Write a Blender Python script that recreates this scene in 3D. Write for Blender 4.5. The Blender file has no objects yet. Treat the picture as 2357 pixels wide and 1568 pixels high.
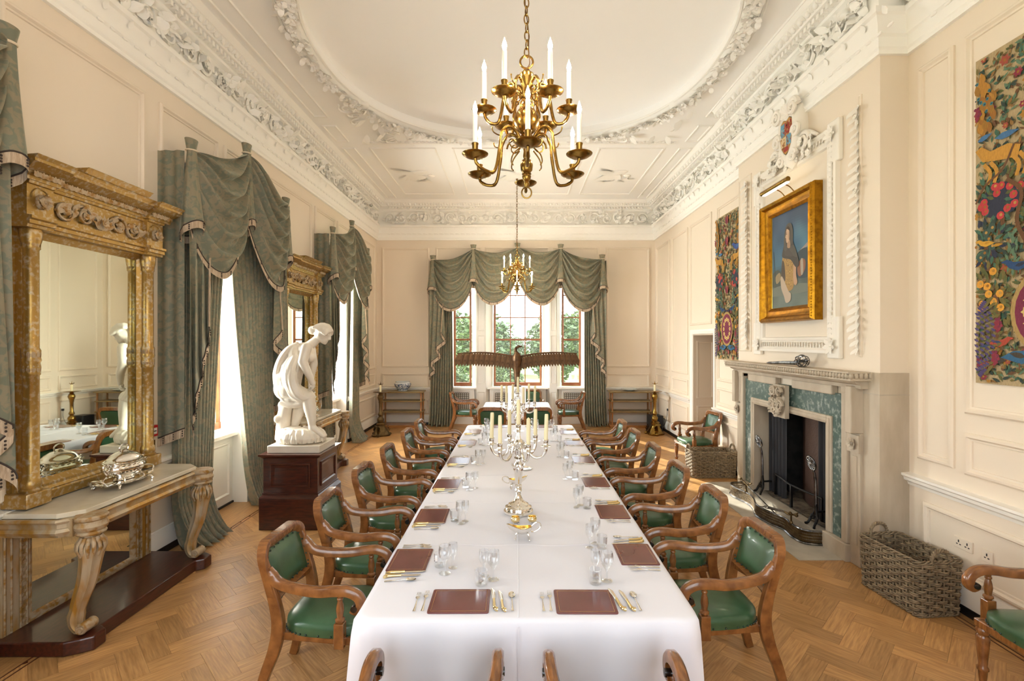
import bpy, math, random
from math import sin, cos, pi, sqrt, atan2, exp, tau
from mathutils import Matrix, Vector, noise
R = random.Random(7)
S = bpy.context.scene
COL = S.collection

# ------------------------------------------------------------------ camera, sky, sun, window light, exposure
FPX = 1140.0; YB_ = -0.45
cam = bpy.data.objects.new('camera', bpy.data.cameras.new('camera'))
COL.objects.link(cam)
cam.data.sensor_width = 36
cam.data.lens = 36 * FPX / 2357
cam.data.shift_x = -(1190 - 1178.5) / 2357
cam.data.shift_y = (785 - 784) / 2357
cam.data.clip_start = 0.02
cam.location = (0, 0, 2.15)
cam.rotation_euler = (pi / 2, 0, 0)
S.camera = cam

W = bpy.data.worlds.new('sky'); S.world = W; W.use_nodes = True
wn = W.node_tree.nodes; wl = W.node_tree.links
sky = wn.new('ShaderNodeTexSky'); sky.sky_type = 'NISHITA'; sky.sun_disc = False
sky.sun_elevation = math.radians(24); sky.sun_rotation = math.radians(-76); sky.altitude = 100
sky.dust_density = 3.0; sky.air_density = 1.0
smul = wn.new('ShaderNodeMix'); smul.data_type = 'RGBA'; smul.blend_type = 'MIX'
smul.inputs[0].default_value = 0.72
smul.inputs[7].default_value = (3.1, 3.15, 3.3, 1)
wl.new(sky.outputs[0], smul.inputs[6])
bg = wn['Background']; wl.new(smul.outputs[2], bg.inputs[0]); bg.inputs[1].default_value = 0.75

def add_light(name, kind, loc, rot, energy, col=(1, 1, 1), size=None, size_y=None):
    d = bpy.data.lights.new(name, kind); d.energy = energy; d.color = col
    if kind == 'AREA':
        d.shape = 'RECTANGLE'; d.size = size; d.size_y = size_y or size
    o = bpy.data.objects.new(name, d); COL.objects.link(o); o.location = loc; o.rotation_euler = rot
    return o
sun = add_light('sun', 'SUN', (-8, 9, 6), (0, 0, 0), 7.0, (1.0, 0.93, 0.82))
sun.data.angle = math.radians(0.6)
sun.rotation_euler = Vector((0.45, -0.88, -0.49)).to_track_quat('-Z', 'Y').to_euler()
for wy, wp in ((2.16, 120), (6.01, 560), (9.84, 720)):      # bright daylight behind the three tall side windows
    add_light('daylight', 'AREA', (-4.75, wy, 2.15), (0, -pi / 2 - .42, 0), wp, (0.97, 0.985, 1.0), 3.6, 2.2)
add_light('daylight', 'AREA', (0, YB_ - .75, 2.5), (pi / 2, 0, 0), 50, (.97, .98, 1.0), 4.0, 3.0)      # fill light added behind the camera, at an assumed bay window out of view
S.view_settings.view_transform = 'Standard'; S.view_settings.look = 'None'
S.view_settings.gamma = 1; S.view_settings.use_curve_mapping = False
S.view_settings.exposure = 1.12
S.cycles.use_denoising = True
S.cycles.max_bounces = 9; S.cycles.diffuse_bounces = 5; S.cycles.glossy_bounces = 4
S.cycles.transmission_bounces = 9; S.cycles.transparent_max_bounces = 24
S.cycles.caustics_refractive = False; S.cycles.caustics_reflective = False
S.cycles.sample_clamp_indirect = 6.0

# ------------------------------------------------------------------ mesh helpers
def rot(ax, a): return Matrix.Rotation(a, 4, ax)
def mv(x, y, z): return Matrix.Translation((x, y, z))
def scl(x, y, z): return Matrix.Diagonal((x, y, z, 1))
def lerp(a, b, t): return a + (b - a) * t
def sm(t): t = min(1, max(0, t)); return t * t * (3 - 2 * t)
def interp(tab, t):
    if t <= tab[0][0]: return tab[0][1:]
    for p, q in zip(tab, tab[1:]):
        if t <= q[0]:
            k = (t - p[0]) / (q[0] - p[0]); return tuple(lerp(a, b, k) for a, b in zip(p[1:], q[1:]))
    return tab[-1][1:]
def spline(pts, n=8, closed=False):
    P = [Vector(p) for p in pts]; out = []; m = len(P)
    for i in range(m if closed else m - 1):
        p1, p2 = P[i], P[(i + 1) % m]
        p0 = P[(i - 1) % m] if (closed or i > 0) else p1 * 2 - p2
        p3 = P[(i + 2) % m] if (closed or i + 2 < m) else p2 * 2 - p1
        for k in range(n):
            t = k / n; t2 = t * t; t3 = t2 * t
            out.append(0.5 * ((2 * p1) + (p2 - p0) * t + (2 * p0 - 5 * p1 + 4 * p2 - p3) * t2 + (3 * p1 - p0 - 3 * p2 + p3) * t3))
    if not closed: out.append(P[-1])
    return out

class MB:
    def __init__(s): s.v = []; s.f = []; s.m = []; s.c = []
    def add(s, vs, fs, mi=0, M=None, col=None):
        b = len(s.v)
        s.v += [tuple(M @ Vector(v)) for v in vs] if M is not None else [tuple(v) for v in vs]
        s.f += [tuple(i + b for i in f) for f in fs]
        s.m += [mi] * len(fs); s.c += [col] * len(fs)
        return s
    def merge(s, o, M=None, mi=None):
        b = len(s.v)
        s.v += [tuple(M @ Vector(v)) for v in o.v] if M is not None else o.v
        s.f += [tuple(i + b for i in f) for f in o.f]
        s.m += o.m if mi is None else [mi] * len(o.f); s.c += o.c
        return s
    def box(s, x0, x1, y0, y1, z0, z1, mi=0, M=None, col=None):
        v = [(x, y, z) for z in (z0, z1) for y in (y0, y1) for x in (x0, x1)]
        return s.add(v, [(0, 2, 3, 1), (4, 5, 7, 6), (0, 1, 5, 4), (2, 6, 7, 3), (0, 4, 6, 2), (1, 3, 7, 5)], mi, M, col)
    def grid(s, fn, nu, nv, cu=False, cv=False, mi=0, M=None, col=None, flip=False):
        U = nu if cu else nu + 1; V = nv if cv else nv + 1
        vs = [fn(i / nu, j / nv) for j in range(V) for i in range(U)]
        fs = []
        for j in range(nv):
            for i in range(nu):
                a = j * U + i; b = j * U + (i + 1) % U
                c = ((j + 1) % V) * U + (i + 1) % U; d = ((j + 1) % V) * U + i
                fs.append((a, d, c, b) if flip else (a, b, c, d))
        return s.add(vs, fs, mi, M, col)
    def lathe(s, prof, n=20, M=None, mi=0, flute=0, fd=0.0, cap=True, col=None):
        vs = []; fs = []
        for r, z in prof:
            for i in range(n):
                a = tau * i / n; k = 1 + (fd * cos(flute * a) if flute else 0)
                vs.append((r * k * cos(a), r * k * sin(a), z))
        for j in range(len(prof) - 1):
            for i in range(n):
                a = j * n + i; b = j * n + (i + 1) % n
                fs.append((a, b, b + n, a + n))
        if cap:
            if prof[0][0] > 1e-5: fs.append(tuple(range(n))[::-1])
            if prof[-1][0] > 1e-5: fs.append(tuple(range((len(prof) - 1) * n, len(prof) * n)))
        return s.add(vs, fs, mi, M, col)
    def sphere(s, c, r, n=12, m=8, M=None, mi=0, col=None):
        if not hasattr(r, '__len__'): r = (r, r, r)
        vs = [(c[0] + r[0] * sin(pi * j / m) * cos(tau * i / n), c[1] + r[1] * sin(pi * j / m) * sin(tau * i / n), c[2] - r[2] * cos(pi * j / m)) for j in range(1, m) for i in range(n)]
        vs += [(c[0], c[1], c[2] - r[2]), (c[0], c[1], c[2] + r[2])]
        fs = []
        for j in range(m - 2):
            for i in range(n):
                a = j * n + i; b = j * n + (i + 1) % n; fs.append((a, b, b + n, a + n))
        k = (m - 1) * n
        for i in range(n):
            fs.append((k, (i + 1) % n, i)); fs.append((k + 1, (m - 2) * n + i, (m - 2) * n + (i + 1) % n))
        return s.add(vs, fs, mi, M, col)
    def tube(s, path, rad, n=8, cap=True, closed=False, sec=None, up=None, mi=0, M=None, col=None):
        """sweep a circle (or the 2-D section sec) along path; rad is a number, list or function of 0..1"""
        P = [Vector(p) for p in path]; m = len(P)
        if sec is None: sec = [(cos(tau * i / n), sin(tau * i / n)) for i in range(n)]
        n = len(sec); vs = []; prev = None
        for i in range(m):
            if closed: t = P[(i + 1) % m] - P[i - 1]
            else: t = P[min(i + 1, m - 1)] - P[max(i - 1, 0)]
            t = t.normalized() if t.length > 1e-9 else Vector((0, 0, 1))
            if up is not None:
                u = Vector(up) - t * t.dot(Vector(up)); 
                if u.length < 1e-4: u = t.orthogonal()
            elif prev is None: u = t.orthogonal() if abs(t.z) > .9 else Vector((0, 0, 1)) - t * t.z
            else: u = prev - t * prev.dot(t)
            u.normalize(); prev = u; w = t.cross(u)
            q = i / max(1, m - 1)
            r = rad(q) if callable(rad) else (rad[i] if isinstance(rad, list) else rad)
            ru, rw = r if hasattr(r, '__len__') else (r, r)
            for a, b in sec: vs.append(P[i] + u * (b * ru) + w * (a * rw))
        fs = []
        for j in range(m if closed else m - 1):
            for i in range(n):
                a = j * n + i; b = j * n + (i + 1) % n; c = ((j + 1) % m) * n
                fs.append((a, b, c + (i + 1) % n, c + i))
        if cap and not closed:
            fs.append(tuple(range(n))[::-1]); fs.append(tuple(range((m - 1) * n, m * n)))
        return s.add(vs, fs, mi, M, col)
    def prism(s, poly, y0, y1, mi=0, M=None, col=None):
        """polygon given in x,z, extruded along y"""
        n = len(poly)
        vs = [(p[0], y0, p[1]) for p in poly] + [(p[0], y1, p[1]) for p in poly]
        fs = [tuple(range(n)), tuple(range(n, 2 * n))[::-1]] + [(i, i + n, (i + 1) % n + n, (i + 1) % n) for i in range(n)]
        return s.add(vs, fs, mi, M, col)
    def frame(s, x0, x1, z0, z1, prof, mi=0, M=None):
        """mitred rectangular moulding: prof = list of (inset, y)"""
        vs = []
        for o, y in prof: vs += [(x0 + o, y, z0 + o), (x1 - o, y, z0 + o), (x1 - o, y, z1 - o), (x0 + o, y, z1 - o)]
        fs = []
        for j in range(len(prof) - 1):
            for i in range(4):
                a = j * 4 + i; b = j * 4 + (i + 1) % 4; fs.append((a, b, b + 4, a + 4))
        return s.add(vs, fs, mi, M)
    def run(s, x0, x1, prof, mi=0, M=None, e0=0.0, e1=0.0):
        """straight moulding along x: prof = closed list of (y,z)"""
        n = len(prof)
        vs = [(x0 - e0 * abs(p[0]), p[0], p[1]) for p in prof] + [(x1 + e1 * abs(p[0]), p[0], p[1]) for p in prof]
        fs = [tuple(range(n)), tuple(range(n, 2 * n))[::-1]] + [(i, i + n, (i + 1) % n + n, (i + 1) % n) for i in range(n)]
        return s.add(vs, fs, mi, M)
    def build(s, name, mats, parent=None, smooth=35, bev=0, kind=None, label=None):
        me = bpy.data.meshes.new(name)
        me.from_pydata(s.v, [], s.f)
        if not isinstance(mats, (list, tuple)): mats = [mats]
        for m in mats: me.materials.append(m)
        if len(mats) > 1: me.polygons.foreach_set('material_index', s.m)
        if any(c is not None for c in s.c):
            ca = me.color_attributes.new('Col', 'FLOAT_COLOR', 'CORNER'); data = []
            for f, c in zip(s.f, s.c): data += list((c or (1, 1, 1)) + (1,) if len(c or (1, 1, 1)) == 3 else c) * len(f)
            ca.data.foreach_set('color', data)
        me.update(); me.validate()
        if smooth:
            me.polygons.foreach_set('use_smooth', [True] * len(me.polygons))
            if smooth < 180: me.set_sharp_from_angle(angle=math.radians(smooth))
        o = bpy.data.objects.new(name, me); COL.objects.link(o)
        if parent is not None: o.parent = parent
        if bev:
            b = o.modifiers.new('bevel', 'BEVEL'); b.width = bev; b.segments = 2; b.limit_method = 'ANGLE'; b.angle_limit = math.radians(40)
        if kind: o['kind'] = kind
        if label: o['label'] = label
        return o

def tag(o, label, cat, group=None):
    o['label'] = label; o['category'] = cat
    if group: o['group'] = group
    return o
def thing(name, label, cat, loc=(0, 0, 0), rz=0, group=None):
    o = bpy.data.objects.new(name, None); COL.objects.link(o); o.empty_display_size = .1
    o.location = loc; o.rotation_euler = (0, 0, rz)
    return tag(o, label, cat, group)
def copy_tree(o, parent=None):
    c = o.copy(); COL.objects.link(c)
    if parent is not None: c.parent = parent
    for ch in list(o.children): copy_tree(ch, c)
    return c
def dup(root, label, loc, rz, group=None):
    r = copy_tree(root); r['label'] = label; r.location = loc; r.rotation_euler = (0, 0, rz)
    if group: r['group'] = group
    return r
def struct(o): o['kind'] = 'structure'; return o
def place(o, loc, rz=0): o.location = loc; o.rotation_euler = (0, 0, rz); return o

def voxel(mb, name, mat, size, parent=None, smooth_it=3, disp=None, kind=None):
    """fuse overlapping lumps into one continuous skin"""
    me = bpy.data.meshes.new('t'); me.from_pydata(mb.v, [], mb.f)
    o = bpy.data.objects.new('t', me); COL.objects.link(o)
    r = o.modifiers.new('r', 'REMESH'); r.mode = 'VOXEL'; r.voxel_size = size
    if smooth_it:
        q = o.modifiers.new('s', 'SMOOTH'); q.iterations = smooth_it; q.factor = .5
    dg = bpy.context.evaluated_depsgraph_get()
    m2 = bpy.data.meshes.new_from_object(o.evaluated_get(dg))
    bpy.data.objects.remove(o); m2.name = name
    if disp:
        for v in m2.vertices: v.co = Vector(disp(v.co))
    m2.materials.clear(); m2.materials.append(mat)
    m2.polygons.foreach_set('use_smooth', [True] * len(m2.polygons))
    ob = bpy.data.objects.new(name, m2); COL.objects.link(ob)
    if parent is not None: ob.parent = parent
    return ob

# ------------------------------------------------------------------ materials
def L(r, g, b):
    f = lambda c: (c / 255 / 12.92) if c / 255 <= .04045 else ((c / 255 + .055) / 1.055) ** 2.4
    return (f(r), f(g), f(b))
def mat(name, col, rough=.5, metal=0.0, col2=None, nscale=6.0, nstretch=(1, 1, 1), ramp=(.35, .65), bump=None, coat=0.0, spec=None,
        trans=0.0, ior=None, emit=None, detail=4.0, vcol=False, island=0.0, sheen=0.0, wave=None, rough2=None):
    m = bpy.data.materials.new(name); m.use_nodes = True
    nt = m.node_tree; N = nt.nodes; K = nt.links; b = N['Principled BSDF']
    b.inputs['Base Color'].default_value = (*col, 1); b.inputs['Roughness'].default_value = rough; b.inputs['Metallic'].default_value = metal
    if coat: b.inputs['Coat Weight'].default_value = coat; b.inputs['Coat Roughness'].default_value = .08
    if spec is not None: b.inputs['Specular IOR Level'].default_value = spec
    if trans: b.inputs['Transmission Weight'].default_value = trans
    if ior: b.inputs['IOR'].default_value = ior
    if sheen: b.inputs['Sheen Weight'].default_value = sheen; b.inputs['Sheen Roughness'].default_value = .4
    if emit: b.inputs['Emission Color'].default_value = (*emit[:3], 1); b.inputs['Emission Strength'].default_value = emit[3]
    tc = N.new('ShaderNodeTexCoord'); mp = N.new('ShaderNodeMapping'); K.new(tc.outputs['Object'], mp.inputs['Vector'])
    mp.inputs['Scale'].default_value = nstretch
    src = None
    if col2 is not None:
        if wave:
            n = N.new('ShaderNodeTexWave'); n.inputs['Scale'].default_value = nscale; n.inputs['Distortion'].default_value = wave
            n.inputs['Detail'].default_value = 3; n.inputs['Detail Scale'].default_value = 1.5
        else:
            n = N.new('ShaderNodeTexNoise'); n.inputs['Scale'].default_value = nscale; n.inputs['Detail'].default_value = detail
        K.new(mp.outputs['Vector'], n.inputs['Vector'])
        r = N.new('ShaderNodeValToRGB'); r.color_ramp.elements[0].position = ramp[0]; r.color_ramp.elements[1].position = ramp[1]
        r.color_ramp.elements[0].color = (*col, 1); r.color_ramp.elements[1].color = (*col2, 1)
        K.new(n.outputs['Color' if wave else 'Fac'], r.inputs['Fac']); src = r.outputs['Color']
        if rough2 is not None:
            rr = N.new('ShaderNodeMapRange'); rr.inputs['From Min'].default_value = ramp[0]; rr.inputs['From Max'].default_value = ramp[1]
            rr.inputs['To Min'].default_value = rough; rr.inputs['To Max'].default_value = rough2
            K.new(n.outputs['Fac'], rr.inputs['Value']); K.new(rr.outputs[0], b.inputs['Roughness'])
    if vcol:
        a = N.new('ShaderNodeVertexColor'); a.layer_name = 'Col'
        if src is None: src = a.outputs['Color']
        else:
            x = N.new('ShaderNodeMix'); x.data_type = 'RGBA'; x.blend_type = 'MULTIPLY'; x.inputs[0].default_value = 1
            K.new(src, x.inputs[6]); K.new(a.outputs['Color'], x.inputs[7]); src = x.outputs[2]
    if island:
        g = N.new('ShaderNodeNewGeometry'); oi = N.new('ShaderNodeObjectInfo')
        ad = N.new('ShaderNodeMath'); ad.operation = 'ADD'; K.new(g.outputs['Random Per Island'], ad.inputs[0]); K.new(oi.outputs['Random'], ad.inputs[1])
        fr = N.new('ShaderNodeMath'); fr.operation = 'FRACT'; K.new(ad.outputs[0], fr.inputs[0])
        mr = N.new('ShaderNodeMapRange'); mr.inputs['To Min'].default_value = 1 - island; mr.inputs['To Max'].default_value = 1 + island
        K.new(fr.outputs[0], mr.inputs['Value'])
        x = N.new('ShaderNodeMix'); x.data_type = 'RGBA'; x.blend_type = 'MULTIPLY'; x.inputs[0].default_value = 1
        if src is not None: K.new(src, x.inputs[6])
        else: x.inputs[6].default_value = (*col, 1)
        K.new(mr.outputs[0], x.inputs[7]); src = x.outputs[2]
        # shift the grain from piece to piece
        sc_ = N.new('ShaderNodeMath'); sc_.operation = 'MULTIPLY'; sc_.inputs[1].default_value = 37.0; K.new(fr.outputs[0], sc_.inputs[0]); K.new(sc_.outputs[0], mp.inputs['Location'])
    if src is not None: K.new(src, b.inputs['Base Color'])
    if bump:
        bn = N.new('ShaderNodeTexNoise'); bn.inputs['Scale'].default_value = bump[0]; bn.inputs['Detail'].default_value = 3
        K.new(mp.outputs['Vector'], bn.inputs['Vector'])
        bp = N.new('ShaderNodeBump'); bp.inputs['Strength'].default_value = bump[1]; bp.inputs['Distance'].default_value = .01
        K.new(bn.outputs['Fac'], bp.inputs['Height']); K.new(bp.outputs['Normal'], b.inputs['Normal'])
    return m
def mix_clear(name, base, fac, tint=(1, 1, 1)):
    """part clear, part the base material's own shader: lets daylight through panes and drinking glasses"""
    N = base.node_tree.nodes; K = base.node_tree.links; b = N['Principled BSDF']; out = N['Material Output']
    t = N.new('ShaderNodeBsdfTransparent'); t.inputs[0].default_value = (*tint, 1)
    x = N.new('ShaderNodeMixShader'); x.inputs[0].default_value = fac
    K.new(b.outputs[0], x.inputs[1]); K.new(t.outputs[0], x.inputs[2]); K.new(x.outputs[0], out.inputs['Surface'])
    base.name = name; return base

def crystal():
    m = bpy.data.materials.new('cut_crystal'); m.use_nodes = True; N = m.node_tree.nodes; K = m.node_tree.links
    for n in list(N):
        if n.type != 'OUTPUT_MATERIAL': N.remove(n)
    t = N.new('ShaderNodeBsdfTransparent'); t.inputs[0].default_value = (.955, .965, .975, 1)
    g = N.new('ShaderNodeBsdfGlossy'); g.inputs['Roughness'].default_value = .03; g.inputs['Color'].default_value = (1, 1, 1, 1)
    lw = N.new('ShaderNodeLayerWeight'); lw.inputs['Blend'].default_value = .42
    mr = N.new('ShaderNodeMapRange'); mr.inputs['To Min'].default_value = .07; mr.inputs['To Max'].default_value = .75
    x = N.new('ShaderNodeMixShader'); K.new(lw.outputs['Facing'], mr.inputs['Value']); K.new(mr.outputs[0], x.inputs[0])
    K.new(t.outputs[0], x.inputs[1]); K.new(g.outputs[0], x.inputs[2]); K.new(x.outputs[0], N['Material Output'].inputs['Surface'])
    return m
M = {}
M['wall'] = mat('cream_wall_paint', L(229, 215, 196), .55, bump=(60, .03))
M['trim'] = mat('white_woodwork_paint', L(240, 236, 228), .4)
M['ceil'] = mat('ceiling_plaster', L(249, 247, 243), .7, bump=(40, .03))
M['plaster'] = mat('moulded_plaster', L(246, 243, 236), .65)
M['plaster2'] = mat('overmantel_plaster', L(236, 229, 218), .6)
M['oak'] = mat('oak_parquet', L(158, 115, 68), .30, col2=L(198, 153, 100), nscale=5, nstretch=(1.2, 16, 16), ramp=(.3, .7), island=.2, bump=(40, .05), spec=.45, rough2=.42)
M['oakline'] = mat('dark_inlay_wood', L(92, 48, 26), .35)
M['underfloor'] = mat('dark_floor_joint', L(104, 68, 36), .8)
M['chairwood'] = mat('polished_chair_oak', L(104, 62, 30), .25, col2=L(150, 97, 50), nscale=11, nstretch=(6, 1.2, 1.2), ramp=(.3, .75), coat=.5, bump=(50, .03))
M['leather'] = mat('green_leather', L(46, 78, 52), .32, col2=L(62, 98, 68), nscale=5, bump=(160, .06), coat=.25)
M['leatherback'] = mat('green_leather_outback', L(36, 74, 48), .45, bump=(140, .05))
M['nail'] = mat('green_covered_nail', L(18, 42, 28), .3, coat=.4)
M['ebony'] = mat('ebony_boss', L(22, 16, 14), .25, coat=.5)
M['mahog'] = mat('mahogany', L(48, 20, 14), .3, col2=L(80, 36, 24), nscale=5, nstretch=(2, 10, 10), ramp=(.3, .7), coat=.3)
M['gilt'] = mat('worn_gilding', L(172, 138, 76), .34, .7, col2=L(198, 182, 156), nscale=34, ramp=(.5, .68), bump=(50, .12), detail=9, rough2=.6)
M['gilthalf'] = mat('half_rubbed_gilding', L(180, 138, 64), .4, .55, col2=L(192, 176, 150), nscale=9, nstretch=(1, 1, .35), ramp=(.42, .6), bump=(60, .2), detail=8, rough2=.65)
M['giltrub'] = mat('rubbed_gesso_gilding', L(176, 156, 128), .6, .15, col2=L(150, 108, 44), nscale=22, ramp=(.45, .62), bump=(60, .25), detail=6, rough2=.4)
M['giltframe'] = mat('bright_gold_leaf', L(176, 124, 26), .3, .9, col2=L(126, 84, 18), nscale=20, ramp=(.4, .75), bump=(60, .2))
M['giltflat'] = mat('gold_slip', L(214, 172, 62), .32, .8)
M['mirror'] = mat('old_mirror_glass', (.78, .83, .73), .015, 1.0)
M['marbletop'] = mat('cream_marble_top', L(226, 216, 196), .15, col2=L(212, 200, 176), nscale=5)
M['statue'] = mat('white_statue_marble', L(226, 216, 200), .38, col2=L(210, 198, 180), nscale=4, ramp=(.35, .8), bump=(50, .05))
M['silver'] = mat('polished_silver', (.86, .83, .78), .13, 1.0, bump=(35, .05))
M['silvergilt'] = mat('silver_gilt', (.88, .70, .36), .17, 1.0)
M['brass'] = mat('aged_brass', L(158, 124, 60), .25, 1.0, col2=L(128, 98, 50), nscale=12)
M['darkbrass'] = mat('dark_bronze_gilt', L(118, 96, 60), .38, .8, col2=L(80, 62, 38), nscale=14, bump=(40, .15))
M['candle'] = mat('ivory_wax_candle', L(240, 226, 184), .45, spec=.3)
M['candletube'] = mat('white_candle_tube', L(248, 240, 226), .4)
M['bulb'] = mat('lit_candle_bulb', (1, .9, .7), .3, emit=(1, .82, .58, 230))
M['linen'] = mat('white_linen', L(234, 234, 243), .75, bump=(3.0, .25), sheen=.1)
M['matred'] = mat('maroon_placemat', L(98, 46, 46), .22, col2=L(110, 54, 54), nscale=4, coat=.2)
M['matedge'] = mat('placemat_gold_line', L(196, 148, 84), .3, .5)
M['velvet'] = None
M['fringe'] = mat('beige_bullion_fringe', L(196, 176, 152), .8, col2=L(164, 142, 118), nscale=90, nstretch=(1, 1, .12), bump=(110, .5))
M['fringedark'] = mat('dark_tassel_tufts', L(58, 46, 40), .8)
M['cord'] = mat('cream_tie_cord', L(214, 198, 172), .7)
M['stone'] = mat('pale_chimney_stone', L(196, 183, 163), .55, col2=L(176, 161, 140), nscale=3, nstretch=(2, 2, .6), bump=(40, .06))
M['greenmarble'] = mat('green_marble', L(80, 100, 94), .22, col2=L(166, 178, 172), nscale=26, ramp=(.5, .78), detail=10)
M['hearth'] = mat('grey_hearth_stone', L(186, 178, 164), .5, col2=L(168, 160, 146), nscale=4)
M['soot'] = mat('sooty_firebox', L(30, 26, 24), .9, col2=L(48, 42, 38), nscale=8)
M['ash'] = mat('ash_bed', L(120, 108, 92), .9, col2=L(70, 62, 54), nscale=14, bump=(20, .6))
M['iron'] = mat('polished_steel', L(150, 150, 152), .25, 1.0, col2=L(70, 70, 72), nscale=16)
M['ironblack'] = mat('black_iron', L(34, 32, 32), .45, .6)
M['blackcloth'] = mat('black_drape', L(44, 44, 48), .85)
M['rust'] = mat('cast_iron_fireback', L(78, 56, 46), .6, .3, bump=(60, .5))
M['wicker'] = mat('grey_willow', L(108, 90, 68), .6, col2=L(152, 134, 106), nscale=30, nstretch=(1, 1, 1), ramp=(.35, .65), island=.16)
M['bronze'] = mat('brown_bronze', L(74, 52, 34), .42, .7, col2=L(110, 80, 52), nscale=14, bump=(40, .15))
M['whitebox'] = mat('white_plinth_paint', L(232, 230, 228), .4)
M['sash'] = mat('varnished_sash_wood', L(166, 104, 66), .35, col2=L(150, 88, 52), nscale=6)
M['pane'] = mix_clear('window_pane', mat('p', (.9, .95, .95), .02, spec=.6), .93, (.97, .99, .98))
M['glass'] = crystal()
M['grille'] = mat('brass_lattice_grille', L(96, 84, 64), .5, .4)
M['dark'] = mat('dark_recess', L(40, 34, 28), .9)
M['black'] = mat('black_plastic', L(22, 22, 24), .4)
M['white'] = mat('white_plastic', L(236, 232, 224), .4)
M['red'] = mat('red_plastic', L(178, 30, 34), .35)
M['shelfwood'] = mat('honey_beech', L(170, 116, 64), .35, col2=L(150, 98, 50), nscale=6, nstretch=(2, 9, 9), coat=.2)
M['shelftop'] = mat('olive_brown_shelf', L(126, 104, 62), .4, col2=L(146, 122, 78), nscale=5)
M['print'] = mat('painted_colours', (1, 1, 1), .6, vcol=True)
M['weave'] = mat('woven_colours', (.82, .82, .82), .85, col2=(1.05, 1.05, 1.05), nscale=160, nstretch=(1, 1, .25), vcol=True, bump=(240, .2))
M['china'] = mat('blue_and_white_china', L(222, 226, 226), .15, vcol=True, coat=.4)
M['lawn'] = mat('mown_lawn', L(124, 150, 80), .9, col2=L(146, 168, 96), nscale=3)
M['leaf'] = mat('tree_leaves', L(96, 122, 84), .8, col2=L(146, 164, 124), nscale=2.2, island=.3)
M['bark'] = mat('tree_bark', L(84, 70, 54), .9)

def velvet():
    m = bpy.data.materials.new('green_damask_velvet'); m.use_nodes = True
    N = m.node_tree.nodes; K = m.node_tree.links; b = N['Principled BSDF']
    tc = N.new('ShaderNodeTexCoord')
    n1 = N.new('ShaderNodeTexNoise'); n1.inputs['Scale'].default_value = 13; n1.inputs['Detail'].default_value = 5; n1.inputs['Distortion'].default_value = 1.2
    n2 = N.new('ShaderNodeTexNoise'); n2.inputs['Scale'].default_value = 2.4; n2.inputs['Detail'].default_value = 2
    K.new(tc.outputs['Object'], n1.inputs['Vector']); K.new(tc.outputs['Object'], n2.inputs['Vector'])
    r = N.new('ShaderNodeValToRGB'); r.color_ramp.elements[0].position = .47; r.color_ramp.elements[1].position = .55
    r.color_ramp.elements[0].color = (*L(138, 127, 109), 1); r.color_ramp.elements[1].color = (*L(117, 117, 104), 1)
    r2 = N.new('ShaderNodeValToRGB'); r2.color_ramp.elements[0].color = (.78, .8, .74, 1); r2.color_ramp.elements[1].color = (1.1, 1.16, 1.08, 1)
    K.new(n1.outputs['Fac'], r.inputs['Fac']); K.new(n2.outputs['Fac'], r2.inputs['Fac'])
    x = N.new('ShaderNodeMix'); x.data_type = 'RGBA'; x.blend_type = 'MULTIPLY'; x.inputs[0].default_value = 1
    K.new(r.outputs['Color'], x.inputs[6]); K.new(r2.outputs['Color'], x.inputs[7]); K.new(x.outputs[2], b.inputs['Base Color'])
    b.inputs['Roughness'].default_value = .55; b.inputs['Sheen Weight'].default_value = .6; b.inputs['Sheen Roughness'].default_value = .35
    b.inputs['Sheen Tint'].default_value = (*L(200, 204, 186), 1); b.inputs['Specular IOR Level'].default_value = .25
    return m
M['velvet'] = velvet()
# ------------------------------------------------------------------ the room shell
XL, XR, YB, YF, ZC = -3.6, 3.54, -0.45, 12.7, 5.70
XBR, BY0, BY1 = 3.284, 4.48, 7.34                      # chimney breast
ZCOR = 4.73                                            # underside of the cornice
def on_left(o, y=0.0): return place(o, (XL, y, 0), pi / 2)
def on_right(o, y=0.0): return place(o, (XR, y, 0), -pi / 2)
def on_far(o, x=0.0): return place(o, (x, YF, 0), 0)
def to_left(y): return mv(XL, y, 0) @ rot('Z', pi / 2)
def to_right(y): return mv(XR, y, 0) @ rot('Z', -pi / 2)

# floor -------------------------------------------------------------
m = MB().box(XL - .5, XR + .5, YB - .1, YF + .6, -.12, -.010)
floor = struct(m.build('floor', M['underfloor'], smooth=0))
BL, BW = .42, .14
blocks = []
c45 = sqrt(.5); nn = 3
for r in range(-110, 140):
    for k in range(-14, 15):
        for kind in (0, 1):
            if kind == 0: cu, cv = r + 2 * nn * k + nn / 2, r + .5
            else: cu, cv = r + .5, r - 2 * nn + 1 + 2 * nn * k + nn / 2
            u, v = cu * BW, cv * BW
            x = (u - v) * c45; y = (u + v) * c45 + 4.0
            if -3.46 < x < 3.58 and YB + .02 < y < 12.66: blocks.append((x, y, kind))
def in_view(x, y):
    if y < 1.4: return False
    px = 1190 + 1140 * x / y; py = 785 + 1140 * 2.15 / y
    return -60 < px < 2420 and py < 1640 and not (-.75 < x < .85 and 2.6 < y < 8.2)
near = sorted((b for b in blocks if in_view(b[0], b[1])), key=lambda b: b[0] ** 2 + b[1] ** 2)[:298]
nearset = set(near)
blk = None
for x, y, kind in near:
    if blk is None:
        g = .0006
        blk = MB().box(-BL / 2 + g, BL / 2 - g, -BW / 2 + g, BW / 2 - g, -.011, 0).build('parquet_block', M['oak'], floor, smooth=0)
        o = blk
    else:
        o = blk.copy(); COL.objects.link(o)
    o.location = (x, y, R.uniform(-.0006, 0)); o.rotation_euler = (0, 0, pi / 4 + (pi / 2 if kind else 0))
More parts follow.
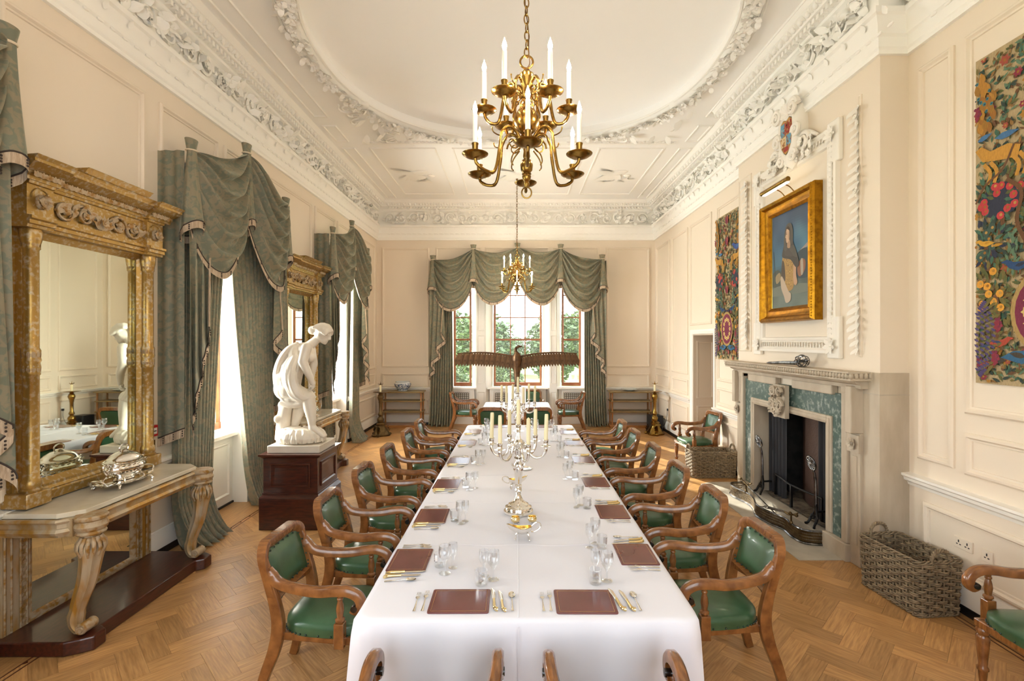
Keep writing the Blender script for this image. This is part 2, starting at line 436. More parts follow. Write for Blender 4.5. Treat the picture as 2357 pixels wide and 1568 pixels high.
for kind in (0, 1):
    a = pi / 4 + (pi / 2 if kind else 0); m = MB(); g = .0006
    for b in blocks:
        if b[2] == kind and b not in nearset:
            x = b[0] * cos(-a) - b[1] * sin(-a); y = b[0] * sin(-a) + b[1] * cos(-a); z = R.uniform(-.0006, 0)
            m.box(x - BL / 2 + g, x + BL / 2 - g, y - BW / 2 + g, y + BW / 2 - g, -.011, z)
    o = m.build('parquet_field', M['oak'], floor, smooth=0, kind='stuff'); o.rotation_euler = (0, 0, a)
# border boards and the double inlay line
for x0, x1 in ((XL - .45, -3.30), (3.455, XR + .45)):
    n = 7
    for i in range(n):
        y0 = YB + (YF - YB) * i / n; y1 = YB + (YF - YB) * (i + 1) / n
        o = MB().box(-(y1 - y0) / 2, (y1 - y0) / 2 - .001, -(x1 - x0) / 2, (x1 - x0) / 2, -.011, .0006).build('border_board', M['oak'], floor, smooth=0)
        o.location = ((x0 + x1) / 2, (y0 + y1) / 2, 0); o.rotation_euler = (0, 0, pi / 2)
o = MB().box(-3.3, 3.455, 12.5, 13.1, -.011, .0006).build('border_board', M['oak'], floor, smooth=0)
for x in (-3.292, -3.252, 3.445, 3.405):
    MB().box(x - .006, x + .006, YB, 12.52, -.011, .001).build('inlay_line', M['oakline'], floor, smooth=0)

# walls -------------------------------------------------------------
WINY = (2.16, 6.01, 9.84); WH = .68; WZ = 3.95
PM = [(0, .002), (0, -.016), (.014, -.03), (.03, -.032), (.044, -.014), (.058, -.012), (.062, .002)]
def panels(wall, rects):
    for x0, x1, z0, z1 in rects:
        MB().frame(x0, x1, z0, z1, PM).build('panel_moulding', M['wall'], wall, smooth=30)
m = MB(); ys = [YB] + [v for c in WINY for v in (c - WH, c + WH)] + [YF + .4]
for a, b in zip(ys[0::2], ys[1::2]): m.box(a, b, 0, .5, 0, ZC)
for c in WINY: m.box(c - WH, c + WH, 0, .5, WZ, ZC)
wall_left = struct(on_left(m.build('wall_left', M['wall'], smooth=0)))
rects = []
for a, b in ((3.42, 4.77), (7.14, 8.66)): rects += [(a, b, 1.45, 4.55), (a, b, 1.02, 1.34), (a, b, .28, .78)]
for c in WINY: rects += [(c - 1.04, c - .06, 4.06, 4.55), (c + .06, c + .96, 4.06, 4.55)]
rects += [(11.2, 12.5, 1.45, 4.55), (11.2, 12.5, 1.02, 1.34), (11.2, 12.5, .28, .78)]
panels(wall_left, rects)

m = MB().box(-(YB), -(8.9), 0, .5, 0, ZC)
m = MB()
m.box(-8.9, -6.78, 0, .5, 0, ZC).box(-5.17, -YB, 0, .5, 0, ZC).box(-6.78, -5.17, 0, .5, 1.4, ZC).box(-YF - .4, -9.96, 0, .5, 0, ZC).box(-9.96, -8.9, 0, .5, 2.28, ZC)
wall_right = struct(on_right(m.build('wall_right', M['wall'], smooth=0)))
rects = []
for a, b in ((12.52, 11.46), (11.27, 10.24), (8.72, 7.56)): rects += [(-a, -b, 1.45, 4.5), (-a, -b, 1.02, 1.34), (-a, -b, .28, .78)]
rects += [(-10.09, -8.99, 2.46, 4.5), (-4.36, -4.0, 1.12, 4.54), (-3.9, -1.2, 1.58, 4.54), (-3.9, -1.2, 1.10, 1.43), (-4.3, -1.2, .27, .76)]
panels(wall_right, rects)

m = MB(); m.box(XL - .5, -2.0, 0, .45, 0, ZC).box(2.02, XR + .5, 0, .45, 0, ZC).box(-2.0, 2.02, 0, .45, 4.0, ZC)
wall_far = struct(on_far(m.build('wall_far', M['wall'], smooth=0)))
rects = []
for a, b in ((-3.46, -2.25), (2.28, 3.4)): rects += [(a, b, 1.48, 4.54), (a, b, .97, 1.32), (a, b, .28, .66)]
rects += [(-2.08, -.92, 4.12, 4.55), (-.82, .82, 4.12, 4.55), (.92, 2.1, 4.12, 4.55)]
panels(wall_far, rects)
m = MB(); m.box(XL - .5, -2.0, YB - .2, YB, 0, ZC).box(2.0, XR + .5, YB - .2, YB, 0, ZC).box(-2.0, 2.0, YB - .2, YB, 0, .95).box(-2.0, 2.0, YB - .2, YB, 4.0, ZC)  # the gap is for the assumed bay window, out of view
wall_back = struct(m.build('wall_back', M['wall'], smooth=0))

# chimney breast with its firebox
OX0, OX1, OZ = -.86, .73, 1.29            # the fire opening, in the wall's own frame (x grows towards the camera)
FY = 5.91
x0, x1 = FY - BY1, FY - BY0; d = -(XR - XBR)
m = MB(); m.box(x0, OX0, d, 0, 0, ZC).box(OX1, x1, d, 0, 0, ZC).box(OX0, OX1, d, 0, OZ, ZC)
wall_chimney = struct(on_right(m.build('wall_chimney', M['wall'], smooth=0), FY))
m = MB(); m.box(OX0 - .02, OX0, d + .02, .42, 0, OZ + .1, 0).box(OX1, OX1 + .02, d + .02, .42, 0, OZ + .1).box(OX0, OX1, .40, .42, 0, OZ + .1).box(OX0, OX1, d + .02, .42, OZ + .08, OZ + .1)
m.build('firebox_lining', M['soot'], wall_chimney, smooth=0)
for a, b in ((-1.40, -1.02), (1.16, 1.20)):
    m = MB().frame(a, b, 2.0, 4.5, [(0, d + .001), (0, d - .01), (.012, d - .016), (.022, d - .006), (.03, d + .001)]); m.build('panel_moulding', M['wall'], wall_chimney)
# stone cladding of the breast below the mantel
m = MB(); m.box(1.23, x1 + .012, d - .012, 0, 0, 1.86).box(x0 - .012, -1.26, d - .012, 0, 0, 1.86)
m.build('stone_cladding', M['stone'], wall_chimney, smooth=0)
MB().box(1.23, x1 + .016, d - .016, 0, 1.66, 1.664).build('stone_joint', M['hearth'], wall_chimney, smooth=0)

# chair rails and skirtings
RAIL = [(0, .86), (-.012, .86), (-.02, .885), (-.05, .905), (-.055, .93), (-.075, .945), (-.075, .965), (0, .97)]
SKIRT = [(0, .07), (-.028, .07), (-.03, .2), (-.018, .225), (-.014, .25), (0, .255)]
BLK = [(0, 0), (-.034, 0), (-.034, .07), (0, .07)]
def rails(side, spans, fix):
    a = MB(); b = MB(); c = MB()
    for s0, s1 in spans: a.run(s0, s1, RAIL); b.run(s0, s1, SKIRT); c.run(s0, s1, BLK)
    struct(fix(a.build('trim_' + side, M['trim'], smooth=30)))
    s = struct(fix(b.build('baseboard_' + side, M['trim'], smooth=30)))
    c.build('base_strip', M['black'], s, smooth=0)
rails('left', ((2.84, 5.33), (6.69, 9.16), (10.52, YF)), on_left)
rails('right', ((-4.47, -YB), (-8.84, -7.35), (-YF, -10.02)), on_right)
rails('far', ((XL, -2.0), (2.02, XR)), on_far)

# cornice: lower mouldings, leafy frieze, dentilled upper mouldings ------------------
def room_loop(dd):
    return [(XL + dd, YB + dd), (XR - dd, YB + dd), (XR - dd, BY0 - dd), (XBR - dd, BY0 - dd), (XBR - dd, BY1 + dd), (XR - dd, BY1 + dd), (XR - dd, YF - dd), (XL + dd, YF - dd)]
CP = [(0, 4.73), (.035, 4.73), (.035, 4.765), (.05, 4.785), (.055, 4.87), (.075, 4.89), (.078, 4.96), (.11, 5.03), (.135, 5.045), (.135, 5.095), (.045, 5.10), (.04, 5.44),
      (.085, 5.465), (.09, 5.495), (.12, 5.50), (.12, 5.545), (.19, 5.55), (.20, 5.575), (.245, 5.62), (.26, 5.625), (.27, 5.66), (.30, 5.70), (0, 5.70)]
m = MB(); vs = []; fs = []
for dd, z in CP: vs += [(x, y, z) for x, y in room_loop(dd)]
for j in range(len(CP) - 1):
    for i in range(8):
        a = j * 8 + i; b = j * 8 + (i + 1) % 8; fs.append((a, b, b + 8, a + 8))
m.add(vs, fs)
cornice = struct(m.build('trim_cornice', M['plaster'], smooth=25))

LEAFT = [(0, .18), (.2, .75), (.45, 1.0), (.7, .72), (1.0, .05)]
def leaf(mb, Mx, l, w, curl=.5, nu=4, nv=4, rib=.15, mi=0, col=None):
    def fn(u, v):
        ww = interp(LEAFT, v)[0] * w * (1 + .22 * cos(v * 22)); x = (u - .5) * 2 * ww
        return (x, v * l * (1 - .25 * curl * v), curl * l * .5 * sin(v * 2.4) * v - rib * abs(u - .5) * w + .004)
    mb.grid(fn, nu, nv, M=Mx, mi=mi, col=col)
def scroll(mb, Mx, r, turns=1.6, rad=.012, n=20, k=5, sgn=1, mi=0):
    pts = []
    for i in range(n + 1):
        t = i / n; a = t * turns * tau; q = r * (1 - t) ** .8 + .12 * r
        pts.append((sgn * (q * cos(a)), q * sin(a), .6 * rad + .5 * r * t * .5))
    mb.tube(pts, lambda t: rad * (1.25 - .6 * t), n=k, M=Mx, mi=mi)
def flower(mb, Mx, r, pet=6, mi=0, col=None, ccol=None):
    for i in range(pet):
        a = tau * i / pet
        leaf(mb, Mx @ rot('Z', a), r, r * .42, .8, 2, 3, .1, mi, col)
    mb.sphere((0, 0, r * .12), r * .24, 6, 4, Mx, mi, ccol or col)
def frieze_bay(mb, Mx, w, h, rr, dens=18):
    """one length of acanthus scrolls in the x,y plane of Mx, rising along z"""
    for sg in (-1, 1):
        scroll(mb, Mx @ mv(sg * w * .24, h * .05 * rr.uniform(-1, 1), 0), h * .34, 1.7, .02, 22, 5, sg)
        flower(mb, Mx @ mv(sg * w * .24, 0, .035), h * .17, 6)
    for i in range(dens):
        x = rr.uniform(-.5, .5) * w; y = rr.uniform(-.38, .38) * h
        leaf(mb, Mx @ mv(x, y, rr.uniform(0, .02)) @ rot('Z', rr.uniform(0, tau)) @ rot('X', rr.uniform(.1, .6)), h * rr.uniform(.32, .55), h * rr.uniform(.09, .15), rr.uniform(.6, 1.3), 4, 4, .3)
fr = random.Random(3)
def wallplane(kind, a, z):        # x runs along the wall, y up, z into the room
    if kind == 'L': return mv(XL + .045, a, z) @ Matrix(((0, 0, 1, 0), (1, 0, 0, 0), (0, 1, 0, 0), (0, 0, 0, 1)))
    if kind == 'R': return mv(XR - .045, a, z) @ Matrix(((0, 0, -1, 0), (-1, 0, 0, 0), (0, 1, 0, 0), (0, 0, 0, 1)))
    if kind == 'B': return mv(XBR - .045, a, z) @ Matrix(((0, 0, -1, 0), (-1, 0, 0, 0), (0, 1, 0, 0), (0, 0, 0, 1)))
    return mv(a, YF - .045, z) @ Matrix(((1, 0, 0, 0), (0, 0, -1, 0), (0, 1, 0, 0), (0, 0, 0, 1)))
def frieze_run(kind, a0, a1):
    mb = MB(); n = max(1, round((a1 - a0) / .62)); w = (a1 - a0) / n
    for i in range(n): frieze_bay(mb, wallplane(kind, a0 + (i + .5) * w, 5.275), w, .36, fr, 22 if kind != 'F' else 16)
    mb.build('frieze_relief', M['plaster'], cornice, smooth=60, kind='stuff')
frieze_run('L', .9, 12.5); frieze_run('R', 7.5, 12.5); frieze_run('B', 4.5, 7.3); frieze_run('F', -3.4, 3.35); frieze_run('R', 1.6, 4.45)
# dentils, egg-and-dart and the small beads of the lower moulding
den = MB(); egg = MB(); bead = MB()
def rowpieces(kind, a0, a1):
    def P(a, dd, z):
        if kind == 'L': return mv(XL + dd, a, z)
        if kind == 'R': return mv(XR - dd, a, z) @ rot('Z', pi)
        if kind == 'B': return mv(XBR - dd, a, z) @ rot('Z', pi)
        return mv(a, YF - dd, z) @ rot('Z', -pi / 2)
    n = int((a1 - a0) / .075)
    for i in range(n):
        den.box(-.05, .012, -.021, .021, -.028, .022, M=P(a0 + (i + .5) * (a1 - a0) / n, .155, 5.522))
    n = int((a1 - a0) / .135)
    for i in range(n):
        a = a0 + (i + .5) * (a1 - a0) / n
        egg.sphere((0, 0, 0), (.03, .036, .042), 8, 5, P(a, .222, 5.597))
        egg.box(-.02, .028, -.007, .007, -.03, .03, M=P(a + .067, .222, 5.597))
        bead.sphere((0, 0, 0), (.014, .04, .016), 6, 4, P(a, .064, 4.88))
        if i % 2 == 0: leaf(bead, P(a, .10, 4.97) @ rot('Y', -.9) @ rot('Z', -pi / 2) , .09, .035, .4, 2, 3)
for k, a, b in (('L', .6, 12.42), ('R', 7.65, 12.42), ('B', 4.2, 7.6), ('F', -3.32, 3.26), ('R', 1.2, 4.2)): rowpieces(k, a, b)
den.build('dentil_row', M['plaster'], cornice, smooth=0, kind='stuff')
egg.build('egg_and_dart_row', M['plaster'], cornice, smooth=60, kind='stuff')
bead.build('bead_row', M['plaster'], cornice, smooth=60, kind='stuff')

# ceiling with the great round wreath ------------------------------------------------
CX, CY, CR = .03, 6.22, 2.50
def oval(a, r):
    c, s_ = cos(a), sin(a); e = 2 / 2.25
    return (CX + r * math.copysign(abs(c) ** e, c), CY + r * math.copysign(abs(s_) ** e, s_))
NA = 96; m = MB(); vs = []; fs = []
def edge(a):
    c, s_ = cos(a), sin(a)
    t = min(((XR + .1 - CX) / c if c > 1e-6 else 9e9), ((XL - .1 - CX) / c if c < -1e-6 else 9e9), ((YF + .1 - CY) / s_ if s_ > 1e-6 else 9e9), ((YB - .1 - CY) / s_ if s_ < -1e-6 else 9e9))
    return (CX + c * t, CY + s_ * t)
angs = [tau * i / NA for i in range(NA)]
for cx_, cy_ in ((XR + .1, YF + .1), (XL - .1, YF + .1), (XL - .1, YB - .1), (XR + .1, YB - .1)): angs.append(atan2(cy_ - CY, cx_ - CX) % tau)
angs.sort(); NA = len(angs)
rings = [[(*edge(a), ZC) for a in angs], [(*oval(a, CR), ZC) for a in angs], [(*oval(a, CR), ZC + .14) for a in angs], [(*oval(a, CR - .25), ZC + .22) for a in angs], [(*oval(a, CR - .9), ZC + .28) for a in angs]]
for rg in rings: vs += rg
for j in range(4):
    for i in range(NA):
        a = j * NA + i; b = j * NA + (i + 1) % NA; fs.append((a, a + NA, b + NA, b))
fs.append(tuple(range(4 * NA, 5 * NA))[::-1]); m.add(vs, fs)
ceiling = struct(m.build('ceiling', M['ceil'], smooth=30))
wr = MB()
wr.tube([(*oval(tau * i / 120, CR + .10), ZC + .02) for i in range(120)], (.075, .11), n=8, closed=True, up=(0, 0, 1))
wr.tube([(*oval(tau * i / 120, CR - .01), ZC + .0) for i in range(120)], .018, n=5, closed=True)
wr.tube([(*oval(tau * i / 120, CR + .22), ZC) for i in range(120)], .02, n=5, closed=True)
wr.build('wreath_core', M['plaster'], ceiling, smooth=60)
wl_ = MB(); rr = random.Random(11)
for i in range(520):
    a = tau * i / 520 + rr.uniform(-.01, .01); side_arc = abs(cos(a)) > .42
    x, y = oval(a, CR + .10 + rr.uniform(-.08, .08)); B = mv(x, y, ZC - (.06 if side_arc else .03)) @ rot('X', pi) @ rot('Z', rr.uniform(0, tau)) @ rot('X', rr.uniform(-.5, .5))
    if side_arc:
        if i % 2: flower(wl_, B, rr.uniform(.06, .095), 6)
        else:
            for q in range(2): leaf(wl_, B @ rot('Z', q * 2.4), rr.uniform(.1, .14), .035, 1.0, 2, 4)
    else:
        leaf(wl_, B, rr.uniform(.09, .13), .035, .8, 2, 4)
wl_.build('wreath_flowers', M['plaster'], ceiling, smooth=60, kind='stuff')
for sx in (-1, 1):
    for sy in (-1, 1):
        a = atan2(sy * .04, sx * 1.0); x, y = oval(atan2(sy * .42, sx * .9), CR + .1)
        MB().lathe([(.0, -.07), (.05, -.065), (.09, -.05), (.12, -.03), (.14, .0)], 16, M=mv(x, y, ZC)).build('wreath_roundel', M['plaster'], ceiling)
# flat enriched strips and panels of the ceiling
def cstrip(x0, x1, y0, y1, w=.035, h=.022):
    def fr_(o, z): return [(x0 + o, y0 + o, z), (x1 - o, y0 + o, z), (x1 - o, y1 - o, z), (x0 + o, y1 - o, z)]
    v = fr_(0, ZC + .001) + fr_(.006, ZC - h) + fr_(w - .008, ZC - h * .8) + fr_(w, ZC + .001); f = []
    for j in range(3):
        for i in range(4): a = j * 4 + i; b = j * 4 + (i + 1) % 4; f.append((a, b, b + 4, a + 4))
    MB().add(v, f).build('ceiling_moulding', M['plaster'], ceiling, smooth=30)
for sg in (-1, 1):
    q = lambda a, b: tuple(sorted((.0 + sg * a, .0 + sg * b)))
    for y0, y1 in ((4.4, 7.83), (8.14, 8.8), (9.09, 12.25), (3.4, 4.1)): cstrip(*q(2.98, 3.22), y0, y1)
    cstrip(*q(1.5, 2.72), 9.09, 11.95)
cstrip(-1.2, 1.25, 9.09, 11.95)
m = MB()
for y in (8.86, 3.58): m.box(-2.76, 2.82, y - .035, y + .035, ZC - .03, ZC)
m.build('ceiling_rib', M['plaster'], ceiling, smooth=0)
m = MB()
for i in range(80):
    m.box(-2.74 + i * .07, -2.70 + i * .07, 8.80, 8.835, ZC - .022, ZC)
m.build('ceiling_dentil_row', M['plaster'], ceiling, smooth=0, kind='stuff')
sp = MB()
for sx in (-1, 1):                                    # leafy spandrels in the corners round the wreath
    for y_, sy in ((8.78, -1), (3.66, 1)):
        for i in range(46):
            u, v = rr.uniform(.08, 2.3), rr.uniform(.05, 1.3)
            x = CX + sx * (2.76 - u); y = y_ + sy * v
            if ((abs(x - CX) / 2.78) ** 2.25 + (abs(y - CY) / 2.78) ** 2.25) < 1.03: continue
            B = mv(x, y, ZC - .012) @ rot('X', pi) @ rot('Z', rr.uniform(0, tau)) @ rot('X', .2)
            if i % 9 == 0: scroll(sp, B, .11, 1.6, .014, 16, 4)
            else: leaf(sp, B, rr.uniform(.16, .28), .05, .7, 2, 4)
sp.build('spandrel_relief', M['plaster'], ceiling, smooth=60, kind='stuff')
for cx_ in (-2.1, .03, 2.1):                           # a low bird relief in each end panel
    b = MB(); B = mv(cx_, 10.45, ZC - .004) @ rot('X', pi)
    b.sphere((0, 0, 0), (.26, .13, .03), 12, 6, B @ rot('Z', .5)); b.sphere((.26, -.18, 0), (.08, .08, .025), 8, 5, B)
    for i in range(7):
        leaf(b, B @ mv(-.05 + .03 * i, .02, .012) @ rot('Z', 1.0 + .16 * i), .55 - .03 * i, .06, .15, 2, 4, .05)
        leaf(b, B @ mv(-.1 + .02 * i, -.05, .012) @ rot('Z', 2.3 + .2 * i), .5 - .03 * i, .06, .15, 2, 4, .05)
    for i in range(5): leaf(b, B @ mv(rr.uniform(-.3, .3), -.55 + rr.uniform(-.1, .1), .008) @ rot('Z', rr.uniform(-1.8, 1.8)), .35, .05, .2, 2, 4, .05)
    b.build('bird_relief', M['plaster'], ceiling, smooth=60)

# windows ------------------------------------------------------------------------------
def sash(parent, x0, x1, z0, z1, cols, rows, y, fw=.055, bw=.024):
    m = MB(); m.frame(x0, x1, z0, z1, [(0, y + .03), (0, y - .035), (fw * .6, y - .035), (fw, y - .012), (fw, y + .03)])
    m.box(x0, x1, y - .045, y + .03, z0 - .0, z0 + .09)
    m.build('sash_frame', M['sash'], parent, smooth=30)
    gx = (x1 - x0 - 2 * fw) / cols; gz = (z1 - z0 - 2 * fw) / rows
    for i in range(1, cols): MB().box(x0 + fw + i * gx - bw / 2, x0 + fw + i * gx + bw / 2, y - .02, y + .02, z0 + fw, z1 - fw).build('glazing_bar', M['sash'], parent, smooth=0)
    for j in range(1, rows):
        h = bw * (1.9 if j == rows // 2 else 1)
        MB().box(x0 + fw, x1 - fw, y - .022, y + .022, z0 + fw + j * gz - h / 2, z0 + fw + j * gz + h / 2).build('glazing_bar', M['sash'], parent, smooth=0)
    p = None
    for i in range(cols):
        for j in range(rows):
            if p is None: p = MB().box(0, gx, -.002, .002, 0, gz).build('pane', M['pane'], parent, smooth=0); o = p
            else: o = p.copy(); COL.objects.link(o)
            o.location = (x0 + fw + i * gx, y + .006, z0 + fw + j * gz)
def lattice(parent, x0, x1, z0, z1, y):
    MB().box(x0, x1, y + .03, y + .04, z0, z1).build('grille_back', M['dark'], parent, smooth=0)
    m = MB(); p = .045
    n = int((x1 - x0) / p); k = int((z1 - z0) / p)
    for i in range(n + 1): x = x0 + i * (x1 - x0) / n; m.box(x - .008, x + .008, y, y + .008, z0, z1)
    for j in range(k + 1): z = z0 + j * (z1 - z0) / k; m.box(x0, x1, y + .002, y + .010, z - .008, z + .008)
    m.build('grille_lattice', M['grille'], parent, smooth=0, kind='stuff')
for i, c in enumerate(WINY):
    w = bpy.data.objects.new('window_%d' % (i + 1), None); COL.objects.link(w); struct(on_left(w, c))
    sash(w, -.60, .60, .98, WZ - .02, 3, 5, .40)
    m = MB(); m.box(-WH, -.60, .0, .5, 0, WZ).box(.60, WH, .0, .5, 0, WZ).box(-WH, WH, 0, .5, WZ - .02, WZ + .02)
    m.build('window_reveal', M['trim'], w, smooth=0)
    for sg in (-1, 1):
        for z0, z1 in ((1.0, 2.3), (2.4, 3.8)):
            f = MB().frame(.06, .36, z0, z1, [(0, .002), (0, -.012), (.02, -.018), (.035, .002)]).build('shutter_panel', M['trim'], w)
            f.location = (sg * .597, 0, 0); f.rotation_euler = (0, 0, pi / 2) if sg > 0 else (0, 0, pi / 2)
            if sg < 0: f.scale = (1, -1, 1)
    MB().box(-.62, .62, .12, .46, .90, .95).build('window_sill', M['trim'], w, bev=.006)
    MB().box(-.60, .60, .2, .46, 0, .90).build('sill_panel', M['trim'], w, smooth=0)
    MB().frame(-.52, .52, .12, .82, [(0, .201), (0, .185), (.02, .18), (.04, .201)]).build('panel_moulding', M['trim'], w)
    MB().box(-.60, .60, .18, .2, 0, .025).build('threshold_strip', M['dark'], w, smooth=0)
    if i == 2: lattice(w, -.48, .48, .2, .74, .185)
w = bpy.data.objects.new('window_7', None); COL.objects.link(w); struct(place(w, (0, YB, 0), pi))  # assumed window behind the camera, added to go with the fill light
for xa in (-1.98, -.62, .74): sash(w, xa, xa + 1.24, .97, 3.98, 3, 5, .12)
for xa in (-.68, .68): MB().box(xa - .06, xa + .06, .02, .2, .95, 4.0).build('mullion', M['trim'], w, smooth=0)
fw_ = [(-1.66, -1.20, 1, 5), (-.61, .65, 3, 5), (1.18, 1.68, 1, 5)]
for i, (a, b, cols, rows) in enumerate(fw_):
    w = bpy.data.objects.new('window_%d' % (i + 4), None); COL.objects.link(w); struct(on_far(w))
    sash(w, a, b, .97, 3.98, cols, rows, .34 if i != 1 else .38, fw=.05)
    MB().box(a - .16, b + .16, .02, .44, .905, .945).build('window_sill', M['trim'], w, bev=.006)
    MB().box(a - .1, b + .1, .13, .44, 0, .905).build('radiator_front', M['trim'], w, smooth=0)
    MB().frame(a - .02, b + .02, .2, .87, [(0, .131), (0, .115), (.02, .11), (.05, .131)]).build('panel_moulding', M['trim'], w)
    lattice(w, a + .05, b - .05, .27, .80, .118)
    MB().box(a - .1, b + .1, .10, .13, 0, .17).build('radiator_skirting', M['trim'], w, smooth=0)
# splayed piers between and beside the far windows
m = MB()
def pier(x0, x1, f0, f1):
    v = [(x0, .45, 0), (x1, .45, 0), (f1, .03, 0), (f0, .03, 0)]; v += [(a, b, 4.0) for a, b, _ in v]
    m.add(v, [(0, 1, 2, 3), (7, 6, 5, 4), (0, 4, 5, 1), (1, 5, 6, 2), (2, 6, 7, 3), (3, 7, 4, 0)])
pier(-1.19, -.62, -1.04, -.80); pier(.66, 1.17, .84, 1.03); pier(-2.01, -1.67, -2.01, -1.80); pier(1.69, 2.03, 1.82, 2.03)
o = struct(on_far(m.build('trim_window_piers', M['trim'], smooth=0)))
for a, b in ((-1.02, -.82), (.86, 1.01)):
    for z0, z1 in ((1.05, 2.3), (2.4, 3.9), (.2, .85)): MB().frame(a, b, z0, z1, [(0, .031), (0, .018), (.014, .014), (.03, .031)]).build('panel_moulding', M['trim'], o)

# doorway ------------------------------------------------------------------------------
dr = bpy.data.objects.new('door_1', None); COL.objects.link(dr); struct(on_right(dr, 9.43))
M['doorshade'] = mat('shade_toned_door_paint', L(196, 182, 164), .5)  # greige puts the shade of the deep doorway into the paint colour
m = MB(); m.box(-.53, -.52, 0, .5, 0, 2.28).box(.52, .53, 0, .5, 0, 2.28).box(-.53, .53, 0, .5, 2.26, 2.28); m.build('door_reveal', M['doorshade'], dr, smooth=0)
MB().box(-.52, .52, .44, .49, .01, 2.26).build('door_leaf', M['doorshade'], dr, smooth=0)
for z0, z1 in ((.15, .85), (1.0, 2.15)):
    f = MB().frame(.07, .40, z0, z1, [(0, .001), (0, -.012), (.02, -.016), (.04, .001)]).build('panel_moulding', M['doorshade'], dr); f.location = (-.52, 0, 0); f.rotation_euler = (0, 0, pi / 2)
    for a, b in ((-.45, -.05), (.05, .45)): MB().frame(a, b, z0, z1, [(0, .441), (0, .43), (.02, .425), (.04, .441)]).build('panel_moulding', M['doorshade'], dr)
MB().frame(-.62, .62, -.1, 2.37, [(0, .0), (0, -.03), (.03, -.04), (.08, -.02), (.09, .0)]).build('door_architrave', M['trim'], dr)

# outside ------------------------------------------------------------------------------
lawn = MB().box(-60, 60, 13.5, 140, -.9, -.7).box(-60, -5.2, -40, 13.5, -.9, -.7).build('ground', M['lawn'], smooth=0); struct(lawn)
def tree(name, label, x, y, h, r, seed, trunk=.3, cone=False, grp=None):
    t = thing(name, label, 'tree' if trunk else 'bush', (x, y, -.72), group=grp); q = random.Random(seed); m = MB()
    n = 2600
    for i in range(n):
        a = q.uniform(0, tau); v = q.uniform(-1, 1); s_ = sqrt(1 - v * v); k = q.uniform(.6, 1.0) * (1 + .18 * noise.noise(Vector((cos(a) * s_ * 2, sin(a) * s_ * 2, v * 2 + seed))))
        zc = h * (.5 + .5 * trunk) ; hz = h * (.5 - .5 * trunk)
        p = (r * k * s_ * cos(a), r * k * s_ * sin(a), zc + hz * v * k)
        B = mv(*p) @ rot('Z', q.uniform(0, tau)) @ rot('X', q.uniform(-1, 1))
        z = r * .10
        m.grid(lambda u, w_: ((u - .5) * z, (w_ - .5) * z, .25 * z * sin(u * 5 + w_ * 4)), 2, 2, M=B)
    m.build('foliage', M['leaf'], t, smooth=180, kind='stuff')
    MB().tube([(0, 0, 0), (.02 * r, 0, h * .4), (0, .03 * r, h * .75)], lambda u: .07 * r * (1.3 - u), n=7).build('trunk', M['bark'], t, smooth=60)
tree('garden_tree', 'round leafy tree seen through the left panes of the middle window', -1.9, 28, 4.5, 1.9, 1, .1)
tree('garden_tree', 'tall leafy tree seen through the right half of the middle window', 2.3, 29, 4.7, 1.75, 2, .1)
tree('garden_tree', 'pale tree filling the narrow left window', -4.6, 34, 4.9, 2.2, 3, .1)
tree('garden_tree', 'broad tree seen through the narrow right window', 5.2, 34.5, 5.2, 2.0, 4, .3)
tree('garden_bush', 'low dark bush at the foot of the narrow left window', -2.6, 18.2, 2.1, 1.0, 5, 0)
tree('garden_bush', 'low dark bush at the lower left of the middle window', -.55, 18.5, 2.15, .85, 6, 0)
for i, x in enumerate((-9.5, -6.5, -3.4, -.3, 2.8, 6, 9.2)):
    tree('garden_bush', 'far green hedge bush, number %s from the left beyond the lawn' % ('one', 'two', 'three', 'four', 'five', 'six', 'seven')[i], x, 42, 3.3, 1.25, 20 + i, 0, grp='hedge bushes at the end of the lawn')
bal = thing('garden_balustrade', 'white garden balustrade beyond the lawn, seen through the right windows', 'balustrade', (6.3, 33, -.72))
MB().box(-4, 4, -.12, .12, .85, 1.0).build('coping', M['white'], bal, smooth=0)
MB().box(-4, 4, -.14, .14, 0, .15).build('plinth', M['white'], bal, smooth=0)
b0 = None
for i in range(22):
    if b0 is None: b0 = MB().lathe([(.06, .15), (.1, .3), (.1, .4), (.05, .62), (.05, .75), (.08, .86)], 8).build('baluster', M['white'], bal); o = b0
    else: o = b0.copy(); COL.objects.link(o)
    o.location = (-3.85 + i * .366, 0, 0)
# ------------------------------------------------------------------ the carved oak armchairs
ARMP = spline([(0, -.306, .800), (0, -.290, .750), (0, -.240, .705), (0, -.13, .683), (0, 0, .678), (0, .10, .69), (0, .185, .690), (0, .245, .660), (0, .262, .612), (0, .235, .580), (0, .205, .590)], 5)
def arm_mb(sg):
    m = MB(); pts = []; n = len(ARMP)
    for i, p in enumerate(ARMP):
        t = i / (n - 1); x = lerp(.232, .285, sm(min(1, (p.y + .30) / .45)))
        pts.append((sg * x, p.y, p.z))
    sec = [(-1, -.7), (-.8, -1), (.8, -1), (1, -.7), (1, .5), (.6, 1), (-.6, 1), (-1, .5)]
    m.tube(pts, lambda t: (lerp(.027, .024, t) * (1.25 if t < .12 else 1) * (1 if t < .8 else lerp(1, .72, (t - .8) / .2)), .026), sec=sec, up=(1, 0, 0) if False else (0, 0.0001, 1))
    return m
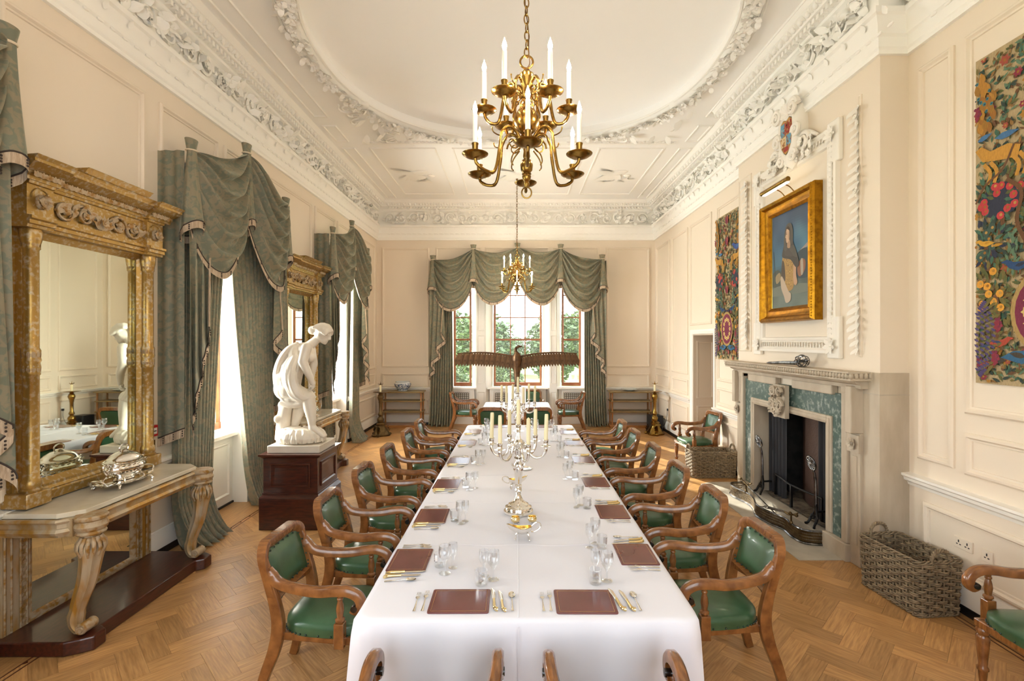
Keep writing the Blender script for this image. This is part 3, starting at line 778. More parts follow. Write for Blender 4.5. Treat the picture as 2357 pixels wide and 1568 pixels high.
def flat_arm(sg):
    """the arm swept in the y-z plane with a near-square section"""
    m = MB(); vs = []; n = len(ARMP)
    for i, p in enumerate(ARMP):
        t = i / (n - 1); a = ARMP[max(0, i - 1)]; b = ARMP[min(n - 1, i + 1)]
        d = (b - a); d.x = 0; d.normalize(); nv = Vector((0, -d.z, d.y))
        x = sg * lerp(.236, .287, sm(min(1, (p.y + .30) / .45)))
        h = .029 if t > .2 else lerp(.030, .029, t / .2)
        if t > .82: h *= lerp(1, .75, (t - .82) / .18)
        w = .026
        if t < .08: h *= lerp(.3, 1, t / .08); w *= lerp(.6, 1, t / .08)
        for u, v in ((-w, -h * .8), (-w * .7, -h), (w * .7, -h), (w, -h * .8), (w, h * .6), (w * .55, h), (-w * .55, h), (-w, h * .6)):
            vs.append((x + u, p.y + nv.y * v, p.z + nv.z * v))
    fs = []
    for j in range(n - 1):
        for i in range(8): a = j * 8 + i; b = j * 8 + (i + 1) % 8; fs.append((a, b, b + 8, a + 8))
    fs.append(tuple(range(8))[::-1]); fs.append(tuple(range((n - 1) * 8, n * 8)))
    return m.add(vs, fs)
def backy(x, z):            # surface of the raked, hollow back
    return -.262 - .10 * sm((z - .46) / .5) * 1.0 - .030 * (1 - (x / .25) ** 2)
def rrect(hw, z0, z1, rt, rb, n=7):
    pts = []
    for cx, cz, a0, r in ((hw - rt, z1 - rt, 0, rt), (-hw + rt, z1 - rt, pi / 2, rt), (-hw + rb, z0 + rb, pi, rb), (hw - rb, z0 + rb, 1.5 * pi, rb)):
        for k in range(n): a = a0 + pi / 2 * k / (n - 1); pts.append((cx + r * cos(a), cz + r * sin(a)))
    return pts
def make_chair():
    t = thing('oak_armchair', '', 'chair')
    # back frame: outer and inner outlines, front and back
    out = rrect(.262, .60, .930, .105, .05); inn = rrect(.220, .610, .866, .080, .03)
    m = MB(); vs = []; n = len(out)
    for lp, off, k in ((inn, .012, 0), (out, .018, 1), (out, -.024, 1), (inn, -.022, 0)):
        for x, z in lp: vs.append((x, backy(x, z) + off + (.012 * sm((z - .80) / .1) if (k and off > 0) else 0), z))
    mid = [((a[0] + b[0]) / 2, (a[1] + b[1]) / 2) for a, b in zip(out, inn)]
    for x, z in mid: vs.append((x, backy(x, z) + .036, z))
    o_ = lambda r, i: r * n + i % n
    fs = []
    for i in range(n):
        fs += [(o_(0, i), o_(0, i + 1), o_(4, i + 1), o_(4, i)), (o_(4, i), o_(4, i + 1), o_(1, i + 1), o_(1, i)), (o_(1, i), o_(1, i + 1), o_(2, i + 1), o_(2, i)), (o_(2, i), o_(2, i + 1), o_(3, i + 1), o_(3, i)), (o_(3, i), o_(3, i + 1), o_(0, i + 1), o_(0, i))]
    m.add(vs, fs).build('back_frame', M['chairwood'], t, smooth=50)
    # padded leather of the back, front and rear
    def pad(u, v):
        x = (u - .5) * 2 * .224; z = lerp(.60, .873, v); e = min(u, 1 - u, v, 1 - v)
        cr = .04
        return (x * (1 - .14 * max(0, (v - .75) / .25) ** 2), backy(x, z) + .006 + .028 * sm(e / .22), z)
    MB().grid(pad, 14, 12).build('back_pad', M['leather'], t, smooth=180)
    MB().grid(lambda u, v: ((u - .5) * .42, backy((u - .5) * .42, lerp(.60, .85, v)) - .020 - .004 * sin(pi * u) * sin(pi * v), lerp(.60, .85, v)), 10, 8, flip=True).build('back_panel', M['leatherback'], t, smooth=180, label='plain green leather on the outside of the chair back')
    m = MB()
    nl = rrect(.214, .616, .860, .07, .03, 3); nl2 = []
    for p0, p1 in zip(nl, nl[1:] + nl[:1]):
        k_ = max(1, round(math.hypot(p1[0] - p0[0], p1[1] - p0[1]) / .055)); nl2 += [(lerp(p0[0], p1[0], i_ / k_), lerp(p0[1], p1[1], i_ / k_)) for i_ in range(k_)]
    for x, z in nl2: m.sphere((x, backy(x, z) + .02, z), (.007, .006, .007), 6, 4)
    m.build('back_nails', M['nail'], t, smooth=60, kind='stuff')
    # rear legs run on up into the back posts
    for sg in (-1, 1):
        pts = spline([(sg * .222, -.385, .0), (sg * .222, -.345, .14), (sg * .225, -.285, .30), (sg * .228, -.258, .44), (sg * .232, -.275, .58), (sg * .236, -.318, .74), (sg * .234, -.343, .84)], 5)
        m = MB().tube(pts, lambda q: (lerp(.026, .036, sm(q * 2.2)) if q < .5 else lerp(.036, .022, (q - .5) * 2), .022 if q < .8 else lerp(.022, .014, (q - .8) * 5)), sec=[(-1, -1), (1, -1), (1, 1), (-1, 1)], up=(0, 1, 0))
        m.build('rear_leg', M['chairwood'], t, smooth=40, bev=.005)
        flat_arm(sg).build('arm', M['chairwood'], t, smooth=50, bev=0)
        MB().lathe([(.0, -.034), (.019, -.032), (.021, -.02), (.021, .02), (.019, .032), (0, .034)], 12, M=mv(sg * .285, .226, .598) @ rot('Y', pi / 2)).build('scroll_boss', M['ebony'], t, label='dark ebony boss in the arm scroll')
        MB().lathe([(.018, .50), (.020, .512), (.028, .518), (.028, .528), (.018, .536), (.021, .56), (.024, .58), (.02, .61), (.014, .635), (.019, .64), (.019, .648), (.015, .652), (.017, .668), (.022, .674)], 12, M=mv(sg * .283, .135, 0)).build('arm_support', M['chairwood'], t, smooth=50)
        MB().box(sg * .283 - .026, sg * .283 + .026, .105, .163, .36, .505).build('support_block', M['chairwood'], t, smooth=0, bev=.004)
        MB().lathe([(.016, .0), (.020, .03), (.024, .085), (.030, .09), (.030, .105), (.022, .115), (.027, .18), (.034, .27), (.035, .30), (.026, .312), (.034, .322), (.036, .345), (.026, .356), (.03, .37)], 20, flute=10, fd=.035, M=mv(sg * .235, .215, 0)).build('front_leg', M['mahog'] if False else M['chairwood'], t, smooth=60)
    # seat rails
    m = MB(); w0, w1 = .215, .268
    v = []
    for z in (.355, .402):
        v += [(-w0, -.262, z), (w0, -.262, z), (w1, .245, z), (-w1, .245, z)]
    m.add(v, [(3, 2, 1, 0), (4, 5, 6, 7), (0, 1, 5, 4), (1, 2, 6, 5), (2, 3, 7, 6), (3, 0, 4, 7)]).build('seat_frame', M['chairwood'], t, smooth=0, bev=.006)
    # lower back rail
    m = MB().tube([(-.22, -.285, .575), (-.1, -.312, .578), (0, -.318, .579), (.1, -.312, .578), (.22, -.285, .575)], (.022, .016), sec=[(-1, -1), (1, -1), (1, 1), (-1, 1)], up=(0, 0, 1)); m.build('back_rail', M['chairwood'], t, smooth=40, bev=.004)
    # leather seat
    def seat(u, v):
        a = tau * u; n4 = 3.4
        c, s_ = cos(a), sin(a); ex = math.copysign(abs(c) ** (2 / n4), c); ey = math.copysign(abs(s_) ** (2 / n4), s_)
        if v < .25: k = 1.0; z = lerp(.392, .458, v / .25); k = 1 + .014 * sin(v / .25 * pi)
        else:
            q = (v - .25) / .75; k = 1 - q; z = .458 + .032 * (1 - (1 - q) ** 4)
        y = -.008 + ey * .255 * k; hw = lerp(.225, .278, (y + .26) / .52)
        return (ex * hw * k, y, z)
    MB().grid(seat, 40, 12, cu=True).build('seat', M['leather'], t, smooth=70)
    m = MB()
    for i in range(48):
        x, y, z = seat(i / 48, .1); m.sphere((x * 1.004, y * 1.004, .404), .0065, 6, 4)
    m.build('seat_nails', M['nail'], t, smooth=60, kind='stuff')
    return t
chair0 = make_chair(); chair_used = False
def put_chair(x, y, rz, label, group=None):
    global chair_used
    if not chair_used:
        chair_used = True; chair0['label'] = label; place(chair0, (x, y, 0), rz); c = chair0
    else: c = dup(chair0, label, (x, y, 0), rz)
    if group: c['group'] = group
    return c
SETY_L = (3.18, 3.98, 4.86, 5.80, 6.82, 7.66); SETY_R = (3.26, 4.07, 4.93, 5.86, 6.82, 7.62)
NTH = ('first', 'second', 'third', 'fourth', 'fifth', 'sixth')
G = 'oak armchairs along the long dining table'
for i, y in enumerate(SETY_L):
    put_chair(-1.16, y, -pi / 2 + (.02 if i % 2 else -.03), 'green leather oak armchair, %s from the near end, window side of the table' % NTH[i], G)
for i, y in enumerate(SETY_R):
    put_chair(1.255, y, pi / 2 + (-.02 if i % 2 else .02), 'green leather oak armchair, %s from the near end, fireplace side of the table' % NTH[i], G)
put_chair(-.375, 2.10, 0, 'oak armchair with its back to us at the near table end, window side', G)
put_chair(.435, 2.09, 0, 'oak armchair with its back to us at the near table end, fireplace side', G)
put_chair(-.46, 9.5, 0, 'green backed oak armchair turned from us at the small far table, the left one', None)
put_chair(.39, 9.5, 0, 'green backed oak armchair turned from us at the small far table, the right one', None)
put_chair(-1.22, 11.95, -pi / 2, 'oak armchair side on before the far bay, by the left curtain', None)
put_chair(1.24, 11.95, pi / 2, 'oak armchair side on before the far bay, by the right curtain', None)
put_chair(.36, 12.25, pi, 'oak armchair half hidden behind the white plinth under the middle window', None)
put_chair(3.06, 8.55, pi / 2 + .10, 'lone oak armchair by the doorway, behind the wicker basket beyond the fireplace', None)
put_chair(3.135, 2.87, pi / 2, 'oak armchair cut by the frame against the right wall, in front of the near basket', None)
# ------------------------------------------------------------------ tables under their white cloths
def cloth(x0, x1, y0, y1, z, drop, rc, seed, amp=.03, nseg=220):
    """a cloth: flat top, rounded edge, hanging folds"""
    q = random.Random(seed); ph = [q.uniform(0, tau) for _ in range(6)]
    def outline(o, rcx):
        r = rcx + o; pts = []
        segs = [((x1 - rcx, y0 + rcx), -pi / 2), ((x1 - rcx, y1 - rcx), 0), ((x0 + rcx, y1 - rcx), pi / 2), ((x0 + rcx, y0 + rcx), pi)]
        P = []
        for (cx, cy), a0 in segs:
            for k in range(13): a = a0 + pi / 2 * k / 12; P.append((cx + r * cos(a), cy + r * sin(a), cos(a), sin(a)))
        P.append(P[0]); d = [0]
        for a, b in zip(P, P[1:]): d.append(d[-1] + math.hypot(b[0] - a[0], b[1] - a[1]))
        j = 0
        for i in range(nseg):
            s_ = d[-1] * i / nseg
            while d[j + 1] < s_: j += 1
            k = (s_ - d[j]) / max(1e-9, d[j + 1] - d[j]); pts.append(tuple(lerp(u, v, k) for u, v in zip(P[j], P[j + 1])) + (s_,))
        return pts
    rows = [(-.10, 0, 0), (-.03, .0, 0), (-.008, -.003, 0), (.006, -.016, .1)] + [(.012, -.02 - drop * k / 9 + .0, .12 + .88 * k / 9) for k in range(1, 10)]
    vs = []; fs = []
    for o, dz, f in rows:
        for x, y, nx, ny, s_ in outline(max(o, -rc + .01), rc):
            corner = abs(nx * ny) * 2
            w = sin(s_ * 17 + ph[0] + .8 * sin(s_ * 5 + ph[1])) * .6 + sin(s_ * 31 + ph[2]) * .3 + sin(s_ * 9 + ph[3]) * .5
            a = amp * f ** .9 * (w * (.55 + corner) * (.6 + 2.4 * abs(ny)) + .6 + 1.6 * corner)
            zz = z + dz + (.0025 * sin(s_ * 6 + ph[4]) if f else 0)
            vs.append((x + nx * a, y + ny * a, zz))
    n = nseg
    for j in range(len(rows) - 1):
        for i in range(n): a = j * n + i; b = j * n + (i + 1) % n; fs.append((a, a + n, b + n, b))
    m = MB().add(vs, fs)
    # inner top: a grid laid inside the first row
    c = len(m.v); m.v.append(((x0 + x1) / 2, (y0 + y1) / 2, z)); m.f += [(c, i, (i + 1) % n) for i in range(n)]; m.m += [0] * n; m.c += [None] * n
    return m
TX0, TX1, TY0, TY1, TZ = -.825, .925, 2.50, 8.32, .742
t = thing('dining_table', 'long dining table hidden beneath the white cloth, only its legs in shadow below', 'table', ((TX0 + TX1) / 2, (TY0 + TY1) / 2, 0))
hx, hy = (TX1 - TX0) / 2 - .02, (TY1 - TY0) / 2 - .02
MB().box(-hx, hx, -hy, hy, .69, .728).build('tabletop', M['mahog'], t, bev=.004)
lg = None
for x in (-.55, .55):
    for y in (-2.3, -.8, .8, 2.3):
        if lg is None: lg = MB().lathe([(.03, 0), (.04, .1), (.03, .14), (.05, .3), (.055, .5), (.04, .58), (.06, .6), (.06, .69)], 12).build('leg', M['mahog'], t); o = lg
        else: o = lg.copy(); COL.objects.link(o)
        o.location = (x, y, 0)
m = cloth(TX0, TX1, TY0, TY1, TZ, .60, .06, 4, .020)
crease = MB()
tc_ = m.build('tablecloth', M['linen'], None, smooth=60)
tag(tc_, 'white linen cloth draped over the long dining table', 'tablecloth')
MB().prism([(-.0035, TZ), (.0035, TZ), (0, TZ + .0022)], TY0 + .02, TY1 - .02, M=mv(.008, 0, 0)).build('ironed_crease', M['linen'], tc_, smooth=0)
MB().box(.005, .011, TY0 - .034, TY0 - .028, .2, TZ - .02).build('ironed_crease', M['linen'], tc_, smooth=0)
for y in (3.42, 4.32, 5.2, 6.1, 7.0, 7.8):
    MB().tube([(TX0 + .03 + i * .085, y + .012 * sin(i * 1.1 + y), TZ + .0005 + .0012 * sin(i * .7 + y * 3)) for i in range(21)], (.0022, .012), n=6).build('cloth_ripple', M['linen'], tc_, smooth=80)
t = thing('side_table', 'small table under a white cloth before the far bay window', 'table', (0, 10.68, 0))
MB().box(-.68, .68, -.7, .7, .69, .728).build('tabletop', M['mahog'], t, bev=.004)
for x in (-.6, .6):
    for y in (-.62, .62): MB().lathe([(.025, 0), (.035, .1), (.03, .5), (.04, .69)], 10, M=mv(x, y, 0)).build('leg', M['mahog'], t)
o = cloth(-.72, .715, 9.95, 11.42, TZ, .22, .05, 9, .015, 140).build('tablecloth', M['linen'], None, smooth=60)
tag(o, 'white cloth on the small table before the far bay window', 'tablecloth')

# ------------------------------------------------------------------ place settings (own frame: diner looks along +y)
TT = TZ + .0006
def mk_mat():
    w, h, r = .16, .122, .012; P = []
    for cx, cy, a0 in ((w - r, h - r, 0), (-w + r, h - r, pi / 2), (-w + r, -h + r, pi), (w - r, -h + r, 1.5 * pi)):
        for k in range(5): a = a0 + pi / 2 * k / 4; P.append((cx + r * cos(a), cy + r * sin(a)))
    n = len(P); m = MB()
    m.add([(x, y, 0) for x, y in P] + [(x, y, .006) for x, y in P], [tuple(range(n))[::-1], tuple(range(n, 2 * n))] + [(i, (i + 1) % n, (i + 1) % n + n, i + n) for i in range(n)])
    o = tag(m.build('placemat', M['matred'], None, smooth=30, bev=.0012), '', 'placemat')
    g = MB()
    for a, b, c, d in ((-.143, .143, .104, .1055), (-.143, .143, -.1055, -.104), (-.143, -.1415, -.1055, .1055), (.1415, .143, -.1055, .1055)): g.box(a, b, c, d, .006, .0065)
    g.build('gold_line', M['matedge'], o, smooth=0); return o
def mk_fork(L_=.2):
    m = MB(); z = lambda y: .004 + .010 * max(0, (y - .1)) * 4 - .6 * max(0, y - .165) ** 1.3 * .5
    m.tube([(0, -.0, .003), (0, .02, .004), (0, .07, .006), (0, .11, .009), (0, .125, .010)], lambda t: ((.0022, lerp(.0085, .003, sm(t * 1.6)))), n=8)
    m.tube([(0, .12, .010), (0, .13, .0115), (0, .145, .011)], lambda t: (.0018, lerp(.004, .0125, sm(t * 1.5))), n=8)
    for i in range(4):
        x = (i - 1.5) * .0066
        m.tube([(x, .142, .011), (x, .16, .0075), (x, .18, .0065), (x * .95, .198, .010)], lambda t: lerp(.0022, .0010, t), n=5)
    o = tag(m.build('fork', M['silver'], None, smooth=60), '', 'fork'); return o
def mk_knife():
    o = thing('knife', '', 'knife')
    MB().tube([(0, .10, .0105), (0, .12, .010), (-.001, .16, .008), (-.003, .20, .007), (-.008, .228, .0065)], lambda t: (.0014, lerp(.0085, .0115, sm(t * 1.5)) * (1 if t < .85 else lerp(1, .35, (t - .85) / .15))), n=8).build('blade', M['silver'], o, smooth=60)
    MB().tube(spline([(0, .105, .0105), (0, .08, .010), (0, .05, .0095), (.002, .02, .010), (.010, .004, .010), (.018, .002, .0095)], 4), lambda t: lerp(.0075, .0115, sm(t)), n=10).build('pistol_handle', M['silvergilt'], o, smooth=60)
    return o
def mk_spoon():
    m = MB()
    m.tube([(0, 0, .003), (0, .02, .004), (0, .08, .007), (0, .125, .009)], lambda t: (.0022, lerp(.0085, .003, sm(t * 1.6))), n=8)
    def bowl(u, v):
        a = tau * u; r = v
        return (.0185 * r * cos(a) * (1 - .12 * sin(a)), .152 + .032 * r * sin(a), .003 + .0085 * r * r)
    m.grid(bowl, 18, 5, cu=True); m.grid(lambda u, v: (bowl(u, v)[0], bowl(u, v)[1], bowl(u, v)[2] - .0012), 18, 5, cu=True, flip=True)
    return tag(m.build('spoon', M['silver'], None, smooth=60), '', 'spoon')
def mk_goblet(h, r):
    b = h * .47
    pr = [(0, .002), (r * .88, .0015), (r * .92, .0035), (r * .5, .007), (.006, .014), (.0045, h * .25), (.0045, b - .03), (.008, b - .018), (r * .5, b), (r * .88, b + h * .12), (r * 1.02, b + h * .25), (r * .98, h * .9), (r * .92, h)]
    inn = [(r * .92 - .0015, h), (r * .98 - .002, h * .9), (r * 1.02 - .003, b + h * .25), (r * .86 - .003, b + h * .12), (r * .4, b + .008), (0, b + .004)]
    return MB().lathe(pr + inn, 20, cap=False, flute=10, fd=.018).build('wine_glass', M['glass'], None, smooth=40)
def mk_tumbler():
    h, r = .085, .037
    pr = [(0, 0), (r * .86, 0), (r * .9, .006), (r * .98, .05), (r, h), (r - .0025, h), (r * .93, .05), (r * .8, .014), (0, .012)]
    o = MB().lathe(pr, 24, cap=False, flute=12, fd=.022).build('tumbler', M['glass'], None, smooth=25); return tag(o, '', 'glass')
p_mat = mk_mat(); p_fork = mk_fork(); p_knife = mk_knife(); p_spoon = mk_spoon()
p_big = tag(mk_goblet(.172, .037), '', 'glass'); p_small = tag(mk_goblet(.158, .030), '', 'glass'); p_tumb = mk_tumbler()
protos = {id(x): False for x in (p_mat, p_fork, p_knife, p_spoon, p_big, p_small, p_tumb)}
def put(p, label, X, Y, a, loc, dr_=0.0, sc=1.0, group=None, z=None):
    x = X + cos(a) * loc[0] - sin(a) * loc[1]; y = Y + sin(a) * loc[0] + cos(a) * loc[1]
    if not protos[id(p)]: protos[id(p)] = True; o = p
    else: o = copy_tree(p)
    o['label'] = label; o.location = (x, y, TT if z is None else z); o.rotation_euler = (0, 0, a + dr_); o.scale = (sc,) * 3
    if group: o['group'] = group
    return o
q = random.Random(5)
def setting(X, Y, a, where):
    j = lambda s=.006: q.uniform(-s, s)
    put(p_mat, 'maroon placemat, ' + where, X + j(.004), Y + j(.004), a, (0, 0), j(.012), group='maroon placemats')
    for k, (nm, x, sc) in enumerate((('inner', -.188, 1.0), ('outer', -.225, .93))):
        put(p_fork, '%s silver fork of two, %s' % (nm, where), X, Y, a, (x + j(.003), -.10 + j(.005)), j(.04), sc, 'silver forks')
    for k, (nm, x, sc) in enumerate((('inner', .190, 1.0), ('outer', .236, .92))):
        put(p_knife, '%s pistol handled knife of two, %s' % (nm, where), X, Y, a, (x + j(.003), -.10 + j(.005)), .10 + j(.03), sc, 'pistol handled knives')
    put(p_spoon, 'silver spoon, ' + where, X, Y, a, (.284 + j(.003), -.09 + j(.005)), .06 + j(.04), 1, 'silver spoons')
    put(p_big, 'taller stemmed glass, ' + where, X, Y, a, (.175 + j(.012), .235 + j(.012)), j(3), 1, 'stemmed crystal glasses')
    put(p_small, 'shorter stemmed glass, ' + where, X, Y, a, (.118 + j(.012), .285 + j(.012)), j(3), 1, 'stemmed crystal glasses')
    put(p_tumb, 'cut crystal tumbler, ' + where, X, Y, a, (.098 + j(.012), .196 + j(.01)), j(3), 1, 'cut crystal tumblers')
setting(-.308, 2.672, 0, 'at the near table end, window side')
setting(.362, 2.672, 0, 'at the near table end, fireplace side')
for i, y in enumerate(SETY_L): setting(-.682, y, -pi / 2, '%s setting along the window side' % NTH[i])
for i, y in enumerate(SETY_R): setting(.782, y, pi / 2, '%s setting along the fireplace side' % NTH[i])
setting(.42, 8.14, pi, 'at the far table end, fireplace side'); setting(-.32, 8.14, pi, 'at the far table end, window side')

# ------------------------------------------------------------------ table silver
def candelabrum(label, x, y, rz):
    t = thing('silver_candelabrum', label, 'candelabrum', (x, y, TT), rz)
    MB().lathe([(.118, 0), (.122, .006), (.120, .020), (.108, .026), (.106, .034), (.112, .040), (.108, .050), (.088, .058), (.080, .066), (.082, .072), (.066, .080), (.040, .100), (.028, .125), (.022, .140), (.016, .150)], 28).build('base', M['silver'], t, smooth=40)
    MB().lathe([(.016, .148), (.02, .155), (.016, .162), (.028, .178), (.024, .196), (.016, .204), (.026, .214), (.028, .222), (.020, .228), (.026, .240), (.033, .330), (.040, .345), (.040, .385), (.030, .405), (.018, .42), (.016, .435), (.032, .445), (.032, .455), (.018, .462), (.026, .475), (.028, .50), (.036, .515), (.026, .53), (.036, .55), (.04, .565), (.03, .585), (.02, .60), (.014, .64), (.012, .665)], 20, flute=10, fd=.05).build('stem', M['silver'], t, smooth=40)
    def socket(M_):
        s_ = MB().lathe([(.004, -.006), (.018, -.004), (.042, .004), (.044, .007), (.020, .006), (.018, .010), (.022, .016), (.018, .024), (.020, .05), (.024, .056), (.022, .060), (.014, .060)], 18, M=M_); return s_
    m = MB()
    for k in range(12): leaf(m, mv(0, 0, .36) @ rot('Z', tau * k / 12) @ mv(0, -.036, 0) @ rot('X', 1.9), .05, .014, .5, 2, 3)
    for k in range(10): leaf(m, mv(0, 0, .53) @ rot('Z', tau * k / 10) @ mv(0, -.03, 0) @ rot('X', 1.3), .06, .014, 1.0, 2, 3)
    m.build('leaf_collars', M['silver'], t, smooth=60, kind='stuff')
    for k in range(6):
        B = rot('Z', tau * k / 6 + .3)
        a = MB().tube(spline([(.018, 0, .525), (.055, 0, .56), (.075, 0, .53), (.10, 0, .478), (.145, 0, .452), (.20, 0, .470), (.225, 0, .515), (.226, 0, .545)], 5), lambda u: .0085 + .004 * abs(sin(u * 9)), n=8, M=B)
        scroll(a, B @ mv(.055, 0, .535) @ rot('X', pi / 2), .03, 1.5, .005, 14, 5)
        ao = a.build('branch', M['silver'], t, smooth=60)
        socket(B @ mv(.226, 0, .545)).build('socket', M['silver'], ao, smooth=50)
        MB().lathe([(.0165, .0), (.0155, .2), (.013, .212 + .012 * sin(k * 2.1)), (0, .214)], 12, M=B @ mv(.226, 0, .60) @ rot('X', .02 * sin(k * 3)) @ rot('Y', .03 * cos(k * 5))).build('candle', M['candle'], ao, smooth=50)
    socket(mv(0, 0, .662)).build('top_socket', M['silver'], t, smooth=50)
    MB().lathe([(.0165, .0), (.0155, .2), (.013, .21), (0, .212)], 12, M=mv(0, 0, .715)).build('candle', M['candle'], t, smooth=50)
    return t
candelabrum('seven light silver candelabrum nearer us on the long table', .012, 4.07, -.475)
candelabrum('seven light silver candelabrum at the far end of the long table', .012, 6.62, -.50)
def sauceboat(label, x, y, rz):
    t = thing('sauce_boat', label, 'sauce boat', (x, y, TT), rz)
    def body(inner):
        def fn(u, v):
            a = tau * u; c, s_ = cos(a), sin(a); sp = max(0, -c) ** 3
            r = sin(pi * .5 * min(1, v * 1.05)) ** .8
            k = .94 if inner else 1
            L_ = .068 + .045 * sp * v; w = .036 * (1 - .5 * sp)
            zt = .042 + .055 * v ** 1.6 + .022 * sp * v ** 2 - .010 * (abs(s_) ** 2) * v
            return (c * L_ * r * k, s_ * w * r * k, zt + (.003 if inner else 0))
        return fn
    MB().grid(body(False), 28, 10, cu=True, flip=False).build('bowl', M['silver'], t, smooth=80)
    MB().grid(body(True), 28, 10, cu=True, flip=True).build('gilt_lining', M['silvergilt'], t, smooth=80, label='gilded inside')
    MB().tube([(*[body(False)(i / 28, 1)[k] for k in (0, 1, 2)],) for i in range(28)], .0025, n=5, closed=True).build('rim', M['silver'], t)
    MB().tube(spline([(.062, 0, .095), (.09, 0, .118), (.122, 0, .115), (.128, 0, .088), (.105, 0, .066), (.08, 0, .055), (.06, 0, .058)], 5), lambda u: .005 + .0015 * sin(u * 14), n=7).build('handle', M['silver'], t)
    for a in (.5, -.5, pi):
        px, py = .048 * cos(a), .034 * sin(a) * 1.5
        MB().tube(spline([(px * .8, py * .8, .05), (px * 1.05, py * 1.1, .034), (px * .95, py, .016), (px * 1.15, py * 1.2, .004)], 4), lambda u: .007 - .003 * u if u < .8 else .007, n=7).build('foot', M['silver'], t)
    return t
sauceboat('silver sauce boat with gilt lining in front of the near candelabrum', .04, 3.50, .12)
sauceboat('silver sauce boat with gilt lining just behind the near candelabrum', -.012, 4.72, pi + .15)
def salt(label, x, y):
    t = thing('salt_cellar', label, 'salt cellar', (x, y, TT))
    MB().lathe([(.018, .006), (.03, .014), (.036, .026), (.034, .036), (.03, .042), (.034, .046), (.033, .049), (.028, .048), (.027, .042), (.026, .03), (0, .026)], 20, cap=False).build('bowl', M['silvergilt'], t, smooth=50)
    for k in range(3): MB().tube([(.024 * cos(k * 2.1), .024 * sin(k * 2.1), .014), (.032 * cos(k * 2.1), .032 * sin(k * 2.1), .004)], .005, n=6).build('foot', M['silver'], t)
salt('round gilt salt cellar left of two behind the near sauce boat', -.012, 3.83); salt('round gilt salt cellar right of two behind the near sauce boat', .118, 3.84)
o = MB().lathe([(0, 0), (.085, 0), (.095, .006), (.093, .008), (.08, .003), (0, .003)], 28, cap=False).build('small_plate', M['silver'], None); place(o, (.075, 5.45, TT)); tag(o, 'round silver plate behind the candelabrum in the middle of the table', 'plate')
# ------------------------------------------------------------------ swagged pelmets and curtains (own frame: x along the wall, -y into the room)
def fringe(pts, parent, h=.065, every=.2, name='fringe', out=-.012):
    m = MB(); n = len(pts); vs = []
    for p in pts:
        p = Vector(p); vs += [p + Vector((0, -.003, .006)), p + Vector((0, out, -h * .45)), p + Vector((0, out * .7, -h))]
    fs = []
    for i in range(n - 1):
        for k in range(2): a = i * 3 + k; fs.append((a, a + 3, a + 4, a + 1))
    m.add(vs, fs); f = m.build(name, M['fringe'], parent, smooth=180)
    m = MB(); acc = every * .5
    for a, b in zip(pts, pts[1:]):
        a, b = Vector(a), Vector(b); acc += (b - a).length
        if acc > every:
            acc = 0; d = (b - a).normalized()
            for k in range(3):
                c = b + Vector((0, out * 1.25 - .004, -h * (.2 + .27 * k)))
                m.sphere(c, (.010, .006, .008), 6, 4)
    if m.v: m.build('tufts', M['fringedark'], f, smooth=60, kind='stuff')
    e = MB().tube([Vector(p) + Vector((0, -.006, .006)) for p in pts], .006, n=5); e.build('braid', M['fringedark'], f, smooth=60)
    return f
def swag(parent, sL, zL, sR, zR, zbL, zbR, zbot, sagT, y0, nf=5.5, ph=0.0):
    mid = lerp(zbL, zbR, .5) - zbot
    def fn(u, v):
        k = max(0, 4 * u * (1 - u)); env = k ** .6
        zt = lerp(zL, zR, u) - sagT * k; zb = lerp(zbL, zbR, u) - mid * k ** .62
        w = v ** (1 + 1.9 * (1 - k) ** 1.5)
        f = .5 + .5 * cos(tau * (nf * v + .25 * sin(tau * u * .5 + ph) + ph))
        f2 = .5 + .5 * cos(tau * (nf * 2.1 * v + .3 * sin(5 * u + ph) + 2 * ph))
        A = (.125 * f ** 2 + .032 * f2) * (1 - .25 * v) * (env * .75 + .25)
        y = y0 - .02 - env * (.03 + .10 * sin(pi * (.08 + .85 * v))) - A
        return (lerp(sL, sR, u), y, lerp(zt, zb, w) + .006 * sin(9 * u + 4 * v + ph))
    MB().grid(fn, 44, 60, flip=True).build('swag', M['velvet'], parent, smooth=180)
    fringe([fn(i / 44, 1) for i in range(45)], parent)
def trumpet(parent, s, z0, zb, y0, r=.115, tilt=.07, lean=0.0):
    def fn(u, v):
        a = tau * u; q = v ** 1.15; rr_ = lerp(.05, r, q) * (1 + .10 * (1 - .6 * v) * cos(6 * a) + .03 * cos(11 * a + 3 * v))
        z = lerp(z0, zb, v) - tilt * sin(a) * v ** 3
        return (s + lean * v + rr_ * cos(a), y0 - .075 + .72 * rr_ * sin(a), z)
    MB().grid(fn, 30, 14, cu=True).build('trumpet', M['velvet'], parent, smooth=180)
    fringe([fn(i / 30, 1) for i in range(31)], parent, .07, .16, out=-.004)
def tab(parent, s, z, y0):
    MB().lathe([(.036, -.03), (.042, .0), (.05, .05), (.062, .115), (.056, .118), (.04, .06)], 16, M=mv(s, y0 - .07, z) @ scl(1.25, .8, 1), cap=False).build('tab', M['velvet'], parent, smooth=60)
    MB().tube([(s + .058 * cos(a), y0 - .07 + .042 * sin(a), z + .008 + .006 * cos(a)) for a in [tau * i / 18 for i in range(18)]], .009, n=6, closed=True).build('tie_cord', M['cord'], parent)
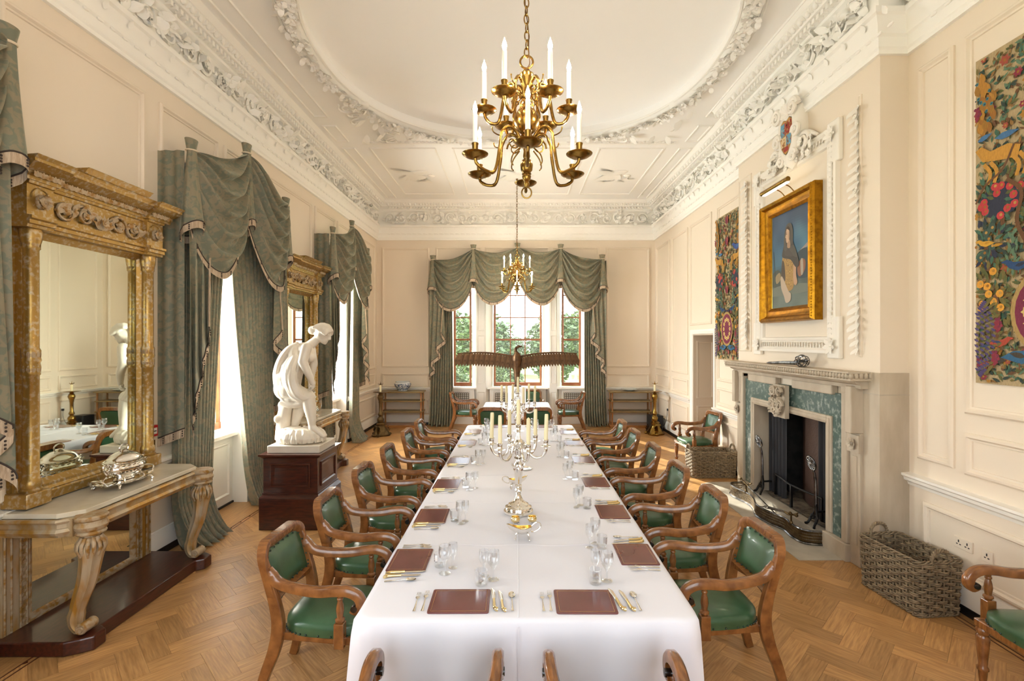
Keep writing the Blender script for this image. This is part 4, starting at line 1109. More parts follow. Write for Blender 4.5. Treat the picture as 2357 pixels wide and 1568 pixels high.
def cascade(parent, sg, s_out, s_in, z0, zo, zi, y0):
    nf = 3.0
    def fn(u, v):
        s = lerp(s_out, s_in, u) * sg + sg * .085 * (abs(((u * nf) % 1) * 2 - 1) - .5) * 2 * min(1, u * 6) * v
        y = y0 - .035 - .07 * (.5 + .5 * cos(tau * nf * u)) * (.4 + .6 * v) 
        zb = lerp(zo, zi, u); return (s, y, lerp(z0, zb, v) + .0)
    MB().grid(fn, 56, 14, flip=(sg > 0)).build('cascade_tail', M['velvet'], parent, smooth=180)
    fringe([fn(i / 56, 1) for i in range(57)], parent, .09, .14)
    e = [fn(1, k / 12) for k in range(13)]
    MB().tube([Vector(p) + Vector((0, -.01, 0)) for p in e], .011, n=5).build('edge_braid', M['fringe'], parent)
def ret(parent, s, z0, zb, y0):
    MB().grid(lambda u, v: (s + .012 * sin(14 * u), y0 * u * 1.05, lerp(z0, zb - .10 * (1 - u), v)), 14, 8).build('pelmet_return', M['velvet'], parent, smooth=180)
    fringe([(s + .012 * sin(14 * u) - (.004 if s < 0 else -.004), y0 * u * 1.05, zb - .10 * (1 - u)) for u in [i / 14 for i in range(15)]], parent, .085, .09, out=0)
def pelmet(label, tabs, swags, trumps, tails, y0, loc, rz, zret=1.28):
    t = thing('curtain_pelmet', label, 'curtain pelmet', loc, rz)
    for s, z in tabs: tab(t, s, z, y0)
    for i, (zbL, zbR, zbot, sagT) in enumerate(swags):
        swag(t, tabs[i][0], tabs[i][1], tabs[i + 1][0], tabs[i + 1][1], zbL, zbR, zbot, sagT, y0, 5.5, .31 * i)
    for k, zb, r, lean in trumps: trumpet(t, tabs[k][0], tabs[k][1], zb, y0, r, .075, lean)
    for sg, so, si, z0, zo, zi in tails: cascade(t, sg, so, si, z0, zo, zi, y0); ret(t, sg * so, tabs[0][1], zo + .02, y0)
    MB().box(tabs[0][0] + .01, tabs[-1][0] - .01, y0 + .02, 0, tabs[0][1] - .14, tabs[0][1] - .10).build('pelmet_board', M['trim'], t, smooth=0)
    return t
def curtain(label, sa, sb, yc, ztop, n, loc, rz, seed=0, amp=.035, flare=.2, group=None, mid=None):
    """sa, sb: (top, bottom) of either edge"""
    q = random.Random(seed); ph = q.uniform(0, 6)
    def fn(u, v):
        e = sm(v) if mid is None else v ** mid
        s = lerp(lerp(sa[0], sa[1], e), lerp(sb[0], sb[1], e), u + .012 * sin(tau * n * u))
        A = amp * (.7 + .5 * v); c = cos(tau * n * u + .5 * sin(3 * v + ph + 5 * u))
        y = yc - A * (c if c < 0 else c ** .7) - .012 * sin(7 * u + 3 * v + ph)
        f = max(0, (v - .86) / .14); fl = flare * f ** 2 * (.7 + .3 * sin(tau * n * u + 1.5))
        y -= fl
        z = ztop * (1 - v) if v < .86 else lerp(ztop * .14, .012 + .05 * max(0, sin(tau * n * .5 * u + ph)) ** 2 * f, sm(f) * .5 + f * .5)
        return (s, y, max(.008, z))
    o = thing('curtain', label, 'curtain', loc, rz, group)
    MB().grid(fn, int(n * 10), 46, flip=True).build('drape', M['velvet'], o, smooth=180)
    MB().tube([Vector(fn(0, k / 46)) for k in range(47)], .006, n=4).build('hem', M['velvet'], o)
    MB().run(min(sa[0], sb[0]) - .02, max(sa[0], sb[0]) + .02, [(-.02 + yc, ztop), (.02 + yc, ztop), (.02 + yc, ztop + .03), (-.02 + yc, ztop + .03)]).build('heading', M['velvet'], o, smooth=0)
    return o
WN = ('nearest us, cut off by the frame', 'between the two gilt mirrors', 'in the far left corner')
for i, c in enumerate(WINY):
    L_ = (XL, c, 0); a = pi / 2
    pelmet('swagged green velvet pelmet over the side window ' + WN[i], [(-1.02, 4.06), (0, 4.42), (1.02, 4.06)],
           [(3.50, 3.75, 2.90, .06), (3.75, 3.50, 2.88, .06)], [(0, 3.28, .125, -.0), (1, 3.55, .10, .02), (2, 3.28, .11, .0)],
           [(-1, 1.05, .72, 3.5, 1.25, 2.3), (1, 1.05, .74, 3.5, 1.25, 2.3)], -.25, L_, a)
    if i == 2:
        curtain('green velvet curtain near the second mirror, before the side window in the far corner', (-.98, -.97), (-.60, -.64), -.13, 3.9, 7, L_, a, 3 + i)
        curtain('green velvet curtain in the far left corner, beyond its window', (.55, .50), (.97, .98), -.13, 3.9, 8, L_, a, 6 + i)
    elif i == 1:
        curtain('green velvet curtain beside the near gilt mirror, puddled on the floor', (-1.0, -.98), (-.10, -.46), -.13, 3.9, 11, L_, a, 3, .04, .26, mid=.8)
        curtain('green velvet curtain behind the marble statue, drawn back from the bright gap', (-.08, .40), (.98, .96), -.13, 3.9, 11, L_, a, 5, .04, .14, mid=1.3)
    else:
        curtain('green velvet curtain at the left edge of the frame', (.5, .5), (.98, .98), -.13, 3.9, 8, L_, a, 9, .04, .10)
        curtain('green velvet curtain of the nearest side window, on its hidden side', (-.98, -.98), (-.55, -.55), -.13, 3.9, 8, L_, a, 8, .04, .2)
FP = (0.01, YF, 0)
pelmet('swagged green velvet pelmet over the far bay window', [(-2.11, 4.17), (-1.10, 4.44), (0, 4.48), (1.08, 4.45), (2.12, 4.19)],
       [(3.55, 3.78, 2.95, .10), (3.75, 3.95, 3.10, .10), (3.95, 3.75, 3.10, .10), (3.78, 3.55, 2.95, .10)], [(0, 3.42, .12, -.02), (1, 3.62, .12, .0), (3, 3.62, .12, .0), (4, 3.45, .12, .02)],
       [(-1, 2.20, 1.82, 3.6, 1.25, 2.36), (1, 2.22, 1.85, 3.6, 1.32, 2.36)], -.25, FP, 0)
curtain('green velvet curtain on the left of the far bay window', (-2.12, -2.22), (-1.66, -1.62), -.13, 3.9, 9, FP, 0, 21, .03, .2)
curtain('green velvet curtain on the right of the far bay window', (1.70, 1.70), (2.14, 2.26), -.13, 3.9, 9, FP, 0, 22, .03, .2)
# ------------------------------------------------------------------ gilt pier mirrors and console tables along the window wall
def pier_mirror(label, yc):
    t = thing('pier_mirror', label, 'mirror', (XL, yc, 0), pi / 2)
    G1, G2 = M['gilt'], M['giltrub']
    MB().box(-.50, .50, -.060, -.054, 1.06, 2.98).build('mirror_glass', M['mirror'], t, smooth=0)
    MB().box(-.62, .62, -.052, 0, .975, 3.1).build('back_board', G1, t, smooth=0)
    MB().frame(-.60, .60, 1.03, 3.0, [(0, -.05), (0, -.10), (.02, -.115), (.04, -.10), (.06, -.10), (.075, -.085), (.10, -.062)]).build('inner_frame', G1, t, smooth=30)
    # base with end blocks
    MB().run(-.63, .63, [(0, .972), (-.12, .972), (-.12, 1.03), (-.10, 1.05), (-.09, 1.07), (0, 1.07)]).build('base_rail', G1, t, smooth=30)
    for sg in (-1, 1):
        MB().box(sg * .56 - .095, sg * .56 + .095, -.19, 0, .972, 1.075).build('base_block', G1, t, bev=.008)
        c = MB().lathe([(.062, 1.075), (.066, 1.09), (.055, 1.10), (.06, 1.12), (.056, 1.16), (.048, 1.17), (.047, 1.9), (.054, 1.91), (.050, 1.93), (.056, 1.96), (.050, 1.99), (.058, 2.01), (.052, 2.04), (.056, 2.08), (.047, 2.10), (.046, 2.80), (.054, 2.81), (.050, 2.83), (.06, 2.87), (.066, 2.93), (.060, 2.95)], 24, M=mv(sg * .56, -.125, 0))
        co = c.build('column', G1, t, smooth=50)
        m = MB()
        for z, h in ((1.09, .08), (1.925, .055), (2.02, .07), (2.82, .12)):
            for k in range(12):
                leaf(m, mv(sg * .56, -.125, z) @ rot('Z', tau * k / 12) @ mv(0, -.050, 0) @ rot('X', 1.48), h, .013, .25, 2, 4)
        m.build('leaf_bands', G2, co, smooth=60, kind='stuff')
    # entablature: architrave, frieze, cornice; the ends break forward
    AR = [(0, 2.95), (-.15, 2.95), (-.155, 2.97), (-.17, 2.975), (-.17, 3.0), (-.185, 3.01), (-.185, 3.03), (-.15, 3.035), (-.15, 3.25), (-.165, 3.255), (-.17, 3.275), (0, 3.275)]
    CO = [(0, 3.275), (-.18, 3.275), (-.185, 3.30), (-.20, 3.31), (-.20, 3.33), (-.24, 3.345), (-.275, 3.375), (-.285, 3.38), (-.285, 3.40), (-.305, 3.415), (-.31, 3.425), (0, 3.425)]
    sh = lambda pr, d: [(y - d if y < 0 else y, z) for y, z in pr]
    MB().run(-.46, .46, AR).build('frieze', G1, t, smooth=30)
    MB().run(-.48, .48, CO, e0=0, e1=0).build('cornice', G1, t, smooth=30)
    for sg in (-1, 1):
        a, b = (sg * .46, sg * .66) if sg > 0 else (sg * .66, sg * .46)
        MB().run(a, b, sh(AR, .045)).build('frieze_block', G1, t, smooth=30)
        MB().run(a - .02, b + .02, sh(CO, .045), e0=.18 if sg < 0 else .02, e1=.18 if sg > 0 else .02).build('cornice_block', G1, t, smooth=30)
        m = MB(); q = random.Random(int(yc * 10) + sg)
        B = mv(sg * .56, -.198, 3.14) @ rot('X', pi / 2)
        m.sphere((0, 0, -.0), (.045, .055, .032), 10, 7, B); m.sphere((0, .0, .032), (.009, .014, .012), 6, 4, B)
        for k in range(26): leaf(m, B @ rot('Z', tau * k / 26) @ mv(0, .03, .01) @ rot('X', q.uniform(.1, .7)), q.uniform(.035, .055), .011, .9, 2, 3)
        m.build('mask', G2, t, smooth=60)
        MB().tube([(sg * .56 + .072 * cos(a_), -.197, 3.16 + .075 * sin(a_)) for a_ in [pi * i / 12 for i in range(13)]], .006, n=5).build('niche_edge', G1, t)
    MB().run(-.30, .30, [(0, 3.425), (-.30, 3.425), (-.32, 3.44), (-.335, 3.46), (-.35, 3.47), (0, 3.47)], e0=.1, e1=.1).build('cornice_cap', G1, t, smooth=30)
    m = MB(); q = random.Random(9)
    B = mv(0, -.153, 3.14) @ rot('X', pi / 2)
    for sg in (-1, 1):
        scroll(m, B @ mv(sg * .17, -.0, .0), .075, 1.6, .012, 22, 6, sg); scroll(m, B @ mv(sg * .34, .0, .0) @ rot('Z', pi), .07, 1.6, .011, 22, 6, sg)
        flower(m, B @ mv(sg * .17, 0, .02), .04); flower(m, B @ mv(sg * .34, 0, .02), .038)
        for k in range(14): leaf(m, B @ mv(sg * (.08 + .026 * k), q.uniform(-.05, .03), .004) @ rot('Z', q.uniform(-1.6, 1.6)), q.uniform(.07, .11), .022, .8, 2, 4)
    for k in range(7): leaf(m, B @ mv(0, -.07, .006) @ rot('Z', (k - 3) * .38), .14, .022, .5, 2, 4)
    flower(m, B @ mv(0, -.02, .03), .05)
    m.build('frieze_carving', G2, t, smooth=60)
    m = MB()
    for k in range(20):
        x = -.44 + .88 * (k + .5) / 20; Bk = mv(x, -.205, 3.318) @ rot('X', pi / 2)
        for j in range(3): leaf(m, Bk @ mv(0, -.022, 0) @ rot('Z', (j - 1) * .6), .05, .016, .6, 2, 3)
    for sg in (-1, 1):
        for k in range(5):
            Bk = mv(sg * .56 - .09 + .045 * k, -.25, 3.318) @ rot('X', pi / 2)
            for j in range(3): leaf(m, Bk @ mv(0, -.022, 0) @ rot('Z', (j - 1) * .6), .05, .016, .6, 2, 3)
    m.build('leaf_moulding', G2, t, smooth=60, kind='stuff')
    return t
def console(label, yc):
    t = thing('console_table', label, 'console table', (XL, yc, 0), pi / 2); G1, G2 = M['gilthalf'], M['giltrub']
    top = [(-.70, -.01), (.70, -.01), (.70, -.44), (.60, -.555), (-.60, -.555), (-.70, -.44)]
    m = MB(); n = 6
    m.add([(x, y, .925) for x, y in top] + [(x, y, .960) for x, y in top], [tuple(range(n)), tuple(range(n, 2 * n))[::-1]] + [(i, i + n, (i + 1) % n + n, (i + 1) % n) for i in range(n)]).build('marble_top', M['marbletop'], t, smooth=0, bev=.004)
    # frieze following the front, with rounded corner blocks over the legs
    PR = [(.0, .925), (.022, .925), (.03, .912), (.022, .898), (.012, .893), (.012, .865), (.02, .86), (.03, .84), (.02, .82), (.004, .815), (0, .80)]
    path = [(-.71, -.01), (-.71, -.46), (-.61, -.57), (.61, -.57), (.71, -.46), (.71, -.01)]
    m = MB(); vs = []; fs = []; K = len(PR)
    for i, (x, y) in enumerate(path):
        a = Vector(path[max(0, i - 1)]); b = Vector(path[min(5, i + 1)]); d = (b - a).normalized(); nx, ny = d.y, -d.x
        vs += [(x + nx * o * 1.15, y + ny * o * 1.15, z) for o, z in PR]
    for i in range(5):
        for k in range(K - 1): a = i * K + k; fs.append((a, a + 1, a + K + 1, a + K))
    m.add(vs, fs).build('frieze', G1, t, smooth=30)
    MB().box(-.69, .69, -.54, -.01, .80, .924).build('frieze_core', G1, t, smooth=0)
    for sg in (-1, 1):
        X, Y = sg * .61, -.60
        MB().lathe([(.085, .80), (.09, .81), (.082, .825), (.095, .84), (.10, .86), (.09, .88), (.085, .895), (.098, .905), (.10, .92), (.09, .932), (0, .935)], 24, M=mv(X, Y, 0)).build('corner_block', G2, t, smooth=40)
        lp = thing  # the leg: lotus capital, fluted shaft curving in, scrolled foot
        dx = -sg * .0
        pts = spline([(X, Y, .80), (X, Y - .004, .70), (X, Y + .004, .60), (X, Y + .03, .46), (X, Y + .075, .33), (X, Y + .10, .24), (X, Y + .105, .175), (X, Y + .085, .13), (X, Y + .05, .118)], 4)
        sec = [((1 + .09 * cos(8 * a)) * cos(a), (1 + .09 * cos(8 * a)) * sin(a)) for a in [tau * k / 32 for k in range(32)]]
        def rad(u): return interp([(0, .052), (.08, .05), (.14, .075), (.24, .062), (.6, .042), (.66, .048), (.80, .042), (1, .034)], u)[0]
        lo = MB().tube(pts, rad, sec=sec, up=(1, 0, 0)).build('leg', G1, t, smooth=50)
        m = MB()
        for k in range(14):
            a = tau * k / 14
            m.tube([(X + .05 * cos(a), Y + .05 * sin(a), .775), (X + .078 * cos(a), Y + .078 * sin(a), .735), (X + .082 * cos(a), Y + .082 * sin(a), .70), (X + .06 * cos(a), Y + .06 * sin(a), .645)], lambda u: .016 - .006 * u, n=6)
        m.build('lotus_capital', G2, lo, smooth=60)
        m = MB()
        for j in range(7):
            p = pts[int(len(pts) * (.62 + .05 * j))]
            for k in range(8):
                a = tau * k / 8 + j * .4; leaf(m, mv(*p) @ rot('Z', a) @ mv(0, -.034, .02) @ rot('X', -1.7), .06, .018, .3, 2, 3)
        m.build('leaf_wrapping', G2, lo, smooth=60, kind='stuff')
        MB().lathe([(.0, -.062), (.02, -.066), (.022, -.058), (.034, -.06), (.04, -.05), (.036, -.03), (.038, 0), (.036, .03), (.04, .05), (.034, .06), (.022, .058), (.02, .066), (0, .062)], 18, M=mv(X, Y + .03, .146) @ rot('Y', pi / 2)).build('scroll_foot', G2, lo, smooth=50)
        # back pilaster
        MB().run(sg * .60 - .09, sg * .60 + .09, [(0, .1), (-.055, .1), (-.055, .8), (0, .8)]).build('pilaster', G1, t, smooth=0)
        m = MB()
        for dx_ in (-.075, -.03, .035, .08):
            m.tube([(sg * .60 + dx_, -.058, .105), (sg * .60 + dx_, -.058, .80)], .008, n=6)
        for k in range(26): leaf(m, mv(sg * .60 - sg * .05, -.058, .11 + .026 * k) @ rot('X', pi / 2) @ rot('Z', .6 * (-1) ** k), .036, .018, .6, 2, 3)
        m.build('pilaster_carving', G2, t, smooth=60)
    MB().box(-.51, .51, -.034, -.028, .12, .80).build('back_mirror', M['mirror'], t, smooth=0)
    m = MB(); m.frame(-.52, .52, .10, .82, [(0, 0), (0, -.05), (.02, -.06), (.045, -.05), (.06, -.03)])
    for k in range(34): leaf(m, mv(-.5 + 1.0 * (k + .5) / 34, -.055, .125) @ rot('X', pi / 2) @ rot('Z', -1.2), .04, .014, .6, 2, 3)
    m.build('mirror_frame', G2, t, smooth=40)
    m = MB(); pl = [(-.74, 0), (.74, 0), (.74, -.52), (.70, -.60), (.66, -.665), (.56, -.665), (.52, -.60), (-.52, -.60), (-.56, -.665), (-.66, -.665), (-.70, -.60), (-.74, -.52)]; n = len(pl)
    m.add([(x, y, .0) for x, y in pl] + [(x, y, .10) for x, y in pl], [tuple(range(n)), tuple(range(n, 2 * n))[::-1]] + [(i, i + n, (i + 1) % n + n, (i + 1) % n) for i in range(n)]).build('plinth', M['mahog'], t, smooth=0, bev=.01)
    return t
for k, (lab, yc) in enumerate((('tall gilt columned pier mirror nearest us on the left wall', 4.10), ('gilt columned pier mirror behind the marble statue', 7.97))):
    pier_mirror(lab, yc)
    console(('gilt console table with marble top under the near pier mirror', 'gilt console table with marble top beyond the marble statue')[k], yc)

# silver tureen on its stand ----------------------------------------------------------
t = thing('soup_tureen', 'ornate silver soup tureen on the near marble console', 'tureen', (-3.27, 4.12, .9605), pi / 2)
E = scl(1.55, 1, 1)
MB().lathe([(0, .03), (.12, .03), (.135, .036), (.14, .042), (.13, .046), (0, .044)], 36, M=E, flute=9, fd=.05, cap=False).build('stand', M['silver'], t, smooth=40)
m = MB()
for k in range(30):
    a = tau * k / 30; leaf(m, E @ rot('Z', a) @ mv(0, -.128, .04) @ rot('Z', pi) @ rot('X', -.2), .04, .016, .8, 2, 3)
m.build('stand_border', M['silver'], t, smooth=60, kind='stuff')
for a in (.6, pi - .6, -.6, pi + .6, ):
    MB().tube(spline([(.17 * cos(a) * 1.1, .115 * sin(a) * 1.35, .036), (.19 * cos(a) * 1.1, .125 * sin(a) * 1.4, .02), (.20 * cos(a) * 1.1, .135 * sin(a) * 1.4, .006)], 4), lambda u: .014 - .004 * sin(pi * u), n=8).build('stand_foot', M['silver'], t)
MB().lathe([(.05, .052), (.062, .05), (.055, .07), (.075, .095), (.105, .115), (.122, .145), (.118, .165), (.104, .18), (.112, .188), (.116, .196), (.11, .2)], 40, M=scl(1.45, 1, 1), flute=20, fd=.02, cap=False).build('bowl', M['silver'], t, smooth=60)
m = MB()
for k in range(34): leaf(m, scl(1.45, 1, 1) @ rot('Z', tau * k / 34) @ mv(0, -.112, .118) @ rot('X', 1.2), .05, .014, .9, 2, 3)
for k in range(26): leaf(m, scl(1.45, 1, 1) @ rot('Z', tau * k / 26) @ mv(0, -.116, .17) @ rot('X', 1.9), .03, .012, .9, 2, 3)
m.build('chased_leaves', M['silver'], t, smooth=60, kind='stuff')
lid = MB().lathe([(.114, .198), (.116, .206), (.10, .214), (.095, .226), (.082, .246), (.05, .268), (.03, .276), (.022, .29), (0, .294)], 40, M=scl(1.4, 1, 1), flute=18, fd=.03).build('lid', M['silver'], t, smooth=60)
MB().tube(spline([(-.04, 0, .282), (-.045, 0, .31), (-.02, 0, .33), (.02, 0, .33), (.045, 0, .31), (.04, 0, .282)], 4), .006, n=7).build('lid_handle', M['silver'], lid)
for sg in (-1, 1):
    MB().tube(spline([(sg * .17, 0, .12), (sg * .20, 0, .16), (sg * .205, 0, .19), (sg * .18, 0, .195), (sg * .165, 0, .175)], 4), .008, n=7).build('handle', M['silver'], t)
    MB().tube(spline([(sg * .19, -.05, .045), (sg * .245, -.055, .05), (sg * .27, -.04, .09), (sg * .27, .04, .09), (sg * .245, .055, .05), (sg * .19, .05, .045)], 5), lambda u: .011 - .004 * sin(pi * u), n=8).build('stand_handle', M['silver'], t)
    for a in (-.5, .5): MB().tube([(sg * .09, a * .14, .085), (sg * .10, a * .17, .065), (sg * .105, a * .18, .044)], .008, n=6).build('foot', M['silver'], t)
# flowery silver centrepiece on the far console
t = thing('silver_centrepiece', 'pale silver leafy centrepiece on the far console, behind the statue', 'centrepiece', (-3.2, 7.72, .9605), 0)
MB().lathe([(.11, 0), (.115, .02), (.06, .05), (.03, .10), (.05, .14), (.02, .2), (.02, .3)], 18, flute=9, fd=.08).build('stem', M['silver'], t, smooth=50)
m = MB(); q = random.Random(4)
for k in range(90):
    h = q.uniform(.03, .40); r = .13 * (1 - h / .48); a = q.uniform(0, tau)
    leaf(m, mv(r * .6 * cos(a), r * .6 * sin(a), h) @ rot('Z', a - pi / 2) @ rot('X', q.uniform(.2, 1.2)), .08, .028, .8, 2, 4)
m.build('leaves', M['silver'], t, smooth=60)

# fire call point and switch plate on the wall ------------------------------------------
t = thing('fire_call_point', 'small red fire call point on the wall beside the near curtain', 'call point', (XL, 4.87, 1.265), pi / 2)
MB().box(-.045, .045, -.04, 0, -.055, .055).build('case', M['red'], t, bev=.005); MB().box(-.028, .028, -.042, -.04, -.03, .03).build('glass_plate', M['white'], t, smooth=0)
MB().box(-.018, .018, -.0425, -.042, -.006, .004).build('printed_mark', M['black'], t, smooth=0)
t = thing('switch_plate', 'brass edged switch plate below the red fire call point', 'switch', (XL, 4.87, 1.12), pi / 2)
MB().frame(-.045, .045, -.05, .05, [(0, 0), (0, -.010), (.006, -.012), (.010, -.008), (.04, -.008)]).build('plate', M['brass'], t)
MB().box(-.045, .045, -.007, 0, -.05, .05).build('backing', M['wall'], t, smooth=0)
for sg in (-1, 1): MB().sphere((sg * .010, -.014, 0), (.007, .010, .010), 8, 6).build('dolly', M['black'], t)

# ------------------------------------------------------------------ marble statue on its mahogany pedestal
PXC, PYC = -2.585, 5.96
t = thing('mahogany_pedestal', 'panelled mahogany pedestal under the marble statue', 'pedestal', (PXC, PYC, 0))
MB().box(-.345, .345, -.345, .345, 0, .36).build('base_block', M['mahog'], t, bev=.006)
m = MB()
for a, b, z0, z1 in ((.345, .335, .36, .375), (.335, .315, .375, .40), (.32, .32, .40, .415)): m.lathe([(a * 1.414, z0), (b * 1.414, z1)], 4, M=rot('Z', pi / 4))
m.build('moulding', M['mahog'], t, smooth=0)
MB().box(-.31, .31, -.31, .31, .41, .815).build('die', M['mahog'], t, bev=.003)
for k in range(4):
    f = MB().frame(-.23, .23, .475, .755, [(0, -.308), (0, -.324), (.018, -.326), (.03, -.314), (.05, -.312), (.054, -.309)]).build('raised_panel', M['mahog'], t); f.rotation_euler = (0, 0, pi / 2 * k)
m = MB()
for a, b, z0, z1 in ((.312, .335, .81, .83), (.335, .35, .83, .838), (.35, .35, .838, .856)): m.lathe([(a * 1.414, z0), (b * 1.414, z1)], 4, M=rot('Z', pi / 4))
m.build('cap', M['mahog'], t, smooth=0)
t = thing('marble_statue', 'white marble statue of a draped woman stooping, on the mahogany pedestal', 'statue', (PXC, PYC, .856), 0)
MB().box(-.29, .31, -.26, .24, 0, .085).build('plinth_slab', M['statue'], t, bev=.006)
def limb(m, pts, rs, n=12):
    for a, b, ra, rb in zip(pts, pts[1:], rs, rs[1:]):
        m.tube([a, b], [ra, rb], n=n)
    for p, r in zip(pts, rs): m.sphere(p, r, n, 8)
# rock / rushes
m = MB(); q = random.Random(2)
m.sphere((.0, -.02, .15), (.29, .22, .10), 20, 10); m.sphere((-.12, 0, .17), (.18, .18, .10), 14, 8)
for k in range(84):
    a = tau * k / 84 + q.uniform(-.03, .03); r0 = q.uniform(.93, 1.04); x, y = .27 * cos(a) * r0, -.02 + .205 * sin(a) * r0
    z1 = .20 + .03 * q.random(); m.tube([(x * .72, -.02 + (y + .02) * .72, z1 + .02), (x * .95, -.02 + (y + .02) * .95, z1 - .02), (x * 1.04, -.02 + (y + .02) * 1.04, .15), (x * 1.0 + q.uniform(-.015, .015), y, .095)], lambda u: .016 - .006 * u, n=5)
voxel(m, 'rushy_rock', M['statue'], .0075, t, 0)
# tree stump prop
m = MB(); m.tube(spline([(-.25, .02, .10), (-.235, .02, .3), (-.205, .02, .5), (-.16, .02, .62)], 4), lambda u: .085 - .012 * u, n=10)
for k in range(5): m.sphere((-.25 + .05 * cos(k * 2), .02 + .06 * sin(k * 2.4), .2 + .08 * k), (.04, .04, .05), 8, 6)
voxel(m, 'tree_stump', M['statue'], .012, t, 2)
# the woman: one skin
def H(cx, cy, y=0.0):      # rough place of a point seen in the photo's crop, on the statue's own plane
    px, py = 640 + .2168 * cx, 720 + .2168 * cy
    Yd = PYC + y; return ((px - 1190) * Yd / 1140 - PXC, y, 2.15 - (py - 785) * Yd / 1140 - .856)
m = MB()
hip = H(95, 800); waist = H(165, 610); chest = H(275, 425); neck0 = H(365, 330); head = H(475, 215)
m.sphere(hip, (.150, .150, .150), 16, 10); m.tube([hip, waist, chest], lambda u: lerp(.150, .118, min(1, u * 2)) if u < .5 else lerp(.118, .125, (u - .5) * 2), n=16)
m.sphere(chest, (.135, .135, .125), 16, 10); m.sphere(H(300, 400), (.10, .16, .09), 14, 8)
m.sphere(H(345, 470, -.06), .062, 10, 8); m.sphere(H(350, 465, .07), .062, 10, 8)
limb(m, [H(330, 355), H(410, 285)], [.062, .050])
hx_, hy_, hz_ = head
Hd = mv(hx_, hy_, hz_) @ rot('Y', .62)
m.sphere((0, 0, 0), (.098, .080, .105), 16, 12, Hd); m.sphere((.06, 0, -.055), (.05, .052, .055), 12, 8, Hd)
m.sphere((.092, 0, -.085), (.022, .026, .02), 8, 6, Hd); m.tube([(.098, 0, .022), (.118, 0, -.022)], [.010, .016], n=8, M=Hd); m.sphere((.100, 0, -.058), (.014, .026, .008), 8, 6, Hd)
for sg in (-1, 1): m.sphere((.078, sg * .035, .024), (.022, .022, .010), 8, 6, Hd); m.sphere((.0, sg * .078, -.02), (.020, .012, .028), 8, 6, Hd)
# hair: waves gathered to a knot
for k in range(13):
    a = -1.35 + 2.7 * k / 12
    m.tube([(.104 * cos(b_), .092 * sin(a), .110 * sin(b_) * cos(a) + .006 * sin(9 * b_ + k)) for b_ in [.72 + 2.5 * i / 9 for i in range(10)]], .019, n=6, M=Hd)
m.sphere((-.118, 0, -.045), (.055, .055, .055), 12, 8, Hd)
# arms: near one down to the knee, far one across
limb(m, [H(300, 375, -.16), H(262, 520, -.19), H(318, 640, -.17), H(372, 755, -.12)], [.062, .055, .045, .030])
limb(m, [H(345, 380, .15), H(375, 540, .17), H(352, 660, .13), H(345, 790, .05)], [.060, .052, .043, .030])
# legs
limb(m, [H(110, 820, -.08), H(320, 900, -.10)], [.118, .085]); limb(m, [H(320, 900, -.10), H(340, 1020, -.10), H(355, 1120, -.10), H(362, 1215, -.10)], [.080, .073, .055, .040])
limb(m, [H(362, 1215, -.10), H(410, 1255, -.10), H(488, 1312, -.10)], [.045, .040, .024])
limb(m, [H(110, 830, .09), H(250, 930, .09)], [.115, .085]); limb(m, [H(250, 930, .09), H(215, 1050, .09), H(185, 1160, .08), H(165, 1240, .08)], [.080, .072, .052, .042])
limb(m, [H(165, 1240, .08), H(215, 1275, .07), H(270, 1300, .06)], [.044, .038, .024])
voxel(m, 'figure', M['statue'], .0095, t, 3)
# hands gathering the cloth at the knee
for (cx, cy, yy) in ((368, 775, -.115), (350, 800, .04)):
    m = MB(); p = H(cx, cy, yy); m.sphere(p, (.030, .026, .040), 10, 8)
    for k in range(4):
        a = H(cx + 2 - 9 * k, cy + 30 + 4 * k, yy - .014 + .009 * k); b = H(cx - 24 - 8 * k, cy + 52 + 2 * k, yy - .02 + .009 * k); c_ = H(cx - 44 - 6 * k, cy + 44, yy - .014 + .008 * k)
        m.tube([p, a, b, c_], [.013, .0105, .009, .007], n=7)
    m.tube([p, H(cx - 26, cy + 6, yy - .03), H(cx - 40, cy + 26, yy - .03)], [.013, .011, .008], n=7)
    voxel(m, 'hand', M['statue'], .006, t, 1)
# drapery: a wide cloth slung round back and hips, swept to the knee
m = MB(); q = random.Random(6)
for cx, cy, rx, ry, rz_ in ((215, 470, .10, .15, .12), (140, 580, .13, .16, .14), (95, 700, .145, .175, .15), (110, 820, .155, .18, .13), (175, 900, .13, .16, .08)):
    m.sphere(H(cx, cy), (rx, ry, rz_), 16, 10)
for cx, cy in ((190, 440), (165, 540), (150, 640), (140, 740), (160, 840)): m.sphere(H(cx, cy, -.07), (.10, .10, .12), 12, 8)
for k in range(15):
    f = k / 14; yy = lerp(-.125, .12, f)
    bul = sqrt(max(0, 1 - (2 * f - 1) ** 2 * .6))
    m.tube(spline([H(215, 330, yy * .6), H(120 - 30 * bul, 400, yy), H(30 - 25 * bul, 530, yy * 1.0), H(-6 - 20 * bul, 680, yy), H(10 - 10 * bul, 820, yy * .95), H(70, 930, yy * .9), H(190, 985, yy * .8 - .03), H(300, 950, yy * .6 - .06), H(345, 905, yy * .5 - .06)], 5), lambda u: .026 + .009 * sin(u * 12 + k * 1.7), n=7)
OUT = [(120, 400), (25, 560), (4, 720), (66, 890), (215, 962), (345, 915)]; INN = [(236, 470), (196, 600), (196, 720), (236, 820), (290, 880), (345, 898)]
